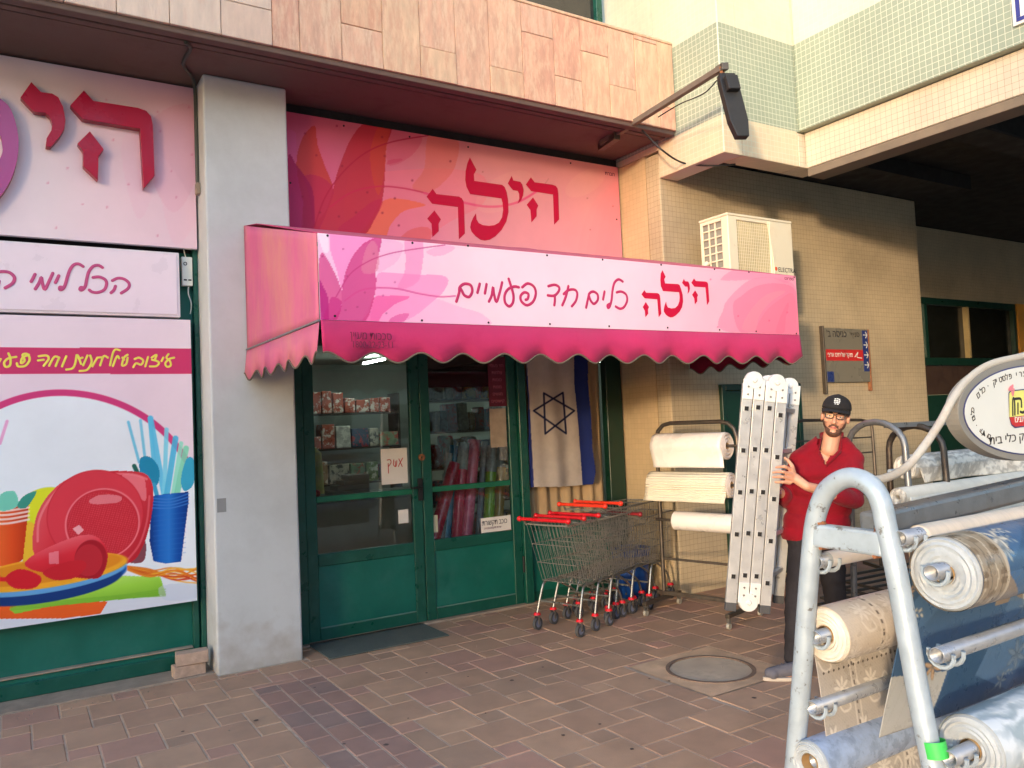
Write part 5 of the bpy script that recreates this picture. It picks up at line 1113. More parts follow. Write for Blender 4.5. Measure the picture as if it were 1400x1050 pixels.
# ------------------------------------------------------------------ shopping carts
m_wire = mk('cart_wire', lin((146, 142, 134)), .35, metal=.55, var=.15, scale=40, bump=0)
def make_cart(label, hmat, zh=.86, sc=1.):
    """forward = +X local, width along Y, rear wheels at x=0"""
    t = thing('shopping_cart', label, 'shopping cart', (0, 0, 0), 'nested shopping carts beside the door')
    w0, w1 = .20, .15
    zb, zt = .37, zh-.05
    def rim(z, x0, x1, wa, wb, r=.006, nm='basket_rim'): return MB().tube([(x0, -wa, z), (x1, -wb, z), (x1, wb, z), (x0, wa, z)], r, 6, closed=True)
    bk = MB()
    X0t, X1t, X0b, X1b = -.08, .52, .06, .50
    # basket walls as separate thin wires joined in one wire mesh
    def lerp(a, b, t_): return a+(b-a)*t_
    for z_ in (0, .33, .66): 
        z = lerp(zb, zt, z_); x0, x1 = lerp(X0b, X0t, z_), lerp(X1b, X1t, z_); wa, wb = lerp(w0-.02, w0, z_), lerp(w1-.02, w1, z_)
        bk.tube([(x0, -wa, z), (x1, -wb, z), (x1, wb, z), (x0, wa, z)], .0028, 4, closed=True)
    n = 15
    for s_ in (-1, 1):
        for k in range(n+1):
            u = k/n; bk.tube([(lerp(X0b, X1b, u), s_*lerp(w0-.02, w1-.02, u), zb), (lerp(X0t, X1t, u), s_*lerp(w0, w1, u), zt)], .0019, 4)
    for k in range(1, 10):
        u = k/10*2-1; bk.tube([(X0b, u*(w0-.02), zb), (X0t, u*w0, zt)], .0019, 4); bk.tube([(X1b, u*(w1-.02), zb), (X1t, u*w1, zt)], .0019, 4)
        bk.tube([(X0b, u*(w0-.02), zb), (X1b, u*(w1-.02), zb)], .0019, 4)
    for k in range(1, 10): u = k/10; wv2 = lerp(w0-.02, w1-.02, u); x = lerp(X0b, X1b, u); bk.tube([(x, -wv2, zb-.003), (x, wv2, zb-.003)], .0019, 4)
    o = bk.build('basket', m_wire, t); o['kind'] = 'stuff'
    rim(zt+.006, X0t, X1t, w0+.003, w1+.003, .0065).build('basket_rim', m_wire, t, smooth=True)
    MB().tube([(X0t-.045, -w0-.025, zh), (X0t-.045, w0+.025, zh)], .0135, 12).build('handle', hmat, t, smooth=True)
    for s_ in (-1, 1):
        e = MB().sphere((X0t-.045, s_*(w0+.03), zh), .021, 10, 8).build('handle_end', hmat, t, smooth=True)
        MB().tube([(X0t-.045, s_*(w0+.0), zh), (X0t, s_*w0, zt)], .008, 6).build('handle_arm', m_wire, t, smooth=True)
        MB().tube(spline([(.0, s_*(w0), .125), (.06, s_*(w0-.01), .30), (.10, s_*(w0-.015), .355), (.2, s_*(w0-.03), .355), (X1b, s_*(w1-.02), .35)]), .0095, 8).build('leg_tube', m_steel, t, smooth=True)
        MB().tube(spline([(.46, s_*(w1-.01), .125), (.40, s_*(w1-.01), .24), (.20, s_*(w0-.03), .35)]), .0085, 8).build('leg_tube', m_steel, t, smooth=True)
    MB().bar((.03, -w0+.01, .22), (.03, w0-.01, .22), .012, .012).build('axle_bar', m_steel, t)
    for (x, wd) in ((0., w0), (.46, w1-.01)):
        for s_ in (-1, 1):
            y = s_*wd; wh = bpy.data.objects.new('wheel', None); COL.objects.link(wh); wh.parent = t; wh.location = (x, y, .05)
            y0 = y
            MB().ring((x, y0, .05), (0, 1, 0), .03, .048, .024, 20).build('tyre', m_rubber, wh, smooth=True)
            MB().cyl((x, y0-.009, .05), (x, y0+.009, .05), .031, n=16).build('hub', mk('wheel_hub', lin((120, 126, 150)), .4), wh, smooth=True)
            f = MB(); f.bar((x, y0-.018, .045), (x, y0-.018, .112), .022, .003, up=(0, 1, 0)); f.bar((x, y0+.018, .045), (x, y0+.018, .112), .022, .003, up=(0, 1, 0)); f.box(x-.016, x+.016, y0-.02, y0+.02, .110, .116)
            f.build('fork', m_steel, wh)
            MB().cyl((x, y0, .116), (x, y0, .134), .030, .022, n=14).build('cap', m_redp, wh, smooth=True)
    return t
ang = math.atan2(.3, .95)
O0 = Vector((3.455, 5.01, 0)); ud = Vector((math.cos(ang), math.sin(ang), 0))
cart0 = make_cart('front shopping cart with red handle nearest the shop door', m_redp); cart0.location = O0; cart0.rotation_euler = (0, 0, ang+.0)
dup(cart0, O0+ud*.20, ang-.01, 'second shopping cart with red handle nested in the front one')
dup(cart0, O0+ud*.38, ang+.01, 'third shopping cart with red handle nested behind the second')
cartb = make_cart('shopping cart with bright orange red handle nested behind the red ones', m_orangep, zh=.905); cartb.location = O0+ud*.60+Vector((-.03, .06, 0)); cartb.rotation_euler = (0, 0, ang-.03)
dup(cartb, O0+ud*.80+Vector((-.02, .05, 0)), ang-.03, 'shopping cart with orange red handle second from the wall end of the row')
cartc = make_cart('rearmost low shopping cart with dark red handle next to the tiled pier', mk('dark_red_plastic', lin((140, 34, 40)), .4), zh=.80); cartc.location = O0+ud*.98; cartc.rotation_euler = (0, 0, ang)
bk_ = thing('bucket', 'blue plastic bin standing behind the shopping carts by the pier', 'bin', (4.68, 5.55, 0))
MB().tube([(4.68, 5.60, .0), (4.68, 5.60, .42)], [.13, .17], 24, caps=False).build('body', m_bluep, bk_, smooth=True).modifiers.new('t', 'SOLIDIFY').thickness = .004
MB().ring((4.68, 5.60, .42), (0, 0, 1), .165, .182, .02, 28).build('rim', m_bluep, bk_, smooth=True); MB().cyl((4.68, 5.60, .002), (4.68, 5.60, .01), .128).build('base', m_bluep, bk_)
# ------------------------------------------------------------------ near oilcloth rack (A-frames run along Y, rolls along X)
def a_frame(t, X, yc, ztop, spread, mat, r=.029, zb=1.24, gusset=True):
    """hoop in the plane x=X, two splayed legs, one crossbar"""
    k = spread; ht = .105
    pts = []
    zj = ztop-.16
    pts.append((X, yc-k-.27, 0.0)); 
    for z in (.5, 1.0): f = z/zj; pts.append((X, yc-k-.27+(.27-.0)*f*.97, z))
    arc = [(X, yc+math.sin(a)*k*1.0, zj+math.cos(a)*.16) for a in [(-math.pi/2)+math.pi*i/12 for i in range(13)]]
    pts += arc
    for z in (1.0, .5): f = z/zj; pts.append((X, yc+k+.27-.27*f*.97, z))
    pts.append((X, yc+k+.27, 0))
    MB().tube(pts, r, 14).build('hoop', mat, t, smooth=True)
    MB().bar((X, yc-k*.98, zb), (X, yc+k*.98, zb), .05, .075, up=(0, 0, 1)).build('cross_bar', mat, t, bevel=.008)
RX = 2.0
nr = thing('oilcloth_rack', 'pale blue painted tube rack holding rolls of oilcloth in the right foreground', 'rack', (RX, 1.4, 0))
# hoop traced at its real plane
hp = [(1080, 1110), (1086, 1049), (1096, 930), (1103, 830), (1110, 745), (1116, 705), (1128, 674), (1146, 658), (1163, 653), (1180, 657), (1196, 670), (1206, 692), (1212, 722), (1224, 775), (1238, 850), (1256, 950), (1276, 1049), (1288, 1110)]
P_ = [onX(RX, *p) for p in hp]
def to_ground(a, b): d = a-b; return b+d*(b.z/(b.z-a.z))
P_[0] = to_ground(P_[0], P_[2]); P_[-1] = to_ground(P_[-1], P_[-3])
hpts = [P_[0]]+spline(P_[1:-1], 4)+[P_[-1]]
MB().tube(hpts, .0285, 16).build('hoop', m_galv, nr, smooth=True)
cbl_, cbr_ = onX(RX, 1116, 731), onX(RX, 1212, 744)
MB().bar(cbl_, cbr_, .045, .066).build('cross_bar', m_galv, nr, bevel=.008)
# rust at the welds
for e_, s_ in ((cbl_, -1), (cbr_, 1)):
    MB().tube([e_+Vector((.0, s_*.022, .036)), e_+Vector((.0, s_*.03, .040))], [.020, .006], 10).build('weld', m_rust, nr, smooth=True)
    MB().tube([e_+Vector((-.02, s_*.026, -.034)), e_+Vector((.02, s_*.026, -.036))], .006, 8).build('weld', m_rust, nr, smooth=True)
gt_ = onX(RX, 1281, 1033); gt2 = onX(RX, 1276, 1012); MB().tube([gt_+Vector((0, 0, -.004)), gt2], .0292, 16, caps=False).build('green_tape', mk('green_tape', lin((70, 200, 90)), .5), nr, smooth=True)
# far hoop of the same rack, out of frame to the right
hp2 = [p+Vector((2.45, 0, 0)) for p in hpts]; MB().tube(hp2, .0285, 12).build('hoop', m_galv, nr, smooth=True)
zt_ = 1.262
MB().bar((RX+.02, 1.385, zt_+.008), (RX+2.46, 1.385, zt_+.10), .07, .07).build('top_rail', m_galv2, nr, bevel=.012)
m_pipe = mk('pipe_galvanised', lin((150, 154, 160)), .34, metal=.45, var=.15, scale=22, bump=.08)
def holder(y, z, dx=-.03):
    """open hook welded to the leg"""
    q = MB(); c = Vector((RX+dx, y, z)); pts = [c+Vector((0, .034*math.cos(a), .034*math.sin(a))) for a in [math.pi*(.95+1.15*i/8) for i in range(9)]]
    q.tube(pts, .006, 6); q.tube([p+Vector((.045, 0, 0)) for p in pts], .006, 6)
    return q
m_lace = mk('lace_cream', lin((222, 206, 184)), .7, var=.14, scale=30, bump=.5, bscale=90, dirt=lin((192, 178, 160)), dirt_amt=.7, dirt_scale=16)
def lace_material(name, base, dark, scale=9., contrast=.5):
    m, nt, p = nodes_of(name); N = nt.nodes.new; L = nt.links.new; g = N('ShaderNodeNewGeometry'); mp = N('ShaderNodeMapping'); L(g.outputs['Position'], mp.inputs[0])
    v = N('ShaderNodeTexVoronoi'); v.feature = 'SMOOTH_F1'; v.inputs['Scale'].default_value = scale; L(mp.outputs[0], v.inputs['Vector'])
    w = N('ShaderNodeTexWave'); w.wave_type = 'RINGS'; w.inputs['Scale'].default_value = scale*.7; w.inputs['Distortion'].default_value = 6; w.inputs['Detail'].default_value = 3; w.inputs['Detail Scale'].default_value = 2; L(mp.outputs[0], w.inputs['Vector'])
    n = N('ShaderNodeTexNoise'); n.inputs['Scale'].default_value = scale*3.2; n.inputs['Detail'].default_value = 5; L(mp.outputs[0], n.inputs['Vector'])
    a = N('ShaderNodeMath'); a.operation = 'MULTIPLY'; L(w.outputs['Fac'], a.inputs[0]); L(n.outputs['Fac'], a.inputs[1])
    b = N('ShaderNodeMath'); b.operation = 'ADD'; L(a.outputs[0], b.inputs[0]); L(v.outputs['Distance'], b.inputs[1])
    r = N('ShaderNodeMapRange'); r.inputs[1].default_value = .35; r.inputs[2].default_value = .95; L(b.outputs[0], r.inputs[0])
    mx = N('ShaderNodeMix'); mx.data_type = 'RGBA'; mx.inputs[6].default_value = (*base, 1); mx.inputs[7].default_value = (*dark, 1)
    mm = N('ShaderNodeMath'); mm.operation = 'MULTIPLY'; mm.inputs[1].default_value = contrast; L(r.outputs[0], mm.inputs[0]); L(mm.outputs[0], mx.inputs['Factor']); L(mx.outputs[2], p.inputs['Base Color'])
    p.inputs['Roughness'].default_value = .62
    bp = N('ShaderNodeBump'); bp.inputs['Strength'].default_value = .6; bp.inputs['Distance'].default_value = .004; L(r.outputs[0], bp.inputs['Height']); L(bp.outputs[0], p.inputs['Normal'])
    MATS[name] = m; return m
m_lacep = lace_material('lace_pattern', lin((222, 214, 202)), lin((172, 162, 150)), 13, .6)
m_lacew = lace_material('white_lace_pattern', lin((234, 228, 214)), lin((150, 144, 134)), 14, .7)
m_silver = lace_material('silver_oilcloth', lin((158, 172, 178)), lin((226, 230, 232)), 9, .9)
m_endw = mk('wound_oilcloth', lin((172, 178, 182)), .5, var=.1, scale=60, bump=.3); m_endc = mk('wound_lace', lin((222, 212, 196)), .6, var=.1, scale=60, bump=.3)
def pipe(y, z, r=.021, x0=RX+.0, x1=RX+2.5, parent=nr):
    q = MB().tube([(x0, y, z), (x1, y, z)], r, 16, caps=False).build('roll_pipe', m_pipe, parent, smooth=True); mm = q.modifiers.new('t', 'SOLIDIFY'); mm.thickness = .0035; mm.offset = -1
    MB().tube([(x0+.10, y, z), (x0+.3, y, z)], r*.80, 12, caps=True).build('pipe_inside', m_rust, parent, smooth=True)
for (y, z) in ((1.205, 1.165), (1.205, .955), (1.19, .70), (1.555, 1.150), (1.575, .925), (1.60, .715), (1.285, 1.245)):
    pipe(y, z); holder(y, z, .02).build('hook', m_galv, nr, smooth=True)
# printed oilcloth with blue ground and tan flowers: body of the roll + the sheet that hangs down
def art_blue(u, v):
    """u along the roll (m), v down the cloth (m)"""
    A = Art(u*400, v*400, (62, 90, 120)); U_, V_ = u*400, v*400; rr = random.Random(11)
    # patchwork fields
    A.blend(((np.sin(u*3.1+1)+np.sin(v*5+u*2)) > .9).astype(float), (74, 106, 140), .8)
    for k in range(16):
        cx, cy = rr.uniform(60, 620), rr.uniform(-10, 330); w = rr.uniform(40, 90); h = rr.uniform(24, 60); a = rr.uniform(-.7, .7); c = [(150, 128, 104), (172, 178, 176), (48, 76, 104), (190, 184, 172), (84, 112, 142)][k % 5]
        pts = [(cx+math.cos(a)*i*w-math.sin(a)*j*h, cy+math.sin(a)*i*w+math.cos(a)*j*h) for i, j in ((-.6, -1), (.8, -1), (.6, 1), (-.8, 1))]; A.poly(pts, c, .85, curve=False)
        for q in range(7): A.line([(pts[0][0]+q*w*.2, pts[0][1]+4), (pts[3][0]+q*w*.2, pts[3][1]-4)], .4, tuple(int(x*.8) for x in c), .5, curve=False)
    for k in range(46):                       # flower and leaf sprays
        cx, cy = rr.uniform(40, 860), rr.uniform(-20, 360); sz = rr.uniform(9, 20); n_ = rr.choice((5, 6, 8)); a0 = rr.uniform(0, 90)
        c = [(206, 198, 182), (184, 152, 118), (150, 158, 160), (198, 204, 204), (112, 130, 148)][k % 5]; d = tuple(int(x*.72) for x in c)
        A.line([(cx-sz*2, cy+sz), (cx-sz*.6, cy+sz*.5), (cx, cy), (cx+sz, cy-sz*.9), (cx+sz*2.2, cy-sz*.8)], .8, d, .8)
        for q in range(n_):
            a = rad(a0+q*360/n_); A.ell(cx+math.cos(a)*sz*.6, cy+math.sin(a)*sz*.6, sz*.52, sz*.20, math.degrees(a), d, .9); A.ell(cx+math.cos(a)*sz*.6, cy+math.sin(a)*sz*.6, sz*.44, sz*.14, math.degrees(a), c, .95)
        for q in range(5): A.ell(cx+sz*(.9+q*.32), cy-sz*(.8-.05*q)+(-1)**q*sz*.22, sz*.26, sz*.11, 40*(-1)**q, c, .9)
    b = ((u > 0) & (u < .13)).astype(float); A.blend(b, (150, 134, 112))
    for q in range(4): A.blend(((np.abs(u-.012-.03*q-.004*np.sin(v*60+q)) < .0028)).astype(float), (112, 98, 80) if q % 2 else (196, 182, 158), .9)
    A.blend(((np.abs(u-.125) < .006)).astype(float), (182, 168, 146), 1)
    A.blend(b*((np.sin(v*95)*np.sin(u*70+.6)) > .45), (106, 88, 66), .6)
    return A.c
def cloth_surface(name, parent, mat, pts_fn, nu, nv, uv, art=None, th=.0012):
    u = np.linspace(0, 1, nu); v = np.linspace(0, 1, nv); P = np.array([pts_fn(a, b) for b in v for a in u], float); o3 = np.array(parent_world(parent))
    i = (np.arange(nv-1)[:, None]*nu+np.arange(nu-1)[None, :]).ravel(); F = np.stack([i, i+1, i+nu+1, i+nu], 1)
    me = bpy.data.meshes.new(name); me.vertices.add(len(P)); me.vertices.foreach_set('co', (P-o3).ravel()); me.loops.add(F.size); me.loops.foreach_set('vertex_index', F.ravel()); me.polygons.add(len(F)); me.polygons.foreach_set('loop_start', np.arange(len(F))*4); me.update(calc_edges=True); me.validate()
    if art:
        ca = me.color_attributes.new('print', 'FLOAT_COLOR', 'POINT'); Ug, Vg = np.meshgrid(u*uv[0]+uv[2], v*uv[1]+uv[3]); c = np.clip(art(Ug.ravel(), Vg.ravel())/255., 0, 1); c = np.where(c <= .04045, c/12.92, ((c+.055)/1.055)**2.4)
        ca.data.foreach_set('color', np.concatenate([c, np.ones((len(c), 1))], 1).ravel())
    me.polygons.foreach_set('use_smooth', [True]*len(me.polygons)); me.materials.append(mat); o = bpy.data.objects.new(name, me); COL.objects.link(o); o.parent = parent
    if th: mm = o.modifiers.new('thickness', 'SOLIDIFY'); mm.thickness = th; mm.offset = 0
    return o
m_oil = mk('printed_oilcloth', (1, 1, 1), .34, var=.06, scale=20, bump=.12, bscale=160, vcol=True, spec=.5)
def oil_roll(name, label, y, z, r, x0, x1, mat, edge, core=.027, art=None, cmat=None):
    t = thing(name, label, 'roll', (x0, y, z)); L_ = x1-x0
    def body(a, b): an = 2*math.pi*b+math.pi; rr = r*(1+.018*mnoise.noise(Vector((a*4, math.sin(an)*1.5, math.cos(an)*1.5+r*40)))); return (x0+L_*a, y+rr*math.cos(an), z+rr*math.sin(an))
    cloth_surface('winding', t, mat, body, 480 if art else 40, 130 if art else 48, (L_, 2*math.pi*r, 0, 0), art, th=0)
    em = MB(); K = 11; n = 40
    for k in range(K):
        q = core+(r*.985-core)*k/(K-1)
        for j in range(n): an = 2*math.pi*j/n; off = (-.0028 if k % 2 else .001)-.014*(k/(K-1))*(1-k/(K-1))*2+.004*mnoise.noise(Vector((k*.9, an, r*50))); em.v.append((x0+off+(.006 if k == K-1 else 0), y+q*math.cos(an), z+q*math.sin(an)))
    em.f = [(k*n+j, k*n+(j+1) % n, (k+1)*n+(j+1) % n, (k+1)*n+j) for k in range(K-1) for j in range(n)]; em.build('wound_end', edge, t, smooth=True)
    MB().tube([(x0-.006, y, z), (x1, y, z)], core, 24, caps=False).build('core_tube', cmat or m_core, t, smooth=True)
    return t
R1 = oil_roll('oilcloth_roll', 'large roll of blue oilcloth with tan border and flowers on the near rack', 1.205, 1.165-.01, .098, RX+.06, RX+2.2, m_oil, m_endw, art=art_blue)
pa, pb2, pc, pd = Vector((RX+.075, 1.115, 1.13)), Vector((RX+.06, 1.178, 1.069)), Vector((2.03, 1.30, .88)), Vector((2.03, 1.406, .728))
def sheet1(a, b):
    # leaves the back of the roll, hangs behind the pipe and swings out at its free corner
    s0 = Vector((RX+.08, 1.30, 1.13)); e = 1-a
    y = 1.302+.05*b*e*e+.045*b*b*e+.012*math.sin(a*9+b*3)*b; z = 1.155-.47*b*(1-.10*a)+.02*a; x = RX+.06+2.1*a-.04*e*b
    return (x, y-.005*a, z+.0)
cloth_surface('hanging_sheet', R1, m_oil, sheet1, 520, 140, (2.1, .52, .15, .35), art_blue)
def lace_art(base, pale, dark):
    def f(u, v):
        A = Art(u*400, v*400, base); rr = random.Random(4); U_, V_ = u*400, v*400
        A.blend((((np.sin(U_*1.25)*np.sin(V_*1.25)) > .2)).astype(float), dark, .22)
        for i in range(9):
            for j in range(5):
                cx, cy = 14+i*58+(j % 2)*26, 22+j*52
                for q in range(8):
                    a = rad(q*45+12*j); A.ell(cx+math.cos(a)*9, cy+math.sin(a)*9, 7.5, 3.2, q*45+12*j, dark, .45); A.ell(cx+math.cos(a)*9, cy+math.sin(a)*9, 6.4, 2.3, q*45+12*j, pale, .95)
                A.dot(cx, cy, 3.2, pale)
                A.line([(cx+14, cy+4), (cx+24, cy+16), (cx+36, cy+8), (cx+30, cy-4), (cx+22, cy+2)], 1.5, pale, .9); A.line([(cx-10, cy+14), (cx-2, cy+26), (cx+12, cy+24), (cx+8, cy+14)], 1.3, pale, .9)
        for w0 in (0, .2, .4, .6, .8): A.blend((np.abs(u-.165-w0) < .004).astype(float)*(np.sin(v*220) > .2), (84, 76, 70), .8); A.blend((np.abs(u-.165-w0) < .016).astype(float)*(np.abs(u-.165-w0) > .008), pale, .7)
        return A.c
    return f
R2 = oil_roll('lace_roll', 'roll of cream lace tablecloth on the left side of the near rack', 1.575, .925, .083, RX+.05, RX+2.2, m_oil, m_endc, art=lace_art((214, 202, 186), (230, 221, 208), (186, 172, 156)))
def sheet2(a, b):
    return (RX+.045+2.1*a, 1.625-.04*b+.012*math.sin(a*7+b*4)*b-.02*math.sin(b*3), .925-.62*b)
o = cloth_surface('hanging_sheet', R2, m_oil, sheet2, 560, 170, (2.1, .62, 0, 0), lace_art((180, 172, 162), (216, 209, 198), (144, 136, 128)))
# eyelet rows in the lace
for row, (zz, aa) in enumerate(((.80, 0), (.60, 0), (.40, 0))):
    q = MB()
    for k in range(46):
        a = .012+k*.0115; b = (.925-zz)/.62; p = Vector(sheet2(a, b)); s_ = .0055
        q.add([p+Vector((-s_, -.0022, 0)), p+Vector((0, -.0022, s_)), p+Vector((s_, -.0022, 0)), p+Vector((0, -.0022, -s_))], [(0, 1, 2, 3)])
    q = q.build('eyelets', mk('eyelet_gap', lin((96, 88, 82)), .8), R2); q['kind'] = 'stuff'
R3 = oil_roll('oilcloth_roll', 'silver grey patterned oilcloth roll at the bottom of the near rack', 1.19, .70, .088, RX+.10, RX+2.2, m_silver, m_endw)
m_bw = lace_material('black_white_print', lin((40, 40, 42)), lin((230, 228, 224)), 14, 1.)
R4 = oil_roll('oilcloth_roll', 'roll wrapped in blue and white plastic at the lower left of the near rack', 1.60, .56, .065, RX-.02, RX+2.2, mk('blue_white_wrap', lin((160, 178, 206)), .3, var=.35, scale=20, bump=.3), m_endw)
pipe(1.60, .56)
R0 = oil_roll('lace_roll', 'slim roll of ribbed cream cloth just below the top rail of the near rack', 1.290, 1.235, .036, RX+.10, RX+2.2, mk('cream_pleated', lin((214, 198, 178)), .7, var=.12, scale=60, stretch=(1, .1, .1), bump=.4), m_endc, core=.022)
def sheet0(a, b): return (RX+.10+2.1*a, 1.325+.008*math.sin(a*40), 1.235-.13*b)
cloth_surface('hanging_sheet', R0, MATS['cream_pleated'], sheet0, 60, 8, (2, .2, 0, 0))
R5 = oil_roll('lace_roll', 'thin white film roll on the pipe behind the crossbar of the near rack', 1.555, 1.150, .024, RX+.05, RX+2.2, mk('film_white', lin((214, 210, 208)), .35, var=.05), m_endw, core=.0215)

# ---- oval shop sign carried on a bent tube above the rack
osn = thing('oval_sign', 'white oval sign with blue rim and black lettering on a bent tube', 'sign', (3.0, 1.42, 1.57))
OC = Vector((3.03, 1.42, 1.563)); ORX, ORZ = .492, .176
arm = [(1168, 655), (1190, 657), (1215, 652), (1240, 638), (1262, 612), (1285, 578), (1303, 545), (1322, 520), (1350, 500), (1385, 490)]
pa_ = [onY(1.42, x, y) for x, y in arm]; pa_ += [OC+Vector((.2, 0, ORZ+.03)), OC+Vector((.42, 0, .13)), OC+Vector((.6, 0, -.02)), OC+Vector((.85, 0, -.14)), OC+Vector((1.3, 0, -.2))]
MB().tube(spline(pa_, 5), .0125, 10).build('bent_tube', mk('cream_tube', lin((190, 182, 168)), .45, var=.12, dirt=lin((166, 136, 104)), dirt_amt=.6, dirt_scale=8), osn, smooth=True)
def oval(rx, rz, n=64): return [(OC.x+rx*math.cos(2*math.pi*k/n), OC.z+rz*math.sin(2*math.pi*k/n)) for k in range(n)]
MB().prism([Vector((x, 1.405, z)) for x, z in oval(ORX, ORZ)], (0, .045, 0)).build('case', mk('sign_case', lin((136, 132, 124)), .5, var=.1), osn, bevel=.003)
m_rimb = mk('sign_rim_blue', lin((52, 58, 110)), .4)
MB().prism([Vector((x, 1.4045, z)) for x, z in oval(ORX-.028, ORZ-.020)], (0, -.0012, 0)).build('rim', m_rimb, osn)
m_face = mk('sign_face_white', lin((222, 222, 214)), .4, var=.04, bump=.03)
MB().prism([Vector((x, 1.4030, z)) for x, z in oval(ORX-.034, ORZ-.0245)], (0, -.0012, 0)).build('face', m_face, osn)
ZO = lambda a, b: onY(1.4005, 1290+a/6.564, 480+b/6.564)
m_lbl = mk('label_yellow', lin((226, 222, 120)), .5, bump=0)
MB().prism([ZO(*p) for p in spl] if 0 else [ZO(*p) for p in [(583, 375), (600, 352), (860, 325), (900, 350), (910, 600), (880, 660), (640, 692), (608, 665), (590, 600)]], (0, -.0006, 0)).build('badge_rim', m_rimb, osn)
def ZP(a, b, y): return onY(y, 1290+a/6.564, 480+b/6.564)
MB().prism([ZP(*p, 1.3995) for p in [(590, 380), (606, 362), (860, 336), (892, 356), (898, 560), (592, 592)]], (0, -.0006, 0)).build('badge_top', m_lbl, osn)
MB().prism([ZP(*p, 1.3995) for p in [(592, 595), (898, 563), (902, 600), (872, 650), (642, 680), (612, 655)]], (0, -.0006, 0)).build('badge_bottom', m_rd, osn)
for s_ in ([(622, 575), (622, 440), (635, 430), (640, 500), (640, 570)], [(640, 430), (690, 428), (700, 470), (700, 500)], [(668, 470), (668, 560)], [(690, 545), (715, 550), (735, 520), (735, 430)], [(760, 430), (760, 560)], [(790, 430), (840, 430), (840, 560)]):
    MB().stroke([ZP(a, b, 1.3986) for a, b in s_], .0045, Vector((0, -1, 0))).build('badge_letter', m_ink, osn, smooth=True)
q = MB()
for s_ in ([(590, 345), (602, 325), (598, 345)], [(610, 318), (618, 335), (622, 310)], [(612, 350), (622, 395), (632, 345)]): q = MB(); q.stroke([ZP(a, b, 1.3984) for a, b in s_], .005, Vector((0, -1, 0))); q.build('badge_flower', mk('badge_pink', lin((224, 130, 140)), .5), osn, smooth=True)
a0_, a1_ = ZP(640, 640, 1.3985), ZP(730, 630, 1.3985); xd = (a1_-a0_)
text('lettering', heb('ביתנים'), m_white, osn, a0_, (1, 0, 0.0), (0, 0, 1), .030, xs=1.15, ext=.0004)
a0_ = ZP(410, 842, 1.4005); text('lettering', heb('שיווק כלי בית'), m_ink, osn, a0_, (1, 0, .02), (0, 0, 1), .040, xs=1.45, ext=.0004)
# words set along the oval
def ovalword(s, t0, t1, size, xs_):
    n_ = len(s)
    for k, ch in enumerate(s):
        if ch == ' ': continue
        th = t0+(t1-t0)*k/max(1, n_-1); rx, rz = ORX-.085, ORZ-.058; p = Vector((OC.x+rx*math.cos(th), 1.4005, OC.z+rz*math.sin(th))); tg = Vector((-rx*math.sin(th), 0, rz*math.cos(th))); tg = -tg.normalized(); u_ = Vector((-tg.z, 0, tg.x))
        text('lettering', ch, m_ink, osn, p-tg*size*.3, tg, u_, size, xs=xs_, ext=.0004)
ovalword(heb('מפות · מתקני כביסה · מוצרי פלסטיק · כלים'), 2.72, .35, .030, 1.1)
ovalword(heb('כלים · ילדים'), 3.80, 3.06, .028, 1.1)

# ------------------------------------------------------------------ racks further back
br = thing('lace_rack', 'grey tube rack with white lace tablecloth rolls standing behind the near rack', 'rack', (4.6, 2.9, 0))
def hoop(t, c, ax, w, ztop, r, mat, n=10):
    c = Vector(c); ax = Vector(ax).normalized(); pts = [c-ax*(w/2+.05)]+[c-ax*(w/2+.02)+up*.6]
    pts += [c+ax*(w/2*math.sin(a))+up*(ztop-.15+.15*math.cos(a)) for a in [-math.pi/2+math.pi*k/n for k in range(n+1)]]+[c+ax*(w/2+.02)+up*.6, c+ax*(w/2+.05)]
    MB().tube(pts, r, 10).build('hoop', mat, t, smooth=True)
hoop(br, (4.56, 3.05, 0), (.12, 1, 0), .42, 1.50, .020, m_galv2); hoop(br, (4.93, 3.02, 0), (.12, 1, 0), .40, 1.46, .020, m_darksteel); hoop(br, (7.0, 3.0, 0), (0, 1, 0), .42, 1.48, .02, m_galv2)
MB().bar((4.60, 3.0, 1.475), (7.0, 3.0, 1.45), .03, .03).build('top_rail', m_galv2, br)
for y, z in ((2.93, 1.20), (2.85, 1.06)): MB().tube([(4.5, y, z), (7.0, y, z)], .014, 10).build('roll_pipe', m_galv, br, smooth=True)
def lace(name, label, y, z, r, x0, x1, drop, mat):
    t = oil_roll(name, label, y, z, r, x0, x1, mat, m_lacew, core=.012, cmat=m_lacew)
    def sh(a, b): return (x0+.02+(x1-x0-.04)*a+.05*b*(1-a), y-r-.004+.03*b*math.sin(a*9)+.012*math.sin(a*30)*b, z-drop*b)
    cloth_surface('hanging_sheet', t, mat, sh, 60, 16, (1, 1, 0, 0)); return t
lace('lace_roll', 'upper roll of white floral lace on the rack behind the oval sign', 2.93, 1.215, .075, 4.66, 6.9, .10, m_lacew)
lace('lace_roll', 'lower roll of plain white lace on the rack behind the oval sign', 2.82, 1.06, .055, 4.40, 6.9, .42, mk('plain_lace', lin((228, 222, 206)), .7, var=.1, scale=12, bump=.3))
tr2 = thing('tube_rack', 'dark thin tube rack standing empty against the tiled wall behind the man', 'rack', (6.3, 4.6, 0))
MB().tube(spline([(5.72, 4.62, .1), (5.72, 4.62, 1.35), (5.76, 4.62, 1.47), (5.86, 4.6, 1.50)], 6)+spline([(6.68, 4.6, 1.475), (6.80, 4.6, 1.44), (6.84, 4.6, 1.32), (6.84, 4.6, .1)], 6), .014, 8).build('hoop', m_darksteel, tr2, smooth=True)
for z in (1.32, 1.18, .80, .45): MB().bar((5.73, 4.61, z), (6.83, 4.61, z-.01), .014, .014).build('rail', m_darksteel, tr2)
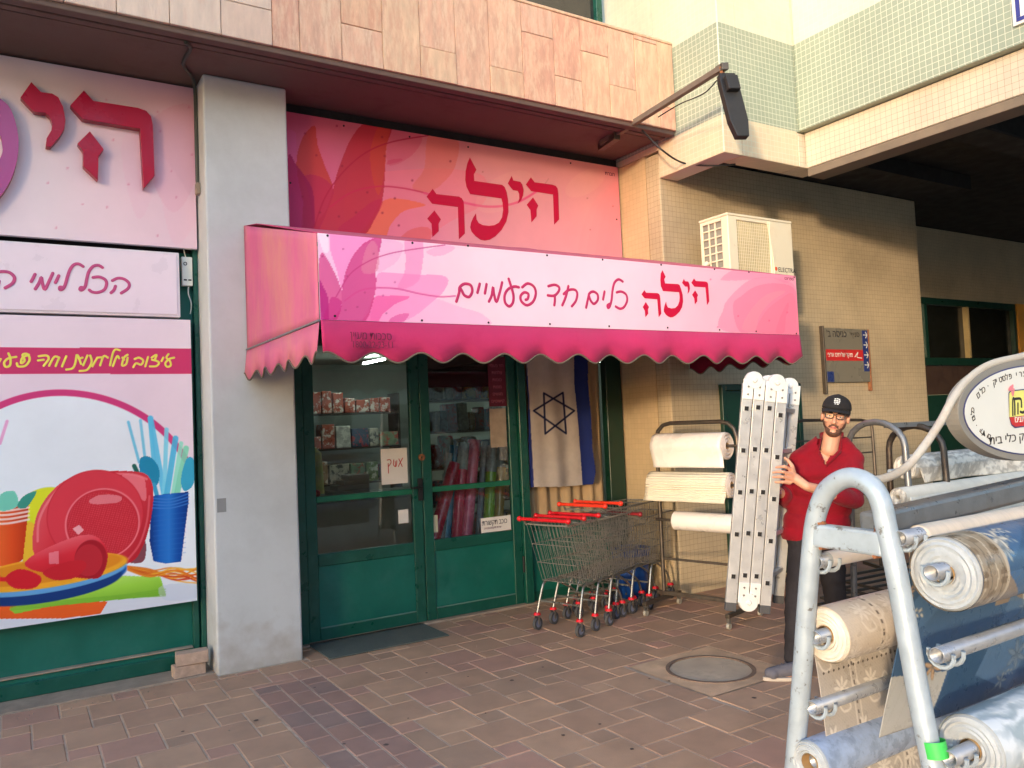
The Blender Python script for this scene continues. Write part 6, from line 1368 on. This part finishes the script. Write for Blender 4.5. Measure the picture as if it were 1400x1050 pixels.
MB().bar((5.6, 4.45, .1), (5.8, 4.85, .1), .03, .03).build('foot', m_darksteel, tr2); MB().bar((6.75, 4.45, .1), (6.95, 4.85, .1), .03, .03).build('foot', m_darksteel, tr2)
gt = thing('folded_rack', 'stack of folded grey wire racks on the ground behind the man', 'rack', (6.0, 4.0, 0))
for k in range(5): 
    z = .05+.045*k; MB().tube([(5.3+.04*k, 3.6, z), (6.9, 3.5+.03*k, z), (7.0, 4.1, z), (5.4+.04*k, 4.2, z)], .012, 6, closed=True).build('frame', m_darksteel, gt, smooth=True)
# ------------------------------------------------------------------ folded aluminium ladder held upright by the man
ld = thing('folding_ladder', 'folded aluminium multi hinge ladder held upright by the man in red', 'ladder', (3.95, 3.25, .5))
DL = 4.72
lt, lb_ = atD(1047, 520, DL), atD(1023, 828, DL-.02); ldir = (lt-lb_); LL = ldir.length; lu = ldir.normalized()
rr_ = Vector((math.cos(YAW), -math.sin(YAW), 0)); rr_ = (rr_+Vector((0, 0, 0))); rr_ = (rr_-lu*rr_.dot(lu)).normalized()   # across the rails, to the viewer's right
dd_ = lu.cross(rr_).normalized()
if dd_.dot(Vector((math.sin(YAW), math.cos(YAW), 0))) < 0: dd_ = -dd_                                                      # away from the viewer
ddr = (dd_*.85+rr_*.52).normalized(); rrr = (rr_*.86-dd_*.5).normalized()
pxm = DL/FPX
railw = 14.0*pxm; pitch = 15.6*pxm
c0_ = (lt+lb_)/2
tops = [-.0, .0, .0, .0]
def rail_c(k, side): return c0_+rr_*((k-1.5)*pitch)+(ddr*.0 if side == 0 else ddr*.34)
span = LL*.955
for side in (0, 1):
    for k in range(4):
        c = rail_c(k, side)+lu*((-.012 if k in (0,) else -.035*(k == 3))); dth = .024
        wd = railw if side == 0 else railw
        L0 = span+(.03 if k in (0, 3) else 0)
        rail = MB(); A2 = rr_*wd; 
        # channel: web towards the viewer with two flanges, so edges and shadow lines are real
        rail.obox(c, A2, lu*L0, dd_*.004)
        rail.obox(c-rr_*(wd/2-.002)+dd_*.015, rr_*.004, lu*L0, dd_*.026); rail.obox(c+rr_*(wd/2-.002)+dd_*.015, rr_*.004, lu*L0, dd_*.026)
        r_ob = rail.build('rail', m_alu, ld, bevel=.0012); 
        for j in range(5):
            rc = c+lu*(span*(.5-.105-.195*j))
            if side == 0:
                q = MB(); e = .014
                q.obox(rc-dd_*.0045-rr_*e, rr_*.003, lu*(.032), dd_*.005); q.obox(rc-dd_*.0045+rr_*e, rr_*.003, lu*.032, dd_*.005); q.obox(rc-dd_*.0045+lu*.0145, rr_*.025, lu*.003, dd_*.005); q.obox(rc-dd_*.0045-lu*.0145, rr_*.025, lu*.003, dd_*.005)
                ro = q.build('rung_collar', m_alu, r_ob)
                MB().obox(rc-dd_*.0028, rr_*.024, lu*.026, dd_*.002).build('rung_shade', m_black, r_ob)  # flat black plate paints the shade inside the open rung end
for k in range(4):
    for j in range(5):
        a = rail_c(k, 0)+lu*(span*(.5-.105-.195*j))+dd_*.004; b = a+ddr*.335
        MB().bar(a, b, .024, .026, up=lu).build('rung', m_alu, ld, bevel=.003)
# hinges
m_hinge = mk('hinge_alloy', lin((218, 218, 214)), .45, metal=.2, var=.08, bump=.1)
def hinge(k, side, z, r=.052):
    c = rail_c(k, side)+rr_*(pitch*.5)+lu*z
    q = MB().tube([c-dd_*.010, c-dd_*.004, c+dd_*.03], [r*.92, r, r], 28); h = q.build('hinge', m_hinge, ld, smooth=True)
    MB().tube([c-dd_*.011, c-dd_*.018], [.016, .010], 14).build('pivot', m_hinge, h, smooth=True)
    sg_ = -1 if z > 0 else 1
    for s_ in (-1, 1): MB().obox(c+rr_*(s_*pitch*.5)+lu*(sg_*.055)-dd_*.005, rr_*(railw*1.02), lu*.12, dd_*.006).build('hinge_plate', m_hinge, h, bevel=.003)
    for s_ in (-1, 1):
        for t_ in (.04, .085):
            p = c+rr_*(s_*pitch*.5)+lu*(sg_*t_)-dd_*.009; MB().cyl(p, p-dd_*.003, .006, n=10).build('rivet', m_steel, h, smooth=True)
hinge(0, 0, span/2+.025); hinge(2, 0, span/2+.02); hinge(0, 1, span/2+.025); hinge(2, 1, span/2+.02)
hinge(1, 0, -span/2-.01, .056); hinge(1, 1, -span/2-.01, .056)
for k in (0, 3):
    for side in (0, 1):
        c = rail_c(k, side)-lu*(span/2+.045); MB().obox(c+dd_*.012, rr_*(railw*1.05), lu*.05, dd_*.034).build('foot_cap', m_rubber, ld, bevel=.004)

# ------------------------------------------------------------------ the man
man = thing('person', 'man in dark red long shirt, black cap and glasses, holding the folded ladder upright', 'person', (4.15, 3.35, 0))
DM = 4.92
m_skin = mk('skin', lin((206, 150, 122)), .5, var=.10, scale=14, bump=.12, bscale=120, dirt=lin((186, 118, 96)), dirt_amt=.35, dirt_scale=9, spec=.4)
m_shirt = mk('dark_red_linen', lin((132, 14, 32)), .88, var=.14, scale=9, bump=.45, bscale=420, sheen=.08, spec=.2)
m_jean = mk('black_denim', lin((44, 42, 46)), .9, var=.25, scale=10, bump=.5, bscale=380, dirt=lin((64, 62, 66)), dirt_amt=.5, dirt_scale=7, spec=.2)
m_shoe = mk('grey_shoe_fabric', lin((92, 92, 102)), .85, var=.2, scale=30, bump=.5, bscale=300); m_sole = mk('shoe_sole', lin((176, 166, 154)), .7, var=.12)
m_cap = mk('black_cap_cloth', lin((26, 24, 26)), .85, var=.15, bump=.4, bscale=400); m_hair = mk('dark_brown_hair', lin((52, 36, 28)), .7, var=.3, scale=60, bump=.8, bscale=200)
def J(x, y, d=0.): return atD(x, y, DM+d)
def capsule(mb, a, b, ra, rb, n=16, m=5):
    a, b = Vector(a), Vector(b); d = (b-a); 
    if d.length < 1e-5: mb.sphere(a, ra, n, 8); return
    t = d.normalized(); x = t.orthogonal().normalized(); y = t.cross(x); vs = []
    prof = [(-math.cos(math.pi/2*i/m)*ra, math.sin(math.pi/2*i/m)*ra, 0) for i in range(m+1)]+[(math.sin(math.pi/2*i/m)*rb, math.cos(math.pi/2*i/m)*rb, 1) for i in range(m+1)]
    for o_, r_, w in prof:
        c = (a if w == 0 else b)+t*o_; r_ = max(r_, 1e-4)
        for j in range(n): an = 2*math.pi*j/n; vs.append(c+x*r_*math.cos(an)+y*r_*math.sin(an))
    K = len(prof); mb.add(vs, [(k*n+j, k*n+(j+1) % n, (k+1)*n+(j+1) % n, (k+1)*n+j) for k in range(K-1) for j in range(n)])
def chain(mb, P, R):
    for i in range(len(P)-1): capsule(mb, P[i], P[i+1], R[i], R[i+1])
def fuse(mb, name, mat, parent, voxel, smooth=6, disp=None, org=None):
    tmp = mb.build('tmp', mat); r = tmp.modifiers.new('r', 'REMESH'); r.mode = 'VOXEL'; r.voxel_size = voxel; r.use_smooth_shade = True
    s_ = tmp.modifiers.new('s', 'SMOOTH'); s_.factor = .5; s_.iterations = smooth
    dg = bpy.context.evaluated_depsgraph_get(); me = bpy.data.meshes.new_from_object(tmp.evaluated_get(dg)); bpy.data.objects.remove(tmp)
    if disp:
        n = len(me.vertices); co = np.empty(n*3); me.vertices.foreach_get('co', co); co = co.reshape(-1, 3); no = np.empty(n*3); me.vertex_normals.foreach_get('vector', no); no = no.reshape(-1, 3)
        d = np.array([disp(Vector(c)) for c in co]); co = co+no*d[:, None]; me.vertices.foreach_set('co', co.ravel())
    o3 = parent_world(parent); me.transform(Matrix.Translation(-o3)); me.update()
    me.polygons.foreach_set('use_smooth', [True]*len(me.polygons)); me.materials.clear(); me.materials.append(mat); me.name = name
    o = bpy.data.objects.new(name, me); COL.objects.link(o); o.parent = parent; return o
MY = rad(51); fwd = Vector((math.sin(MY), math.cos(MY), 0)); rgt = Vector((math.cos(MY), -math.sin(MY), 0)); tow = -fwd
# head frame: tilts to his left (viewer's right)
HC = J(1142, 571, -.02); tilt = rad(11); yaw_h = rad(5)
hx = (rgt*math.cos(yaw_h)+tow*math.sin(yaw_h)).normalized(); hy = (tow*math.cos(yaw_h)-rgt*math.sin(yaw_h)).normalized()
hz = Vector((0, 0, 1)); 
hx2 = (hx*math.cos(tilt)-hz*math.sin(tilt)).normalized(); hz2 = (hz*math.cos(tilt)+hx*math.sin(tilt)).normalized()
nod = rad(2); hy2 = (hy*math.cos(nod)-hz2*math.sin(nod)).normalized(); hz2 = hx2.cross(-hy2).normalized()
if hz2.z < 0: hz2 = -hz2
HM = Matrix((hx2, hy2, hz2)).transposed()
def H(x, y, z): return HC+HM @ Vector((x, y, z))
body = MB()
# skull, face, jaw
body.sphere(H(0, -.020, .045), 1, 24, 16, (.077, .096, .092), HM)
body.sphere(H(0, .010, -.012), 1, 24, 16, (.066, .078, .080), HM)
body.sphere(H(0, .030, -.070), 1, 20, 14, (.047, .050, .046), HM)
body.sphere(H(0, .062, -.088), 1, 14, 10, (.024, .020, .018), HM)
for s_ in (-1, 1):
    body.sphere(H(s_*.040, .055, -.016), 1, 14, 10, (.022, .022, .020), HM)     # cheeks
    body.sphere(H(s_*.030, .076, .030), 1, 12, 8, (.022, .010, .009), HM)      # brow
    body.sphere(H(s_*.076, -.012, -.002), 1, 12, 10, (.009, .020, .031), HM)    # ears
chain(body, [H(0, .082, .020), H(0, .096, -.012), H(0, .101, -.024)], [.008, .010, .012]); body.sphere(H(-.010, .090, -.028), .008); body.sphere(H(.010, .090, -.028), .008)
capsule(body, H(-.016, .079, -.052), H(.016, .079, -.052), .0065, .0065); capsule(body, H(-.013, .078, -.061), H(.013, .078, -.061), .007, .007)
capsule(body, H(0, -.02, -.05), J(1133, 615, .0), .049, .054); 
# torso (hidden by clothes), arms, legs
shL, shR = J(1094, 628, .03), J(1164, 630, .0)
capsule(body, shL, shR, .055, .055); capsule(body, J(1133, 612, .02), J(1130, 625, .03), .052, .058)
for (xl, xr, y, r) in ((1100, 1156, 655, .050), (1100, 1146, 690, .050), (1098, 1138, 722, .068)): capsule(body, J(xl, y, .02), J(xr, y, .02), r, r)
capsule(body, J(1128, 650, .02), J(1112, 722, .02), .055, .06)
# his left arm crosses in front of him to the ladder
elL = J(1168, 683, -.14); wrL = J(1103, 665, -.30); chain(body, [shR, elL], [.050, .040]); chain(body, [elL, elL.lerp(wrL, .4), wrL], [.040, .040, .026])
plm = J(1086, 653, -.26)
knR = [J(1082, 642, -.275), J(1080, 648, -.285), J(1079, 654, -.285), J(1079, 660, -.28)]
capsule(body, wrL, plm, .026, .029)
for kx in knR: capsule(body, plm, kx, .022, .013)
tips = [[J(1073, 638, -.30), J(1066, 638, -.275), J(1061, 639, -.262)], [J(1070, 645, -.31), J(1062, 645, -.28), J(1057, 646, -.262)], [J(1070, 652, -.31), J(1062, 652, -.28), J(1057, 652, -.262)], [J(1071, 659, -.30), J(1064, 659, -.275), J(1060, 659, -.262)]]
for kx, tp in zip(knR, tips): chain(body, [kx]+tp, [.0115, .0098, .0085, .0075])
chain(body, [plm+Vector((0, 0, .01)), J(1083, 637, -.27), J(1078, 630, -.26), J(1073, 626, -.255)], [.016, .012, .010, .008])
# his right arm goes behind the ladder and holds its far side
elR = J(1077, 684, .06); wrR = J(1060, 668, -.10); chain(body, [shL, elR], [.050, .040]); chain(body, [elR, wrR], [.038, .027]); capsule(body, wrR, J(1052, 660, -.14), .026, .026)
for q in range(4): chain(body, [J(1052, 657+q*5, -.14), J(1044, 656+q*5, -.17), J(1040, 656+q*5, -.165)], [.012, .010, .008])
chain(body, [J(1054, 655, -.14), J(1052, 646, -.15), J(1050, 640, -.16)], [.014, .011, .009])
hipL, hipR = J(1096, 735, .02), J(1136, 738, .02)
knL, anL = J(1089, 825, -.06), J(1087, 902, -.10); kn2, an2 = J(1141, 812, .13), J(1147, 872, .42)
capsule(body, hipL, hipR, .075, .075); chain(body, [hipL, knL, anL], [.074, .050, .038]); chain(body, [hipR, kn2, an2], [.074, .050, .038])
def ground_pt(x, y, D):
    p = atD(x, y, D); return Vector((p.x, p.y, 0))
heel1 = onZ(.045, 1101, 917); toe1 = onZ(.035, 1054, 922); heel2 = Vector((an2.x, an2.y, .045))+fwd*.02; toe2 = heel2+(tow*.18-rgt*.04)+Vector((0, 0, -.01))
chain(body, [anL, heel1], [.038, .032]); chain(body, [heel1, toe1], [.034, .026]); chain(body, [an2, heel2], [.038, .032]); chain(body, [heel2, toe2], [.034, .026])
fuse(body, 'body', m_skin, man, .0042, 5)
# beard: a thin cap over jaw and upper lip
bd = MB(); n_ = 26
def face_r(th, z):   # rough radius of the lower face around the head axis
    return None
bm_ = MB()
bm_.sphere(H(0, .030, -.073), 1, 24, 16, (.0485, .0518, .0470), HM); bm_.sphere(H(0, .062, -.090), 1, 16, 12, (.0252, .0213, .0190), HM); bm_.sphere(H(0, .012, -.028), 1, 24, 16, (.0672, .0740, .0655), HM)
m_beard = mk('short_beard', lin((98, 68, 54)), .8, var=.45, scale=90, bump=.9, bscale=260, dirt=lin((150, 104, 84)), dirt_amt=.6, dirt_scale=30)
tmpb = fuse(bm_, 'beard', m_beard, man, .004, 3)
me = tmpb.data; bmm = bmesh.new(); bmm.from_mesh(me); o3 = parent_world(man); kill = []
HMi = HM.inverted()
for v in bmm.verts:
    l = HMi @ (v.co+o3-HC); front = l.y > -.01
    mouth = abs(l.x) < .022 and -.067 < l.z < -.049
    cheek_line = -.040-.030*max(0, 1-abs(l.x)/.062)+.055*max(0, (abs(l.x)-.045)/.03)
    keep = (l.z < cheek_line-.004 and front and not mouth and not (abs(l.x) < .014 and -.084 < l.z < -.068)) 
    keep = keep or (l.y > .045 and abs(l.x) < .030 and -.050 < l.z < -.040)
    if not keep: kill.append(v)
bmesh.ops.delete(bmm, geom=kill, context='VERTS'); bmm.to_mesh(me); bmm.free()
mo = MB(); chain(mo, [H(-.026, .080, -.056), H(-.012, .0895, -.043), H(0, .0915, -.041), H(.012, .0895, -.043), H(.026, .080, -.056)], [.004, .0055, .0045, .0055, .004]); mo.build('moustache', m_beard, man, smooth=True)
for s_ in (-1, 1):
    e = MB().sphere(H(s_*.030, .066, .012), .0125, 16, 10).build('eye', mk('eye_white', lin((214, 206, 198)), .2, var=.02, bump=0), man, smooth=True)
    MB().sphere(H(s_*.030, .0775, .011), .0042, 10, 6).build('iris', m_blackp, e, smooth=True)
    MB().tube([H(s_*.042, .0745, .0165), H(s_*.030, .0815, .0195), H(s_*.018, .0775, .0165)], .0032, 6).build('eyelid', m_skin, e, smooth=True)
    MB().tube([H(s_*.048, .070, .030), H(s_*.034, .082, .036), H(s_*.014, .086, .031)], [.003, .0045, .0035], 8).build('eyebrow', m_hair, man, smooth=True)
lp = MB(); lp.tube([H(-.023, .078, -.0515), H(-.008, .0868, -.0535), H(0, .0862, -.0548), H(.008, .0868, -.0535), H(.023, .078, -.0515)], [.002, .0038, .0034, .0038, .002], 8); lp.build('upper_lip', mk('lips', lin((176, 96, 84)), .45, bump=.05), man, smooth=True)
lp = MB(); lp.tube([H(-.021, .079, -.0535), H(-.010, .086, -.0590), H(0, .0868, -.0605), H(.010, .086, -.0590), H(.021, .079, -.0535)], [.002, .004, .0045, .004, .002], 8); lp.build('lower_lip', MATS['lips'], man, smooth=True)
gl = bpy.data.objects.new('glasses', None); COL.objects.link(gl); gl.parent = man
for s_ in (-1, 1):
    c = [( .031+.0245*a, .0135+.0155*b) for a, b in ((-1, .75), (-.6, 1), (.75, 1), (1.05, .7), (.85, -.7), (.45, -1), (-.5, -1), (-.9, -.6))]
    MB().tube([H(s_*x, .100-.28*max(0, x-.02), z) for x, z in c], .0029, 6, closed=True).build('frame', m_blackp, gl, smooth=True)
    MB().prism([H(s_*x, .0995-.28*max(0, x-.02), z) for x, z in c], hy2*.0012).build('lens', glass_mat('lens_glass', (.95, .95, .95), -.02, .005) if 'lens_glass' not in MATS else MATS['lens_glass'], gl)
    MB().tube([H(s_*.056, .090, .024), H(s_*.074, .06, .022), H(s_*.078, -.005, .016)], .002, 6).build('temple', m_blackp, gl, smooth=True)
MB().tube([H(-.008, .099, .018), H(0, .101, .021), H(.008, .099, .018)], .002, 6).build('bridge', m_blackp, gl, smooth=True)
# hair below the cap and the cap
hr = MB(); hr.sphere(H(0, -.026, .035), 1, 24, 16, (.0815, .094, .086), HM); hob = fuse(hr, 'hair', m_hair, man, .005, 2, disp=lambda p: .003*mnoise.noise(p*120))
me = hob.data; bmm = bmesh.new(); bmm.from_mesh(me); kill = [v for v in bmm.verts if (lambda l: l.y > .015-.35*max(0, .02-l.z) or l.z < -.06)(HMi @ (v.co+o3-HC))]; bmesh.ops.delete(bmm, geom=kill, context='VERTS'); bmm.to_mesh(me); bmm.free()
cp = bpy.data.objects.new('cap', None); COL.objects.link(cp); cp.parent = man
dm = MB(); n = 32; vs = []; K = 11
for k in range(K+1):
    t = math.pi/2*k/K
    for j in range(n):
        a = 2*math.pi*j/n; fx, fy = math.cos(a), math.sin(a); hh = .082+.010*max(0, fy)
        vs.append(H(.0850*fx*math.cos(t)**.75, -.014+.100*fy*math.cos(t)**.8, .054+hh*math.sin(t)**.92))
dm.add(vs, [(k*n+j, k*n+(j+1) % n, (k+1)*n+(j+1) % n, (k+1)*n+j) for k in range(K) for j in range(n)]); d_ = dm.build('crown', m_cap, cp, smooth=True, angle=180); mm = d_.modifiers.new('t', 'SOLIDIFY'); mm.thickness = .003
bmr = MB(); vs = []; nu, nv = 22, 8
for j in range(nv+1):
    v = j/nv
    for i in range(nu+1):
        a = rad(18)+(rad(144))*i/nu; ex = .070*math.sin(math.pi*i/nu)**.6
        x = .084*math.cos(a)*(1-.04*v); y = -.014+.100*math.sin(a)+ex*v; z = .054-.010*v-.016*(abs(math.cos(a))**2)*v-.004
        vs.append(H(x, y, z))
bmr.add(vs, [(j*(nu+1)+i, j*(nu+1)+i+1, (j+1)*(nu+1)+i+1, (j+1)*(nu+1)+i) for j in range(nv) for i in range(nu)]); b_ = bmr.build('brim', m_cap, cp, smooth=True); mm = b_.modifiers.new('t', 'SOLIDIFY'); mm.thickness = .004
MB().sphere(H(0, -.014, .138), .006, 10, 6).build('button', m_cap, cp, smooth=True)
m_emb = mk('white_embroidery', lin((214, 214, 208)), .8, bump=.3)
for (x, z, w, h) in ((-.012, .108, .009, .007), (0, .110, .010, .007), (.011, .108, .008, .007), (-.013, .098, .010, .008), (0, .098, .012, .008), (.013, .098, .009, .008), (-.012, .088, .010, .008), (.001, .088, .011, .008), (.012, .088, .008, .008), (-.008, .079, .008, .006), (.006, .079, .010, .006)):
    z += .008; yy = -.014+.101*(max(0, 1-((z-.054)/.092)**2))**.42+.0035; MB().obox(H(x, yy, z), hx2*w, hy2*.003, (hz2*.86-hy2*.5).normalized()*h).build('emblem', m_emb, cp, bevel=.001)
# shirt
def fold(p): return .009*mnoise.noise(Vector((p.x*9, p.y*9, p.z*3.2)))+.0075*mnoise.noise(Vector((p.x*5+p.z*9, p.y*6, p.z*16)))+.0022*mnoise.noise(p*38)
sh = MB()
capsule(sh, J(1098, 627, .02), J(1166, 630, 0), .062, .062); capsule(sh, J(1121, 606, .02), J(1150, 607, .02), .054, .054); capsule(sh, J(1121, 607, .02), J(1098, 624, .02), .053, .060); capsule(sh, J(1150, 608, .02), J(1168, 627, .0), .053, .060)
for (xl, xr, y, r) in ((1100, 1162, 643, .080), (1098, 1154, 668, .080), (1094, 1146, 692, .082), (1090, 1142, 714, .086), (1088, 1140, 730, .089)): capsule(sh, J(xl, y, .02), J(xr, y, .01), r, r)
chain(sh, [shR, elL], [.066, .060]); chain(sh, [elL, elL.lerp(wrL, .18), elL.lerp(wrL, .40)], [.058, .056, .052])
chain(sh, [shL, elR], [.064, .056]); chain(sh, [elR, elR.lerp(wrR, .45)], [.054, .050])
so = fuse(sh, 'shirt', m_shirt, man, .0075, 7, disp=fold)
# cut hem, neck opening and cuffs cleanly
me = so.data; bmm = bmesh.new(); bmm.from_mesh(me)
def cut(co, no, sel=None):
    geom = bmm.verts[:]+bmm.edges[:]+bmm.faces[:]
    bmesh.ops.bisect_plane(bmm, geom=geom, dist=1e-5, plane_co=co-o3, plane_no=no, clear_outer=True)
cut(J(1112, 738, 0), Vector((0, 0, -1))+rgt*-.05)
bmm.verts.ensure_lookup_table(); kill = []
nk = J(1137, 596, -.0); vb = J(1129, 634, -.09)
for v in bmm.verts:
    w = v.co+o3; r_ = w-nk; up_ = w.z-(nk.z-.012); rad_ = Vector((r_.x, r_.y, 0)).length
    x_ = (w-vb).dot(rgt); h_ = w.z-vb.z
    if (up_ > 0 and rad_ < .088) or ((w-nk).dot(tow) > .0 and h_ > 0 and abs(x_-.10*h_) < .045*min(1, h_/.12)+.002 and h_ < .2): kill.append(v)
bmesh.ops.delete(bmm, geom=kill, context='VERTS'); bmm.to_mesh(me); bmm.free()
mm = so.modifiers.new('t', 'SOLIDIFY'); mm.thickness = .003; mm.offset = -1
# stand collar around the opening
cl = MB(); ring_ = []
for k in range(25):
    a = rad(112)+rad(316)*k/24; ring_.append(nk+rgt*(.068*math.cos(a))*1.02+fwd*(-.060*math.sin(a)*-1)*(-1)+Vector((0, 0, -.006-.022*max(0, math.sin(a))))) if 0 else ring_.append(nk+rgt*(.070*math.sin(rad(-150)+rad(300)*k/24))+fwd*(.060*math.cos(rad(-150)+rad(300)*k/24))+Vector((0, 0, .004+.010*math.cos(rad(-150)+rad(300)*k/24))))
ring_ = [J(1127, 633, -.11), J(1119, 618, -.09)]+ring_[2:-2]+[J(1150, 616, -.09), J(1130, 635, -.11)]
vs = [p+Vector((0, 0, -.012)) for p in ring_]+[p+Vector((0, 0, .014)) for p in ring_]; m2 = len(ring_)
co_ = MB().add(vs, [(i, i+1, m2+i+1, m2+i) for i in range(m2-1)]).build('collar', m_shirt, man, smooth=True); mm = co_.modifiers.new('t', 'SOLIDIFY'); mm.thickness = .004
# trousers
tr_ = MB(); capsule(tr_, hipL, hipR, .096, .096); capsule(tr_, J(1096, 722, .02), J(1138, 724, .02), .078, .078); chain(tr_, [J(1098, 748, .02), knL, anL+Vector((0, 0, -.01))], [.092, .068, .062]); chain(tr_, [J(1134, 748, .03), kn2, an2+Vector((0, 0, -.01))], [.092, .068, .062])
def tfold(p): return .005*mnoise.noise(Vector((p.x*8, p.y*8, p.z*13)))+.005*mnoise.noise(Vector((p.x*6, p.y*6, p.z*26+p.x*8)))*(1 if p.z < .75 else .4)
to = fuse(tr_, 'trousers', m_jean, man, .0075, 6, disp=tfold)
# shoes
for (hl, te, an) in ((heel1, toe1, anL), (heel2, toe2, an2)):
    d = (te-hl); d.z = 0; d.normalize(); s_ = Vector((-d.y, d.x, 0)); h0 = Vector((hl.x, hl.y, 0))-d*.035; t0 = Vector((te.x, te.y, 0))+d*.05
    up_ = MB(); chain(up_, [h0+d*.04+Vector((0, 0, .065)), h0.lerp(t0, .5)+Vector((0, 0, .055)), t0-d*.045+Vector((0, 0, .043))], [.042, .040, .033]); capsule(up_, h0+d*.05+Vector((0, 0, .075)), h0+d*.055+Vector((0, 0, .11)), .042, .045); capsule(up_, t0-d*.06-s_*.012+Vector((0, 0, .04)), t0-d*.06+s_*.012+Vector((0, 0, .04)), .033, .033)
    fuse(up_, 'shoe', m_shoe, man, .006, 4)
    sl = MB(); out = []
    Ls = (t0-h0).length
    for k in range(28):
        a = 2*math.pi*k/28; u = .5-.5*math.cos(a); w = .036+.012*math.sin(math.pi*min(1, u*1.1)); q = h0+d*(Ls*u); out.append(q+s_*(w*math.sin(a)*1.0)*(1 if abs(math.sin(a)) > .3 else 1.15)+Vector((0, 0, .003)))
    sl.prism(out, (0, 0, .020)); sl.build('sole', m_sole, man, bevel=.004)
    for q in range(4): p = h0.lerp(t0, .52+.07*q)+Vector((0, 0, .097-.008*q)); MB().tube([p-s_*.02, p+Vector((0, 0, .006)), p+s_*.02], .003, 6).build('lace', m_hair if 0 else m_shoe, man, smooth=True)
# tattoo on the forearm
m_tat = mk('tattoo_ink', lin((84, 84, 92)), .6, var=.3, scale=60)
q = MB(); ax_ = (wrL-elL).normalized(); c_ = elL.lerp(wrL, .74)
nrm_ = (tow-ax_*tow.dot(ax_)).normalized(); tv = ax_.cross(nrm_)
for k in range(7):
    a = rad(-50+k*17); p = c_+ax_*(.012*math.sin(k*2.1))+(nrm_*math.cos(a)+tv*math.sin(a))*.0335; q.sphere(p, .007, 8, 5, (1, 1, .8))
q.build('tattoo', m_tat, man, smooth=True)['kind'] = 'stuff'
